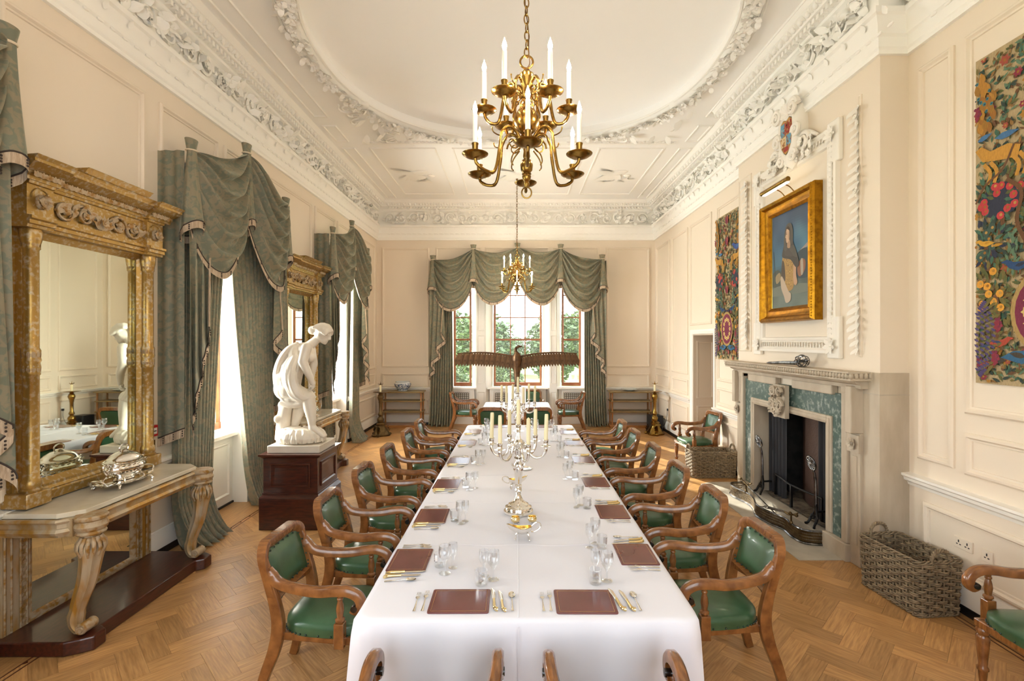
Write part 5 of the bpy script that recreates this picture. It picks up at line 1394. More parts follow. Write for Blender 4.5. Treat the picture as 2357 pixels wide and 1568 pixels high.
for k in range(12):     # folds sweeping down the back, under the hip and up to the knee
    f = k / 11; dy = -.05 - .155 * sin(pi * min(1, f * .62 + .10)); 
    pts = [H(lerp(o_[0], i_[0], f), lerp(o_[1], i_[1], f), dy * (.72, .95, 1.06, 1.04, .92, .72)[j]) for j, (o_, i_) in enumerate(zip(OUT, INN))]
    m.tube(spline(pts, 6), lambda u: .0175 + .004 * sin(u * 8 + k * 2.3), n=7)
for k in range(6):   # bunched hem under the hips
    m.tube(spline([H(20 + 6 * k, 955 + 8 * k, -.12 + .05 * k), H(120, 985 + 4 * k, -.13 + .05 * k), H(250, 965 + 4 * k, -.13 + .05 * k), H(350, 915, -.10 + .03 * k)], 4), .028, n=6)
voxel(m, 'drapery', M['statue'], .008, t, 2)
m = MB()
for k in range(7):   # loose folds of the bodice
    m.tube(spline([H(345 - 8 * k, 345 + 14 * k, -.13), H(290 - 12 * k, 410 + 26 * k, -.15 - .005 * k), H(200 - 2 * k, 520 + 30 * k, -.14), H(150 + 5 * k, 640 + 22 * k, -.13)], 4), .022, n=6)
voxel(m, 'bodice', M['statue'], .009, t, 2)
# ------------------------------------------------------------------ brass chandeliers
def chandelier(label, x, y, zc):
    """zc: height of the big ball"""
    t = thing('brass_chandelier', label, 'chandelier', (x, y, zc)); B_ = M['brass']
    st = MB().lathe([(0, -.44), (.012, -.435), (.02, -.415), (.014, -.40), (.026, -.385), (.030, -.365), (.026, -.355), (.032, -.35), (.026, -.34), (.038, -.325), (.042, -.29), (.032, -.262), (.018, -.25), (.024, -.235), (.020, -.20), (.028, -.16), (.034, -.14), (.026, -.115), (.04, -.10), (.03, -.092), (.055, -.07), (.080, -.03), (.085, .0), (.080, .03), (.055, .07), (.03, .09), (.04, .10), (.026, .115), (.022, .15), (.030, .17), (.02, .20), (.024, .24), (.040, .27), (.046, .29), (.046, .305), (.030, .315), (.022, .33), (.012, .34), (0, .345)], 24).build('stem', B_, t, smooth=40)
    MB().tube([(.042 * cos(a), 0, .385 + .042 * sin(a)) for a in [tau * i / 22 for i in range(22)]], .007, n=7, closed=True).build('top_ring', B_, t)
    MB().tube([(.032 * cos(a), .0, -.472 + .036 * sin(a)) for a in [tau * i / 20 for i in range(20)]], .005, n=7, closed=True).build('bottom_ring', B_, t)
    for tier, (rr_, z0, zd, off, ln) in enumerate(((.372, -.135, -.305, 0.0, 1.0), (.278, .175, .055, pi / 6, .78))):
        for k in range(6):
            B = rot('Z', -pi / 2 + off + tau * k / 6)
            P = [(.03, 0, z0 - .03), (.075 * ln, 0, z0 + .045), (.135 * ln, 0, z0 + .07), (.185 * ln, 0, z0 + .02), (.20 * ln, 0, z0 - .08 * ln), (.235 * ln, 0, zd - .062), (.30 * ln, 0, zd - .072), (rr_ - .012, 0, zd - .04), (rr_, 0, zd - .005)]
            am = MB().tube(spline(P, 6), lambda u: .0105 + .002 * max(0, sin(u * 40)) ** 6, n=8, M=B)
            scroll(am, B @ mv(.095 * ln, 0, z0 - .02) @ rot('X', pi / 2), .052 * ln, 1.5, .0055, 20, 6)
            am.tube(spline([(.185 * ln, 0, z0 + .0), (.215 * ln, 0, z0 + .0), (.245 * ln, 0, z0 + .012), (.255 * ln, 0, z0 + .035)], 3), lambda u: .004, n=6, M=B); am.sphere((.255 * ln, 0, z0 + .037), .006, 6, 5, B)
            am.tube(spline([(.05, 0, z0 - .05), (.10 * ln, 0, z0 - .10), (.115 * ln, 0, z0 - .15), (.10 * ln, 0, z0 - .175)], 3), lambda u: .005 - .001 * u, n=6, M=B)
            ao = am.build('arm', B_, t, smooth=60)
            C = B @ mv(rr_, 0, zd)
            MB().lathe([(.006, -.012), (.025, -.012), (.060, .000), (.080, .014), (.082, .018), (.060, .012), (.012, .010), (.008, .02), (.013, .032), (.018, .045), (.019, .07), (.022, .078), (.022, .083), (.012, .083)], 22, M=C).build('drip_pan', B_, ao, smooth=45)
            MB().lathe([(.0145, .08), (.0145, .262), (.0125, .266), (0, .266)], 12, M=C).build('candle', M['candletube'], ao, smooth=45)
            MB().lathe([(.003, .265), (.0105, .275), (.0145, .294), (.0105, .314), (.004, .332), (0, .346)], 12, M=C).build('bulb', M['bulb'], ao, smooth=80)
    zt = ZC + .27 - zc if (abs((x - CX)) ** 2 + (y - CY) ** 2) < 5 else ZC - zc
    z = .425; i = 0; lk = None
    while z < zt - .02:
        if lk is None:
            lk = MB().tube([(.016 * cos(a), 0, .032 * sin(a)) for a in [tau * j / 16 for j in range(16)]], .0042, n=6, closed=True).build('chain_link', B_, t); o = lk
        else: o = lk.copy(); COL.objects.link(o)
        o.location = (.0 + .002 * sin(i), 0, z + .02); o.rotation_euler = (0, 0, pi / 2 * (i % 2) + .4); z += .055; i += 1
    MB().tube(spline([(.0, 0, .34), (.02, .004, .38), (.014, -.006, .45), (.012, .008, .6), (-.01, .01, .8), (.012, -.01, 1.05), (-.012, .008, 1.4), (.0, 0, zt)], 6), .0032, n=5).build('flex', M['bronze'], t)
    MB().lathe([(.0, zt - .05), (.015, zt - .05), (.05, zt - .02), (.06, zt), (0, zt)], 16).build('ceiling_rose', B_, t)
    return t
chandelier('large brass chandelier nearer us over the dining table', .063, 3.25, 3.595)
chandelier('brass chandelier far off before the bay window pelmet', .0, 10.75, 3.60)

# ------------------------------------------------------------------ stone fireplace (own frame: x towards the camera, -y into the room)
d0 = -(XR - XBR)                                           # face of the breast
f = thing('stone_fireplace', 'tall pale stone fireplace with green marble slips on the chimney breast', 'fireplace', (XR, FY, 0), -pi / 2)
ST = M['stone']
a_ = d0 - .075                                             # face of the architrave
def U(o0, o1, z0, zt, y0, y1, mi=0):                       # an upside-down U round the opening
    m = MB(); m.box(OX0 - o1, OX0 - o0, y0, y1, z0, zt + o1).box(OX1 + o0, OX1 + o1, y0, y1, z0, zt + o1).box(OX0 - o0, OX1 + o0, y0, y1, zt + o0, zt + o1); return m
U(.0, .085, .17, OZ, d0 - .055, d0 + .06).build('inner_moulding', ST, f, smooth=0, bev=.012)
U(.02, .06, .17, OZ, d0 - .066, d0).build('inner_moulding', ST, f, smooth=0, bev=.008)
for bx in ((OX0 - .27, OX0 - .085, .17, OZ + .33), (OX1 + .085, OX1 + .27, .17, OZ + .33), (OX0 - .085, OX1 + .085, OZ + .085, OZ + .33)):
    MB().box(bx[0], bx[1], d0 - .035, d0 + .01, bx[2], bx[3]).build('green_marble_slip', M['greenmarble'], f, smooth=0)
# architrave with ears and a raised centre
for sg, ox in ((-1, OX0), (1, OX1)):
    e = ox + sg * .27
    xa, xb = sorted((e, e + sg * .085)); MB().box(xa, xb, a_, d0, .17, 1.70).build('architrave_jamb', ST, f, smooth=0, bev=.012)
    xa, xb = sorted((e + sg * .085, e + sg * .15)); MB().box(xa, xb, a_, d0, 1.27, 1.70).build('architrave_ear', ST, f, smooth=0, bev=.012)
    xa, xb = sorted((e, e + sg * .15)); MB().box(xa, xb, a_ - .004, d0, 1.64, 1.72).build('architrave_head', ST, f, smooth=0, bev=.012)
    xa, xb = sorted((ox, e + sg * .10)); MB().box(xa, xb, a_ - .02, d0, 0, .17).build('jamb_block', ST, f, smooth=0, bev=.006)
    # outer pilaster, its console above and rosette block
    xa, xb = sorted((e + sg * .085, e + sg * .23)); MB().box(xa, xb, d0 - .045, d0, 0, 1.27).build('pilaster', ST, f, smooth=0, bev=.006)
    xa2, xb2 = xa + .04, xb - .035; MB().box(xa2, xb2, d0 - .054, d0, .2, 1.05).build('pilaster_panel', ST, f, smooth=0, bev=.005)
    xa, xb = sorted((e + sg * .14, e + sg * .23)); MB().box(xa, xb, d0 - .13, d0, 1.27, 1.72).build('console_block', ST, f, smooth=0, bev=.01)
    cx_ = e + sg * .165; m = MB()
    Bm = mv(cx_, d0 - .05, 1.17) @ rot('X', pi / 2); m.box(-.085, .085, -.085, .085, 0, .02, M=Bm)
    flower(m, Bm @ mv(0, 0, .02), .08, 8); flower(m, Bm @ mv(0, 0, .05), .045, 6); m.build('rosette', ST, f, smooth=50)
xm = (OX0 + OX1) / 2
for xa, xb in ((OX0 - .12, xm - .18), (xm + .18, OX1 + .12)): MB().box(xa, xb, a_, d0, 1.60, 1.70).build('architrave_head', ST, f, smooth=0, bev=.012)
# carved cartouche on the keystone
m = MB(); Bm = mv(xm, a_ - .03, 1.43) @ rot('X', pi / 2); q = random.Random(8)
m.box(-.135, .135, -.20, .19, -.03, .02, M=Bm); m.sphere((0, 0, .01), (.12, .17, .03), 18, 10, Bm)
for sg in (-1, 1):
    for cx_, cy_, r_ in ((.07, .11, .055), (.085, -.05, .06), (.04, -.13, .04)): scroll(m, Bm @ mv(sg * cx_, cy_, .045), r_, 1.6, .016, 18, 6, sg)
for k in range(64): leaf(m, Bm @ mv(q.uniform(-.11, .11), q.uniform(-.17, .16), .03) @ rot('Z', q.uniform(0, tau)) @ rot('X', .4), q.uniform(.06, .10), .024, 1.1, 2, 3)
m.sphere((0, .01, .04), (.035, .05, .03), 12, 7, Bm)
m.build('carved_cartouche', M['stone'], f, smooth=60)
MB().run(-1.40, 1.30, [(d0, 1.70), (d0 - .085, 1.70), (d0 - .09, 1.735), (d0 - .13, 1.75), (d0 - .15, 1.775), (d0, 1.775)], e0=0, e1=0).build('bed_moulding', ST, f, smooth=30)
MB().box(-1.43, 1.33, d0 - .20, d0, 1.775, 1.80).build('shelf_fascia', ST, f, smooth=0, bev=.004)
MB().box(-1.43, 1.33, d0 - .222, d0, 1.845, 1.86).build('mantel_shelf', ST, f, smooth=0, bev=.004)
MB().box(-1.42, 1.32, d0 - .20, d0, 1.80, 1.846).build('shelf_core', ST, f, smooth=0)
for xa, xb in ((OX0, OX0 + .012), (OX1 - .012, OX1)): MB().box(xa, xb, d0 - .05, .0, .10, OZ).build('opening_cheek', ST, f, smooth=0)
gb = None
def gad(x, y):
    global gb
    if gb is None: gb = MB().sphere((0, 0, 0), (.021, .022, .030), 10, 7).build('gadroon', ST, f, smooth=80); o = gb
    else: o = gb.copy(); COL.objects.link(o)
    o.location = (x, y, 1.822)
for k in range(58): gad(-1.41 + 2.72 * (k + .5) / 58, d0 - .203)
for k in range(5): gad(1.322, d0 - .19 + .045 * k); gad(-1.422, d0 - .19 + .045 * k)
MB().box(OX0 - .0, OX1, d0 - .06, .40, .0, .10).build('hearth_step', M['hearth'], f, smooth=0)
MB().grid(lambda u, v: (lerp(OX0 + .05, OX1 - .05, u), lerp(d0 + .06, .38, v), .101 + .02 * noise.noise(Vector((u * 9, v * 6, 0))) + .02), 30, 14).build('ash_bed', M['ash'], f, smooth=60, kind='stuff')
m = MB(); hp = [(-1.62, d0), (-1.62, -.62), (-1.52, -.78), (1.06, -.78), (1.06, d0)]; n = 5
m.add([(x, y, -.008) for x, y in hp] + [(x, y, .006) for x, y in hp], [tuple(range(n)), tuple(range(n, 2 * n))[::-1]] + [(i, i + n, (i + 1) % n + n, (i + 1) % n) for i in range(n)])
hs = m.build('hearth_slab', M['hearth'], f, smooth=0)
# fireback and black drapes in the opening
MB().grid(lambda u, v: (lerp(-.50, .45, u), .16 - .12 * sin(pi * u), lerp(.1, 1.36, v)), 14, 2).build('fireback', M['rust'], f, smooth=60)
for sg, xa, xb, xe in ((-1, -.84, -.45, -.40), (1, .71, .25, .34)):
    MB().grid(lambda u, v: (lerp(xa, lerp(xb, xe if sg < 0 else xe, v * 0 + (1 - v) * .0) + (-.02 * sg) * v, u), -.10 + .022 * cos(tau * 5 * u + v), lerp(.12, 1.36, v)), 46, 8).build('black_drape', M['blackcloth'], f, smooth=180)

# andirons, fender, fire irons
def andiron(label, y, flip):
    t = thing('andiron', label, 'andiron', (3.30, y, .10), -pi / 2)
    I = M['iron']
    MB().tube(spline([(0, 0, .10), (0, .0, .3), (.0, -.005, .5), (0, -.02, .60), (0, -.04, .63)], 4), lambda u: .017 - .005 * u, n=8).build('shaft', I, t)
    Bd = mv(0, -.05, .70) @ rot('X', pi / 2 + .25)
    m = MB(); m.tube([(.075 * cos(a), .075 * sin(a), 0) for a in [tau * i / 26 for i in range(26)]], .010, n=7, closed=True, M=Bd)
    m.tube([(.05 * cos(a), .05 * sin(a), 0) for a in [tau * i / 20 for i in range(20)]], .006, n=6, closed=True, M=Bd)
    for k in range(8): a = tau * k / 8; m.tube([(.0, 0, 0), (.04 * cos(a), .04 * sin(a), .006), (.075 * cos(a + .2), .075 * sin(a + .2), 0)], .007, n=6, M=Bd)
    m.sphere((0, 0, .004), .02, 8, 6, Bd); m.build('pierced_disc', I, t, smooth=60)
    m = MB()
    for sg in (-1, 1):
        m.tube(spline([(0, 0, .26), (sg * .02, 0, .16), (sg * .055, -.02, .09), (sg * .06, -.05, .03), (sg * .085, -.07, .012)], 4), lambda u: .014, n=7)
        scroll(m, mv(sg * .03, -.012, .10) @ rot('X', pi / 2), .03, 1.4, .006, 14, 5, sg)
    m.build('scrolled_foot', M['ironblack'], t)
    MB().tube([(0, 0, .16), (0, .1, .165), (0, .34, .15), (0, .36, .0)], .012, n=6).build('billet_bar', M['ironblack'], t)
    return t
andiron('steel andiron with pierced disc, the farther of two in the fireplace', 6.66, 1); andiron('steel andiron with pierced disc, the nearer of two in the fireplace', 5.47, -1)
t = thing('fire_guard_rail', 'low black iron rail standing behind the andirons', 'fire rail', (3.42, 6.05, .12), -pi / 2)
MB().tube(spline([(-.5, 0, .27), (-.2, -.06, .28), (.0, -.07, .27), (.5, 0, .26)], 5), .013, n=7).build('rail', M['ironblack'], t)
for x, y in ((-.5, 0), (0, -.07), (.5, 0)): MB().box(x - .014, x + .014, y - .014, y + .014, 0, .27).build('upright', M['ironblack'], t, bev=.003)
FPATH = spline([(3.20, 7.02, 0), (3.02, 6.98, 0), (2.97, 6.80, 0), (3.03, 6.5, 0), (3.00, 6.28, 0), (2.93, 6.05, 0), (2.95, 5.82, 0), (3.02, 5.6, 0), (3.00, 5.38, 0), (3.04, 5.23, 0), (3.20, 5.18, 0)], 6)
t = thing('pierced_fender', 'low serpentine pierced steel fender on the hearth', 'fender', (0, 0, .006))
MB().tube([p + Vector((0, 0, .012)) for p in FPATH], (.014, .02), n=8, up=(0, 0, 1)).build('foot_moulding', M['iron'], t)
MB().tube([p + Vector((0, 0, .145)) for p in FPATH], .009, n=7).build('top_rail', M['iron'], t)
m = MB(); n = len(FPATH)
fine = spline(FPATH, 5)
for i in range(0, len(fine) - 1, 2):
    a, b = fine[i], fine[min(i + 2, len(fine) - 1)]
    for z0, z1 in ((.02, .08), (.08, .14), (.08, .02), (.14, .08)): m.tube([a + Vector((0, 0, z0)), b + Vector((0, 0, z1))], .0032, n=4, cap=False)
m.build('pierced_gallery', M['darkbrass'], t, smooth=60, kind='stuff')
for y, x in ((6.55, 3.03), (5.42, 3.0)):
    m = MB().tube([(x, y, .14), (x, y, .22), (x + .0, y, .25)], .009, n=7); m.tube(spline([(x - .06, y + .03, .27), (x - .03, y, .245), (x + .03, y, .245), (x + .06, y - .03, .27)], 4), .009, n=7)
    m.sphere((x, y, .15), (.02, .02, .03), 8, 6); m.build('iron_rest', M['darkbrass'], t)
def fire_iron(name, label, p0, p1, kind):
    a, b = Vector(p0), Vector(p1); t = thing(name, label, 'fire iron', p0); dv = b - a
    MB().tube([(0, 0, 0), dv], .007, n=7).build('shaft', M['iron'], t)
    u = dv.normalized(); m = MB()
    m.sphere(-u * .01, .019, 8, 6); m.tube([-u * .01, u * .14], lambda q: .011 + .004 * sin(q * 12), n=8); m.build('handle', M['darkbrass'], t)
    e = MB()
    if kind == 'shovel':
        w = u.cross(Vector((0, 0, 1))).normalized(); e.grid(lambda s, v: dv + u * (v * .15) + w * ((s - .5) * .11 * (.5 + v * .6)) + Vector((0, 0, .02 * abs(s - .5) * 2)), 6, 4)
    elif kind == 'tongs':
        e.tube([u * .2, u * .22 + Vector((.012, .012, 0)), dv + Vector((.02, .02, 0))], .006, n=6); e.sphere(dv, .014, 8, 6)
    else: e.tube([dv, dv + u * .04], lambda q: .009 * (1 - q) + .001, n=6)
    e.build('business_end' if False else 'working_end', M['iron'], t)
fire_iron('poker', 'steel poker leaning on the far end of the fender', (3.0, 6.62, .30), (3.16, 6.02, .03), 'poker')
fire_iron('fire_tongs', 'steel fire tongs lying along the fender, nearest the grate', (3.02, 5.36, .262), (3.10, 6.1, .10), 'tongs')
fire_iron('fire_shovel', 'steel fire shovel lying along the fender beside the tongs', (2.985, 5.42, .265), (3.02, 6.02, .12), 'shovel')

# basket-hilted sword on the mantel
t = thing('basket_hilt_sword', 'basket hilted sword lying on the mantel shelf', 'sword', (3.14, 5.50, 1.861), pi / 2 - .07)
MB().tube([(0.04, 0, .04), (.4, 0, .03), (.78, 0, .012), (.84, 0, .008)], lambda u: (.024 * (1 - .6 * u) * (1 if u < .9 else .6), .004), n=8).build('blade', M['iron'], t)
MB().tube([(-.14, 0, .075), (.03, 0, .06)], .014, n=8).build('grip', M['ironblack'], t)
m = MB()
for k in range(9):
    a = tau * k / 9; m.tube(spline([(.04, .012 * cos(a), .06 + .012 * sin(a)), (.0, .06 * cos(a), .066 + .06 * sin(a)), (-.08, .066 * cos(a + .3), .07 + .062 * sin(a + .3)), (-.135, .02 * cos(a), .075 + .02 * sin(a))], 4), .005, n=6)
for xx, r in ((-.03, .063), (-.09, .06)): m.tube([(xx, r * cos(a), .068 + r * sin(a)) for a in [tau * i / 20 for i in range(20)]], .004, n=5, closed=True)
m.sphere((-.15, 0, .076), .018, 8, 6); m.build('basket_hilt', M['iron'], t)

# ------------------------------------------------------------------ overmantel plasterwork, crest, portrait
PYc = 5.86
t = thing('overmantel_frame', 'moulded plaster overmantel frame with eared corners round the portrait', 'overmantel', (XR, PYc, 0), -pi / 2)
P2 = M['plaster2']; x0_, x1_, z0_, z1_ = -.87, .83, 2.02, 4.36
MB().frame(x0_, x1_, z0_, z1_, [(0, d0), (0, d0 - .05), (.03, d0 - .055), (.05, d0 - .035), (.13, d0 - .035), (.145, d0 - .045), (.17, d0 - .03), (.18, d0)]).build('frame', P2, t, smooth=30)
m = MB(); q = random.Random(12)
def edging(xa, za, xb, zb, n):
    for i in range(n):
        k = (i + .5) / n; ang = atan2(zb - za, xb - xa) - pi / 2
        for s_ in (-1, 1): leaf(m, mv(lerp(xa, xb, k), d0 - .036, lerp(za, zb, k)) @ rot('X', pi / 2) @ rot('Z', ang + s_ * .7), .06, .02, .8, 2, 3)
edging(x0_ + .09, z0_ + .1, x0_ + .09, z1_ - .1, 40); edging(x1_ - .09, z0_ + .1, x1_ - .09, z1_ - .1, 40); edging(x0_ + .1, z0_ + .09, x1_ - .1, z0_ + .09, 28); edging(x0_ + .1, z1_ - .09, x1_ - .1, z1_ - .09, 28)
m.build('leaf_enrichment', P2, t, smooth=60, kind='stuff')
for sx, xx in ((-1, x0_), (1, x1_)):
    for z, h in ((z0_, 1), (z1_, -1)):
        xa, xb = sorted((xx + sx * .05, xx - sx * .14)); za, zb = sorted((z - h * .05, z + h * .38))
        MB().box(xa, xb, d0 - .05, d0, za, zb).build('ear_block', P2, t, smooth=0, bev=.01)
        e = MB(); Bm = mv(xx - sx * .07, d0 - .05, z + h * .08) @ rot('X', pi / 2); flower(e, Bm, .07, 7)
        for k in range(7): leaf(e, Bm @ rot('Z', k * .9), .12, .03, .7, 2, 3)
        e.build('corner_leaf', P2, t, smooth=60)
m = MB(); q = random.Random(13)     # carved flowers and scrolls climbing to the crest
for i in range(46):
    xx = q.uniform(-.48, .48); hh = .26 * (1 - (abs(xx) / .5) ** 1.3); zz = z1_ - .05 + q.uniform(-.10, max(.0, hh))
    Bm = mv(xx, d0 - .06 - q.uniform(0, .04), zz) @ rot('X', pi / 2) @ rot('Z', q.uniform(0, tau)) @ rot('X', q.uniform(-.3, .3))
    if i % 3 == 0: flower(m, Bm, q.uniform(.05, .075), 6)
    else: leaf(m, Bm, q.uniform(.1, .16), .035, .9, 3, 4)
for sg in (-1, 1):
    scroll(m, mv(sg * .30, d0 - .05, z1_ + .03) @ rot('X', pi / 2), .10, 1.7, .024, 24, 7, sg); scroll(m, mv(sg * .14, d0 - .06, z1_ - .02) @ rot('X', pi / 2), .08, 1.6, .02, 22, 7, sg)
    m.tube(spline([(sg * .5, d0 - .02, z1_ + .02), (sg * .4, d0 - .05, z1_ + .10), (sg * .26, d0 - .06, z1_ + .15), (sg * .12, d0 - .05, z1_ + .12)], 4), lambda u: .02 + .01 * u, n=7)
m.build('carved_flowers', P2, t, smooth=60)
# crest
t = thing('crest_cartouche', 'plaster cartouche with painted shield above the overmantel, touching the cornice', 'crest', (XR, PYc - .06, 4.56), -pi / 2)
sh = [(-.12, .16), (-.06, .19), (0, .165), (.06, .19), (.12, .16), (.135, .02), (.11, -.12), (.05, -.2), (0, -.23), (-.05, -.2), (-.11, -.12), (-.135, .02)]
def shield(k, y): return [(x * k, y, z * k) for x, z in sh]
m = MB(); n = len(sh)
L3 = [(1.65, d0), (1.75, d0 - .06), (1.55, d0 - .12), (1.15, d0 - .145), (1.02, d0 - .13)]
vs = []; fs = []
for k, y in L3: vs += shield(k, y)
for j in range(4):
    for i in range(n): fs.append((j * n + i, j * n + (i + 1) % n, (j + 1) * n + (i + 1) % n, (j + 1) * n + i))
m.add(vs, fs)
for sg in (-1, 1):
    scroll(m, mv(sg * .17, d0 - .13, .26) @ rot('X', pi / 2), .085, 1.7, .026, 24, 7, sg); scroll(m, mv(sg * .20, d0 - .12, -.02) @ rot('X', pi / 2), .07, 1.6, .022, 22, 7, -sg); scroll(m, mv(sg * .13, d0 - .11, -.28) @ rot('X', pi / 2), .06, 1.6, .02, 22, 7, sg)
for k in range(9): leaf(m, mv(0, d0 - .12, .24) @ rot('X', pi / 2) @ rot('Z', (k - 4) * .38), .16, .04, .8, 3, 4)
m.build('scrolled_surround', P2, t, smooth=50)
m = MB(); y = d0 - .134
red, blu, gld, crm = L(150, 44, 36), L(96, 150, 176), L(176, 130, 66), L(214, 190, 150)
def quad(xa, xb, za, zb, c, yy=y): m.add([(xa, yy, za), (xb, yy, za), (xb, yy, zb), (xa, yy, zb)], [(0, 1, 2, 3)], col=c)
vs = shield(.98, y + .001); m.add(vs, [tuple(range(n))], col=gld)
quad(-.115, -.035, .0, .15, blu); quad(-.03, .115, .01, .15, red); quad(-.105, .0, -.13, -.01, crm); quad(.005, .105, -.13, -.005, blu); quad(-.05, .05, -.19, -.135, red)
q = random.Random(3)
for k in range(60):
    px_, pz_ = q.uniform(-.1, .1), q.uniform(-.15, .14); s_ = q.uniform(.006, .014)
    m.add([(px_ + s_ * cos(a), y - .0012, pz_ + s_ * sin(a) * 1.3) for a in (0, 1.2, 2.5, 3.8, 5.1)], [(0, 1, 2, 3, 4)], col=q.choice((gld, crm, red, gld)))
m.build('painted_shield', M['print'], t, smooth=0, label='painted heraldic shield in red, blue and gold')

# portrait
t = thing('portrait_painting', 'gold framed portrait of a hooded woman in a dark cloak over the mantel', 'painting', (XR, PYc + .035, 3.13), -pi / 2)
w_, h_ = .40, .59; yb = d0 - .03
prf = lambda: [(0, yb + .028), (0, yb - .06), (.025, yb - .10), (.05, yb - .085), (.07, yb - .05), (.10, yb - .035), (.135, yb - .03), (.15, yb - .045), (.165, yb - .03), (.178, yb - .018)]
MB().frame(-w_ - .18, w_ + .18, -h_ - .16, h_ + .16, prf()).build('gilt_frame', M['giltframe'], t, smooth=25)
MB().frame(-w_ - .025, w_ + .025, -h_ - .025, h_ + .025, [(-.0, yb - .02), (.0, yb - .022), (.03, yb - .012)]).build('gold_slip', M['giltflat'], t, smooth=0)
m = MB()
for (xa, za, xb, zb, n_) in ((-w_ - .16, h_ + .138, w_ + .16, h_ + .138, 44), (-w_ - .16, -h_ - .138, w_ + .16, -h_ - .138, 44), (-w_ - .158, -h_ - .13, -w_ - .158, h_ + .13, 48), (w_ + .158, -h_ - .13, w_ + .158, h_ + .13, 48)):
    for i in range(n_):
        k = (i + .5) / n_; m.sphere((lerp(xa, xb, k), yb - .085, lerp(za, zb, k)), (.012, .01, .012), 6, 4)
m.build('beaded_ornament', M['giltframe'], t, smooth=60, kind='stuff')
m = MB(); yy = [yb - .010]; KX = .40 / .46
def poly(pts, c, smooth_=True):
    yy[0] -= .0004
    P = spline([(x * KX, 0, z) for x, z in pts], 4, closed=True) if smooth_ else [Vector((x * KX, 0, z)) for x, z in pts]
    m.add([(p.x, yy[0], p.z) for p in P], [tuple(range(len(P)))], col=c)
NG = 30; NV = 40
for i in range(NG):
    for j in range(NV):
        u, v = i / NG, j / NV; n_ = noise.noise(Vector((u * 4, v * 5, 2))); n2 = noise.noise(Vector((u * 9, v * 3, 7)))
        c = interp([(0, .13, .16, .14), (.18, .11, .14, .12), (.34, .045, .075, .09), (.45, .05, .13, .19), (.6, .045, .12, .2), (.8, .045, .085, .15), (1, .04, .065, .115)], v)
        k_ = sm((u - .4) / .4) * sm((v - .4) / .15) * sm((.95 - v) / .25); n3 = noise.noise(Vector((u * 3 + v * 2.5, v * 4 - u, 7))); c = tuple(lerp(a, b, .5 * k_ * max(0, n3 + .5)) for a, b in zip(c, (.12, .28, .32)))
        c = tuple(max(.01, a * (1 + .35 * n_)) for a in c)
        xa = -w_ + 2 * w_ * u; za = -h_ + 2 * h_ * v; m.add([(xa, yy[0], za), (xa + 2 * w_ / NG, yy[0], za), (xa + 2 * w_ / NG, yy[0], za + 2 * h_ / NV), (xa, yy[0], za + 2 * h_ / NV)], [(0, 1, 2, 3)], col=c)
poly([(.14, .02), (.3, .08), (.46, .14), (.46, .10), (.3, .05)], (.32, .27, .25)); poly([(.08, -.04), (.25, .06), (.46, .04), (.46, -.25), (.1, -.22)], (.035, .055, .07))
poly([(-.46, -.16), (-.3, -.1), (-.1, -.2), (.1, -.2), (.1, -.32), (-.46, -.3)], (.06, .075, .06)); poly([(-.46, -.33), (-.1, -.3), (.46, -.34), (.46, -.42), (-.46, -.42)], (.15, .17, .14))
poly([(-.42, .14), (-.405, .14), (-.36, -.22), (-.375, -.22)], (.03, .035, .03), False)
poly([(-.36, -.18), (-.25, -.14), (-.22, -.22), (-.33, -.27)], (.28, .21, .11)); poly([(.2, -.1), (.3, -.04), (.38, -.08), (.36, -.18), (.26, -.24), (.2, -.2)], (.24, .10, .05)); poly([(.27, -.06), (.32, -.05), (.33, -.2), (.28, -.22)], (.36, .30, .24))
poly([(-.16, .06), (-.08, .10), (.06, .02), (.12, -.2), (.09, -.36), (-.06, -.38), (-.18, -.3), (-.2, -.1)], (.36, .21, .065))
q = random.Random(2)
for k in range(90):
    px_, pz_ = q.uniform(-.16, .07), q.uniform(-.34, .04); s_ = .008; yk = yy[0] - .0005
    m.add([(px_ - s_, yk, pz_), (px_, yk, pz_ - s_), (px_ + s_, yk, pz_), (px_, yk, pz_ + s_)], [(0, 1, 2, 3)], col=q.choice(((.16, .09, .04), (.5, .33, .1))))
yy[0] -= .0006
poly([(-.17, .0), (-.12, -.06), (-.1, -.24), (-.17, -.26), (-.2, -.12)], (.07, .05, .035)); poly([(-.22, -.22), (-.17, -.2), (-.02, -.38), (.04, -.42), (.03, -.5), (-.08, -.52), (-.13, -.44), (-.2, -.34)], (.46, .36, .27))
poly([(.12, .0), (.17, -.02), (.17, -.2), (.2, -.3), (.14, -.33), (.1, -.24)], (.48, .29, .18))
CL, HD, HS = (.055, .048, .043), (.085, .075, .066), (.048, .041, .036)      # cloak, hood, hood lining
poly([(-.06, .30), (.05, .28), (.11, .16), (.2, .02), (.24, -.1), (.16, -.12), (.04, -.02), (-.12, .02), (-.18, .06), (-.14, .16), (-.10, .26)], CL)
poly([(.0, .12), (.12, .14), (.2, .0), (.1, .02)], (.085, .074, .064)); poly([(-.10, .13), (-.02, .12), (.1, .02), (-.1, .05)], (.07, .06, .054))
poly([(-.11, .33), (-.07, .40), (.0, .425), (.07, .39), (.10, .30), (.09, .20), (.04, .15), (-.02, .15), (-.07, .10), (-.12, .12), (-.13, .22)], HD)
poly([(-.085, .34), (-.04, .385), (.02, .36), (.035, .27), (.0, .18), (-.06, .16), (-.085, .24)], HS)
poly([(-.035, .22), (.02, .22), (.03, .13), (-.04, .14)], (.36, .22, .14))
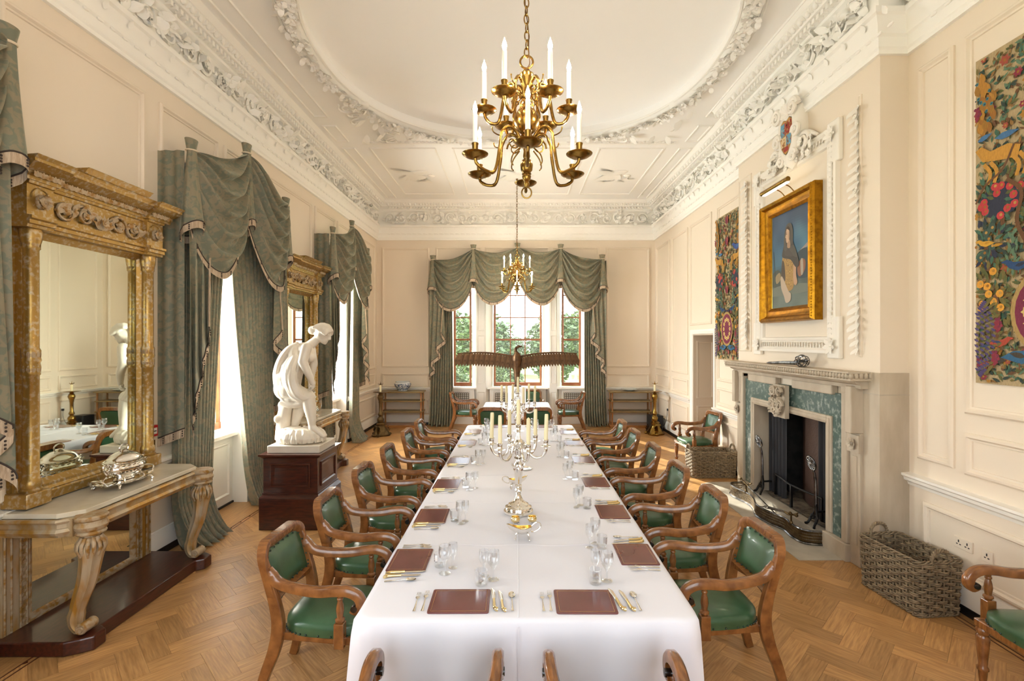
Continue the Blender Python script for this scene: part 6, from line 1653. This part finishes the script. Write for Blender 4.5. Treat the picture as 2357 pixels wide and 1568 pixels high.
# the face in profile, looking to the left
poly([(-.045, .365), (.005, .345), (.018, .27), (.0, .215), (-.035, .195), (-.062, .202), (-.068, .222), (-.076, .236), (-.072, .252), (-.090, .268), (-.074, .302), (-.070, .335)], (.50, .33, .22))
poly([(.0, .33), (.018, .28), (.0, .22), (-.012, .27)], (.36, .22, .14)); poly([(-.06, .37), (-.02, .39), (.02, .36), (.02, .33), (-.02, .352)], (.05, .032, .02))
poly([(-.066, .302), (-.052, .308), (-.040, .300), (-.053, .296)], (.06, .04, .03)); poly([(-.068, .318), (-.052, .324), (-.036, .316), (-.052, .319)], (.12, .07, .05)); poly([(-.076, .238), (-.060, .240), (-.054, .234), (-.070, .230)], (.42, .14, .11))
m.build('canvas', M['print'], t, smooth=0)
t = thing('picture_light', 'lit brass picture light above the portrait', 'picture light', (XR, PYc + .02, 3.98), -pi / 2)
MB().tube([(-.30, d0 - .23, 0), (.30, d0 - .23, 0)], .028, n=14).build('shade', M['brass'], t, smooth=60)
MB().box(-.27, .27, d0 - .236, d0 - .20, -.034, -.026).build('lamp_tube', mat('lit_tube', (1, .95, .85), .4, emit=(1, .86, .6, 9)), t, smooth=0)
for sx in (-.1, .1): MB().tube(spline([(sx, d0 - .03, -.11), (sx, d0 - .10, -.03), (sx, d0 - .17, .0), (sx, d0 - .22, 0)], 4), .006, n=6).build('bracket', M['brass'], t)

# plaster husk drops at either side
def husks(label, xl):
    t = thing('plaster_garland', label, 'garland', (XR, FY, 0), -pi / 2); m = MB(); q = random.Random(int(xl * 100))
    z = 4.40; m.tube([(xl, d0 - .008, 2.05), (xl, d0 - .008, 4.42)], .007, n=5)
    while z > 2.05:
        k = .6 + .4 * sin((z - 2.05) * 4.6) ** 2
        for s_ in (-1, 1):
            leaf(m, mv(xl, d0 - .012, z) @ rot('X', pi / 2) @ rot('Z', pi + s_ * (.35 + .35 * k)), .13 * k + .03, .034 * k, 1.0, 3, 4)
        if q.random() < .35: flower(m, mv(xl + q.uniform(-.02, .02), d0 - .016, z) @ rot('X', pi / 2), .05 * k, 6)
        z -= .080
    m.build('husk_drop', P2, t, smooth=60)
husks('plaster leaf garland left of the portrait on the chimney breast', FY - 7.06); husks('plaster leaf garland right of the portrait on the chimney breast', FY - 4.76)

# ------------------------------------------------------------------ embroidered hangings
def hanging(label, yc, seed, w=1.05, z0=1.83, z1=4.29):
    t = thing('embroidered_hanging', label, 'tapestry', (XR, yc, 0), -pi / 2); m = MB(); q = random.Random(seed); hw = w / 2; y = [-.022]
    m.box(-hw, hw, -.020, -.002, z0, z1, col=L(176, 154, 116))
    IN = lambda x, z: -hw + .01 < x < hw - .01 and z0 + .01 < z < z1 - .01
    def blob(pts, c):
        y[0] -= .000006
        if all(IN(a, b) for a, b in pts): m.add([(a, y[0], b) for a, b in pts], [tuple(range(len(pts)))], col=c)
    def lf(x, z, a, l, wd, c):
        ca, sa = cos(a), sin(a); P = [(0, 0), (.3, .8), (.6, .75), (1, 0), (.6, -.75), (.3, -.8)]
        blob([(x + l * (u * ca) - wd * v * sa, z + l * (u * sa) + wd * v * ca) for u, v in P], c)
    def disc(x, z, r, c, n=9, e=1): blob([(x + r * cos(tau * k / n), z + r * e * sin(tau * k / n)) for k in range(n)], c)
    def stem(pts, r, c):
        P = spline([(a, 0, b) for a, b in pts], 5)
        for a, b in zip(P, P[1:]):
            d = (b - a).normalized(); nx, nz = -d.z * r, d.x * r; blob([(a.x + nx, a.z + nz), (b.x + nx, b.z + nz), (b.x - nx, b.z - nz), (a.x - nx, a.z - nz)], c)
    grn = [L(88, 92, 50), L(66, 100, 80), L(50, 64, 56), L(112, 100, 52), L(92, 118, 92)]; reds = [L(134, 44, 60), L(156, 74, 56), L(118, 40, 66)]; gold = [L(170, 120, 46), L(150, 100, 40), L(178, 138, 72)]; navy = L(44, 48, 66); br = L(104, 70, 42)
    def fl(x, z, r, c):
        for k in range(6): lf(x, z, tau * k / 6, r, r * .38, c)
        disc(x, z, r * .3, q.choice(gold), 6)
    def tree_(x, z, r, c, fruit, h):
        stem([(x, z - h), (x + .02, z - h * .5), (x, z)], .018, br); disc(x, z, r * .72, navy, 14, .8)
        for k in range(70): a = q.uniform(0, tau); d_ = r * sqrt(q.random()); lf(x + d_ * cos(a), z + .8 * d_ * sin(a), a + q.uniform(-.6, .6), .07, .016, q.choice(c))
        for k in range(13): a = q.uniform(0, tau); d_ = r * .85 * sqrt(q.random()); fx, fz = x + d_ * cos(a), z + .8 * d_ * sin(a); disc(fx, fz, .03, fruit, 8); disc(fx + .004, fz + .004, .012, q.choice(gold), 6)
    def bird(x, z, s, sg, c1, c2):
        P = [(-.5, .0), (-.2, .16), (.15, .18), (.38, .3), (.5, .27), (.62, .22), (.45, .16), (.3, -.02), (0, -.14)]
        lf(x - .35 * s * sg, z - .02, pi if sg > 0 else 0, .6 * s, .10 * s, c2); blob([(x + a * s * sg, z + b * s) for a, b in P], c1); lf(x + .1 * s * sg, z + .03 * s, pi - .2 if sg > 0 else .2, .4 * s, .08 * s, c2)
        for k in (-.05, .08): stem([(x + k * s, z - .12 * s), (x + k * s, z - .28 * s)], .006, br)
    def peacock(x, z, s, a):
        for k in range(60):
            u = q.random(); v = q.uniform(-1, 1); px_, pz_ = x + s * (u * cos(a) - .22 * v * sin(a) * sin(pi * u) ** .6), z + s * (u * sin(a) + .22 * v * cos(a) * sin(pi * u) ** .6); lf(px_, pz_, a, .1, .03, q.choice(gold[:2] + [L(150, 106, 40)]))
        for k in range(26):
            u = q.uniform(.1, .95); v = q.uniform(-.8, .8); px_, pz_ = x + s * (u * cos(a) - .2 * v * sin(a) * sin(pi * u) ** .6), z + s * (u * sin(a) + .2 * v * cos(a) * sin(pi * u) ** .6); disc(px_, pz_, .013, L(50, 120, 130), 6); disc(px_, pz_, .007, navy, 5)
        bird(x - .05, z - .02, .3, -1, L(60, 80, 140), L(70, 110, 150))
    for k in range(2300): lf(q.uniform(-hw, hw), q.uniform(z0, z1), q.uniform(0, tau), q.uniform(.03, .075), q.uniform(.008, .016), q.choice(grn + [br, L(140, 104, 56)]))
    for k in range(90): fl(q.uniform(-hw, hw), q.uniform(z0, z1), q.uniform(.025, .045), q.choice(reds + gold))
    for sg in (-1, 1):
        X = sg * hw
        peacock(X * .78, z1 - .62, .62, pi / 2 - sg * .25)
        tree_(X * .60, z1 - 1.12, .22, grn[:3], L(182, 56, 60), .25); tree_(X * .78, z1 - 1.42, .19, [grn[2], navy, grn[1]], L(60, 80, 70), .2); tree_(X * .66, z1 - 1.80, .26, [grn[0], grn[3]], L(214, 150, 52), .36)
        for k in range(22): lf(X * .42 + .045 * sin(k * 2.2) * (1 - k / 26), z1 - 1.68 + k * .014, pi / 2 + sin(k * 5) * .6, .06, .012, grn[4])
        # leaping goat and small birds
        gx, gz = X * .58, z1 - .80; G_ = L(190, 138, 56)
        blob([(gx - sg * .14, gz + .03), (gx - sg * .05, gz + .07), (gx + sg * .08, gz + .06), (gx + sg * .15, gz + .12), (gx + sg * .2, gz + .1), (gx + sg * .14, gz + .0), (gx, gz - .03), (gx - sg * .12, gz - .05)], G_)
        for k in (-.13, -.08, .08, .13): stem([(gx + sg * k, gz - .02), (gx + sg * (k - .05), gz - .10), (gx + sg * (k - .03), gz - .18)], .014, G_)
        bird(X * .80, z1 - 1.42, .14, sg, L(200, 150, 50), L(180, 130, 40)); bird(X * .60, z0 + .30, .17, -sg, L(170, 70, 50), L(50, 70, 100)); bird(X * .30, z0 + .20, .30, -sg, L(50, 96, 130), L(70, 60, 50)); bird(X * .35, z1 - 1.62, .2, sg, L(40, 70, 110), navy)
        for r_ in range(13):
            for k in range(5): px_, pz_ = X * .82 + (k - 2) * .045 * sin(pi * (r_ + 1) / 14), z0 + .05 + r_ * .042 + .012 * k; lf(px_, pz_, .5 * sg + (0 if sg > 0 else pi), .045, .012, L(80, 66, 110)); lf(px_ + .01, pz_ + .018, .5, .05, .014, grn[3])
        for gx, gz in ((X * .93, z1 - .42), (X * .62, z0 + .44), (X * .66, z0 + .20)):
            for k in range(16): disc(gx + .028 * cos(k * 2.4) * sqrt(k / 16), gz + .05 * sin(k * 2.4) * sqrt(k / 16), .012, reds[k % 3 if k % 3 != 1 else 0], 7)
        stem([(X * .2, z1 - 1.5), (X * .36, z1 - 1.3), (X * .3, z1 - 1.1), (X * .5, z1 - .98)], .014, br); stem([(X * .95, z1 - 1.1), (X * .8, z1 - .98), (X * .55, z1 - .9), (X * .4, z1 - .75)], .008, br)
    # medallion and tulips on the middle line
    disc(0, z0 + .52, .23, L(168, 138, 84), 20, 1.25); disc(0, z0 + .52, .20, reds[2], 20, 1.25)
    for k in range(12): a = tau * k / 12; fl(.12 * cos(a), z0 + .52 + .16 * sin(a), .04, L(208, 178, 110))
    for zz in (z1 - .2, z1 - .55, z0 + 1.1): 
        for k in (-1, 0, 1): lf(0, zz, pi / 2 + k * .35, .16, .04, reds[(k + 1) % 3])
    m.build('embroidered_cloth', M['weave'], t, smooth=0); return t
hanging('embroidered hanging with trees and birds on the right wall nearest us', 3.275, 5)
hanging('embroidered hanging beyond the chimney breast, seen at a slant', 8.245, 6)
# ------------------------------------------------------------------ wicker log baskets
def basket(label, x, y, rz, Lx=.76, Ly=.38, H_=.42):
    t = thing('wicker_basket', label, 'basket', (x, y, 0), rz); WK = M['wicker']; q = random.Random(int(x * 100))
    def ring(k, top):      # rounded rectangle, k = flare
        hx, hy, r = Lx / 2 * k, Ly / 2 * k, .035; P = []
        for cx, cy, a0 in ((hx - r, hy - r, 0), (-hx + r, hy - r, pi / 2), (-hx + r, -hy + r, pi), (hx - r, -hy + r, 1.5 * pi)):
            for j in range(4): a = a0 + pi / 2 * j / 3; P.append(Vector((cx + r * cos(a), cy + r * sin(a), 0)))
        return P
    def along(P, n):
        P = P + [P[0]]; d = [0]
        for a, b in zip(P, P[1:]): d.append(d[-1] + (b - a).length)
        out = []; j = 0
        for i in range(n):
            s_ = d[-1] * i / n
            while d[j + 1] < s_: j += 1
            k = (s_ - d[j]) / max(1e-9, d[j + 1] - d[j]); p = P[j].lerp(P[j + 1], k); tg = (P[j + 1] - P[j]).normalized(); out.append((p, Vector((tg.y, -tg.x, 0))))
        return out
    NS = 30; rows = 14
    for r in range(rows):
        zc = .03 + (H_ - .06) * r / (rows - 1); k = lerp(.95, 1.0, r / (rows - 1)); pts = []
        A = along(ring(k, 0), NS * 4)
        for strand in (0, 1):
            pts = []
            for i, (p, nv) in enumerate(A):
                w = .014 * cos(pi * (i / 4.0 + r)) if True else 0
                pts.append(p + nv * w + Vector((0, 0, zc + (strand - .5) * .013 + q.uniform(-.0015, .0015))))
            if strand == 0: m = MB()
            m.tube(pts, .0072, n=5, closed=True)
        m.build('willow_weaver', WK, t, smooth=80)
    sk = None
    for p, nv in along(ring(.975, 0), NS):
        if sk is None: sk = MB().tube([(0, 0, .01), (0, 0, H_ - .01)], .0085, n=6).build('willow_stake', WK, t, smooth=80); o = sk
        else: o = sk.copy(); COL.objects.link(o)
        o.location = p
    for zc, dn in ((H_, .0), (.015, .0)):
        A = along(ring(1.0 if zc > .1 else .955, 0), 160)
        for s_ in range(3):
            MB().tube([p + nv * (.009 * cos(i * .5 + s_ * 2.1)) + Vector((0, 0, zc + .011 * sin(i * .5 + s_ * 2.1))) for i, (p, nv) in enumerate(A)], .0065, n=5, closed=True).build('border_plait', WK, t, smooth=80)
    MB().box(-Lx / 2 * .93, Lx / 2 * .93, -Ly / 2 * .92, Ly / 2 * .92, .006, .02).build('base_board', M['wicker'], t, smooth=0)
    for sg in (-1, 1):
        C = spline([(sg * Lx / 2, -.085, H_ - .05), (sg * Lx / 2 * 1.0, -.08, H_ + .03), (sg * Lx / 2, -.04, H_ + .085), (sg * Lx / 2, .04, H_ + .085), (sg * Lx / 2, .08, H_ + .03), (sg * Lx / 2, .085, H_ - .05)], 8)
        m = MB()
        for s_ in range(3): m.tube([p + Vector((.010 * cos(i * .9 + s_ * 2.1), .0, .010 * sin(i * .9 + s_ * 2.1))) for i, p in enumerate(C)], .0075, n=5)
        m.build('rope_handle', WK, t, smooth=80)
    return t
basket('large grey wicker log basket near us beside the fireplace', 3.262, 4.135, pi / 2 + .10, .585, .385, .43)
basket('grey wicker log basket beyond the fireplace, before the lone chair', 3.10, 7.93, 0, .70, .36, .40)

# sockets ----------------------------------------------------------------------------
def socket(label, y, z, n):
    t = thing('power_socket', label, 'socket', (XR, y, z), -pi / 2)
    MB().box(-.075 * n / 2 - .005, .075 * n / 2 + .005, -.012, 0, -.044, .044).build('face_plate', M['wall'], t, bev=.003)
    for k in range(n):
        xx = (k - (n - 1) / 2) * .075
        for dx, dz, w, h in ((0, .012, .005, .010), (-.014, -.012, .007, .004), (.014, -.012, .007, .004)): MB().box(xx + dx - w, xx + dx + w, -.013, -.011, dz - h, dz + h).build('pin_slot', M['black'], t, smooth=0)
    return t
socket('double power socket low on the right wall above the near basket', 3.92, .54, 2); socket('single power socket on the right wall behind the chair cut by the frame', 3.72, .53, 1)

# tiered side tables against the far wall -----------------------------------------------
def whatnot(label, x, y):
    t = thing('tiered_table', label, 'shelf unit', (x, y, 0)); hw, hd = .52, .19
    MB().box(-hw - .03, hw + .03, -hd - .04, hd + .02, 0, .07).build('base', M['shelfwood'], t, bev=.006)
    for z in (.38, .64): MB().box(-hw, hw, -hd, hd, z, z + .03).build('shelf', M['shelftop'], t, bev=.004)
    MB().box(-hw - .02, hw + .02, -hd - .02, hd + .02, .865, .90).build('top', M['shelftop'], t, bev=.006)
    pl_ = None
    for sx in (-1, 1):
        for sy in (-1, 1):
            if pl_ is None: pl_ = MB().lathe([(.02, .07), (.028, .1), (.02, .13), (.022, .36), (.03, .375), (.03, .415), (.02, .43), (.022, .62), (.03, .635), (.03, .675), (.02, .69), (.021, .84), (.028, .865)], 12).build('turned_post', M['shelfwood'], t); o = pl_
            else: o = pl_.copy(); COL.objects.link(o)
            o.location = (sx * (hw - .04), sy * (hd - .04), 0)
    return t
whatnot('tiered beech side table against the far wall, left of the bay', -2.86, 12.42); whatnot('tiered beech side table against the far wall, right of the bay', 2.84, 12.42)
t = thing('china_bowl', 'blue and white china bowl on the left tiered table', 'bowl', (-2.86, 12.4, .901))
pr = [(.11, 0), (.115, .012), (.12, .03), (.17, .09), (.205, .15), (.205, .185), (.175, .21), (.17, .222), (.19, .235), (.175, .236), (.16, .22), (.19, .18), (.16, .1), (.1, .03), (0, .025)]
m = MB(); n = 32; vs = []; q = random.Random(5)
for r, z in pr: vs += [(r * cos(tau * i / n), r * sin(tau * i / n), z) for i in range(n)]
for j in range(len(pr) - 1):
    for i in range(n): m.add([vs[j * n + i], vs[j * n + (i + 1) % n], vs[(j + 1) * n + (i + 1) % n], vs[(j + 1) * n + i]], [(0, 1, 2, 3)], col=L(214, 220, 222))
for k in range(520):
    a = q.uniform(0, tau); z = q.uniform(.03, .19); r = interp([(p[1], p[0]) for p in pr[:6]], z)[0] + .0015; s_ = q.uniform(.006, .015)
    m.add([(r * cos(a + s_ / r * cos(b)), r * sin(a + s_ / r * cos(b)), z + s_ * .8 * sin(b)) for b in (0, 1.3, 2.5, 3.8, 5)], [(0, 1, 2, 3, 4)], col=q.choice((L(44, 74, 120), L(70, 104, 146), L(36, 60, 104))))
m.build('body', M['china'], t, smooth=60)
t = thing('china_dish', 'wide shallow china dish on the right tiered table', 'dish', (2.82, 12.38, .901))
m = MB().lathe([(.08, 0), (.09, .008), (.16, .03), (.215, .045), (.215, .049), (.15, .036), (.08, .014), (0, .012)], 32, cap=False, col=L(200, 212, 210))
for k in range(60): a = tau * k / 60; r = .195; m.add([(r * cos(a) + .011 * cos(b), r * sin(a) + .011 * sin(b), .0475) for b in (0, 1.3, 2.5, 3.8, 5)], [(0, 1, 2, 3, 4)], col=(L(150, 80, 70), L(60, 90, 130))[k % 2])
m.build('body', M['china'], t, smooth=40)

# tall floor candlesticks -----------------------------------------------------------------
def torchere(label, x, y, mt):
    t = thing('floor_candlestick', label, 'candlestick', (x, y, 0))
    m = MB(); n = 3
    m.lathe([(.19, .0), (.20, .03), (.17, .05), (.15, .09), (.11, .16), (.085, .24), (.10, .27), (.07, .30)], 24, flute=3, fd=.16)
    for k in range(3):
        a = tau * k / 3 + .5; m.sphere((.20 * cos(a), .20 * sin(a), .03), (.05, .05, .035), 8, 6)
        for j in range(6): leaf(m, rot('Z', a) @ mv(.13 + .01 * j, 0, .16 - .02 * j) @ rot('Z', -pi / 2) @ rot('X', .5 + .4 * (j % 2)), .10, .035, .8, 2, 4)
    m.build('tripod_base', mt, t, smooth=50)
    m = MB().lathe([(.05, .28), (.07, .33), (.075, .38), (.05, .42), (.035, .44), (.055, .47), (.05, .50), (.033, .54), (.036, .74), (.045, .76), (.04, .78), (.055, .82), (.07, .87), (.055, .92), (.035, .95), (.05, .97)], 18, flute=9, fd=.05)
    for k in range(9): leaf(m, rot('Z', tau * k / 9) @ mv(0, -.04, .80) @ rot('X', 1.2), .10, .025, .8, 2, 3)
    m.build('stem', mt, t, smooth=50)
    MB().lathe([(.04, .965), (.10, .972), (.165, .985), (.17, .990), (.10, .982), (.03, .98), (.02, 1.0)], 22, cap=False).build('drip_pan', mt, t, smooth=50)
    MB().lathe([(.022, .985), (.022, 1.15), (.02, 1.155), (0, 1.156)], 14).build('candle', M['candle'], t)
    m = MB(); m.lathe([(.024, 1.15), (.028, 1.16), (.02, 1.17), (.008, 1.18), (.006, 1.21), (0, 1.24)], 10)
    for k in range(4): a = tau * k / 4; m.tube([(.02 * cos(a), .02 * sin(a), 1.16), (.05 * cos(a), .05 * sin(a), 1.165), (.055 * cos(a), .055 * sin(a), 1.19)], .005, n=5)
    m.build('candle_cap', mt, t); return t
torchere('dark bronze floor candlestick in the far left corner', -3.10, 11.25, M['darkbrass']); torchere('bright brass floor candlestick in the far right corner', 3.17, 11.4, M['brass'])
t = thing('equipment_box', 'black box on the floor behind the bright brass candlestick', 'box', (3.30, 11.85, 0), .1)
MB().box(-.15, .15, -.15, .15, 0, .38).build('cabinet', M['black'], t, bev=.01)
MB().box(-.12, .12, -.156, -.15, .04, .34).build('front_cloth', M['blackcloth'], t, smooth=0)
t = thing('power_socket', 'black plug in a wall socket behind the bright brass candlestick', 'socket', (XR, 11.55, .55), -pi / 2)
MB().box(-.045, .045, -.01, 0, -.045, .045).build('face_plate', M['white'], t, bev=.003); MB().box(-.025, .025, -.045, -.01, -.03, .02).build('plug', M['black'], t, bev=.006)
MB().tube(spline([(0, -.035, -.03), (.02, -.05, -.15), (-.03, -.06, -.3), (-.10, -.10, -.40)], 5), .005, n=6).build('flex', M['black'], t)

# sculpture on its white plinth ---------------------------------------------------------------
t = thing('sculpture_plinth', 'white box plinth with two rosettes on the small far table', 'plinth', (0.0, 11.15, TZ + .0006))
MB().box(-.20, .20, -.17, .17, 0, .385).build('box', M['whitebox'], t, bev=.006)
for z in (.13, .29):
    m = MB(); B = mv(0, -.171, z) @ rot('X', pi / 2); flower(m, B, .05, 8); m.tube([(.062 * cos(a), .062 * sin(a), .004) for a in [tau * i / 20 for i in range(20)]], .006, n=5, closed=True, M=B); m.build('rosette', M['silver'], t, smooth=60)
t = thing('bronze_sculpture', 'brown bronze sculpture with long outspread wings on the white plinth', 'sculpture', (0.0, 11.15, TZ + .3866))
m = MB()
m.tube(spline([(0, 0, .02), (0, 0, .16), (0, .02, .34), (0, .01, .52), (0, -.02, .66), (0, -.05, .76)], 4), lambda u: interp([(0, .05), (.2, .06), (.45, .085), (.7, .12), (.85, .10), (1, .06)], u)[0], n=12)
m.tube(spline([(0, -.04, .74), (-.03, -.05, .80), (-.02, -.05, .86), (.03, -.05, .895)], 4), lambda u: .045 - .016 * u, n=10)
m.sphere((.05, -.05, .90), (.048, .034, .034), 12, 8); m.tube([(.085, -.05, .897), (.13, -.05, .888), (.155, -.05, .868)], lambda u: .018 * (1 - u) + .003, n=8)
voxel(m, 'body', M['bronze'], .012, t, 3)
MB().lathe([(.10, 0), (.10, .015), (.07, .03), (0, .035)], 18).build('foot', M['bronze'], t)
m = MB()
for k in range(5): leaf(m, mv((k - 2) * .012, .04, .34) @ rot('X', -pi / 2 + .15) @ rot('Z', (k - 2) * .14), .30, .03, .05, 2, 4, .1)
m.build('tail', M['bronze'], t, smooth=60)
for sg in (-1, 1):
    w = MB().tube(spline([(sg * .03, .0, .66), (sg * .45, .0, .735), (sg * .9, .015, .76), (sg * 1.35, .03, .735)], 6), lambda u: (.026 * (1 - .5 * u), .03 * (1 - .5 * u)), n=10).build('wing', M['bronze'], t, smooth=60)
    ft = None
    for k in range(22):
        x = .06 + 1.30 * k / 22; l = .31 - .02 * (k / 22)
        o = MB(); leaf(o, rot('X', -pi / 2), l, .062, .06, 3, 5, .08); o = o.build('feather', M['bronze'], w, smooth=60) if ft is None else None
        if ft is None: ft = o
        else: o = ft.copy(); COL.objects.link(o)
        o.location = (sg * x, .006 + .012 * (k % 2), interp([(0, .655), (.45, .73), (.9, .755), (1.4, .735)], x)[0]); o.rotation_euler = (0, -sg * (.10 + .25 * (k / 22) ** 4), 0)
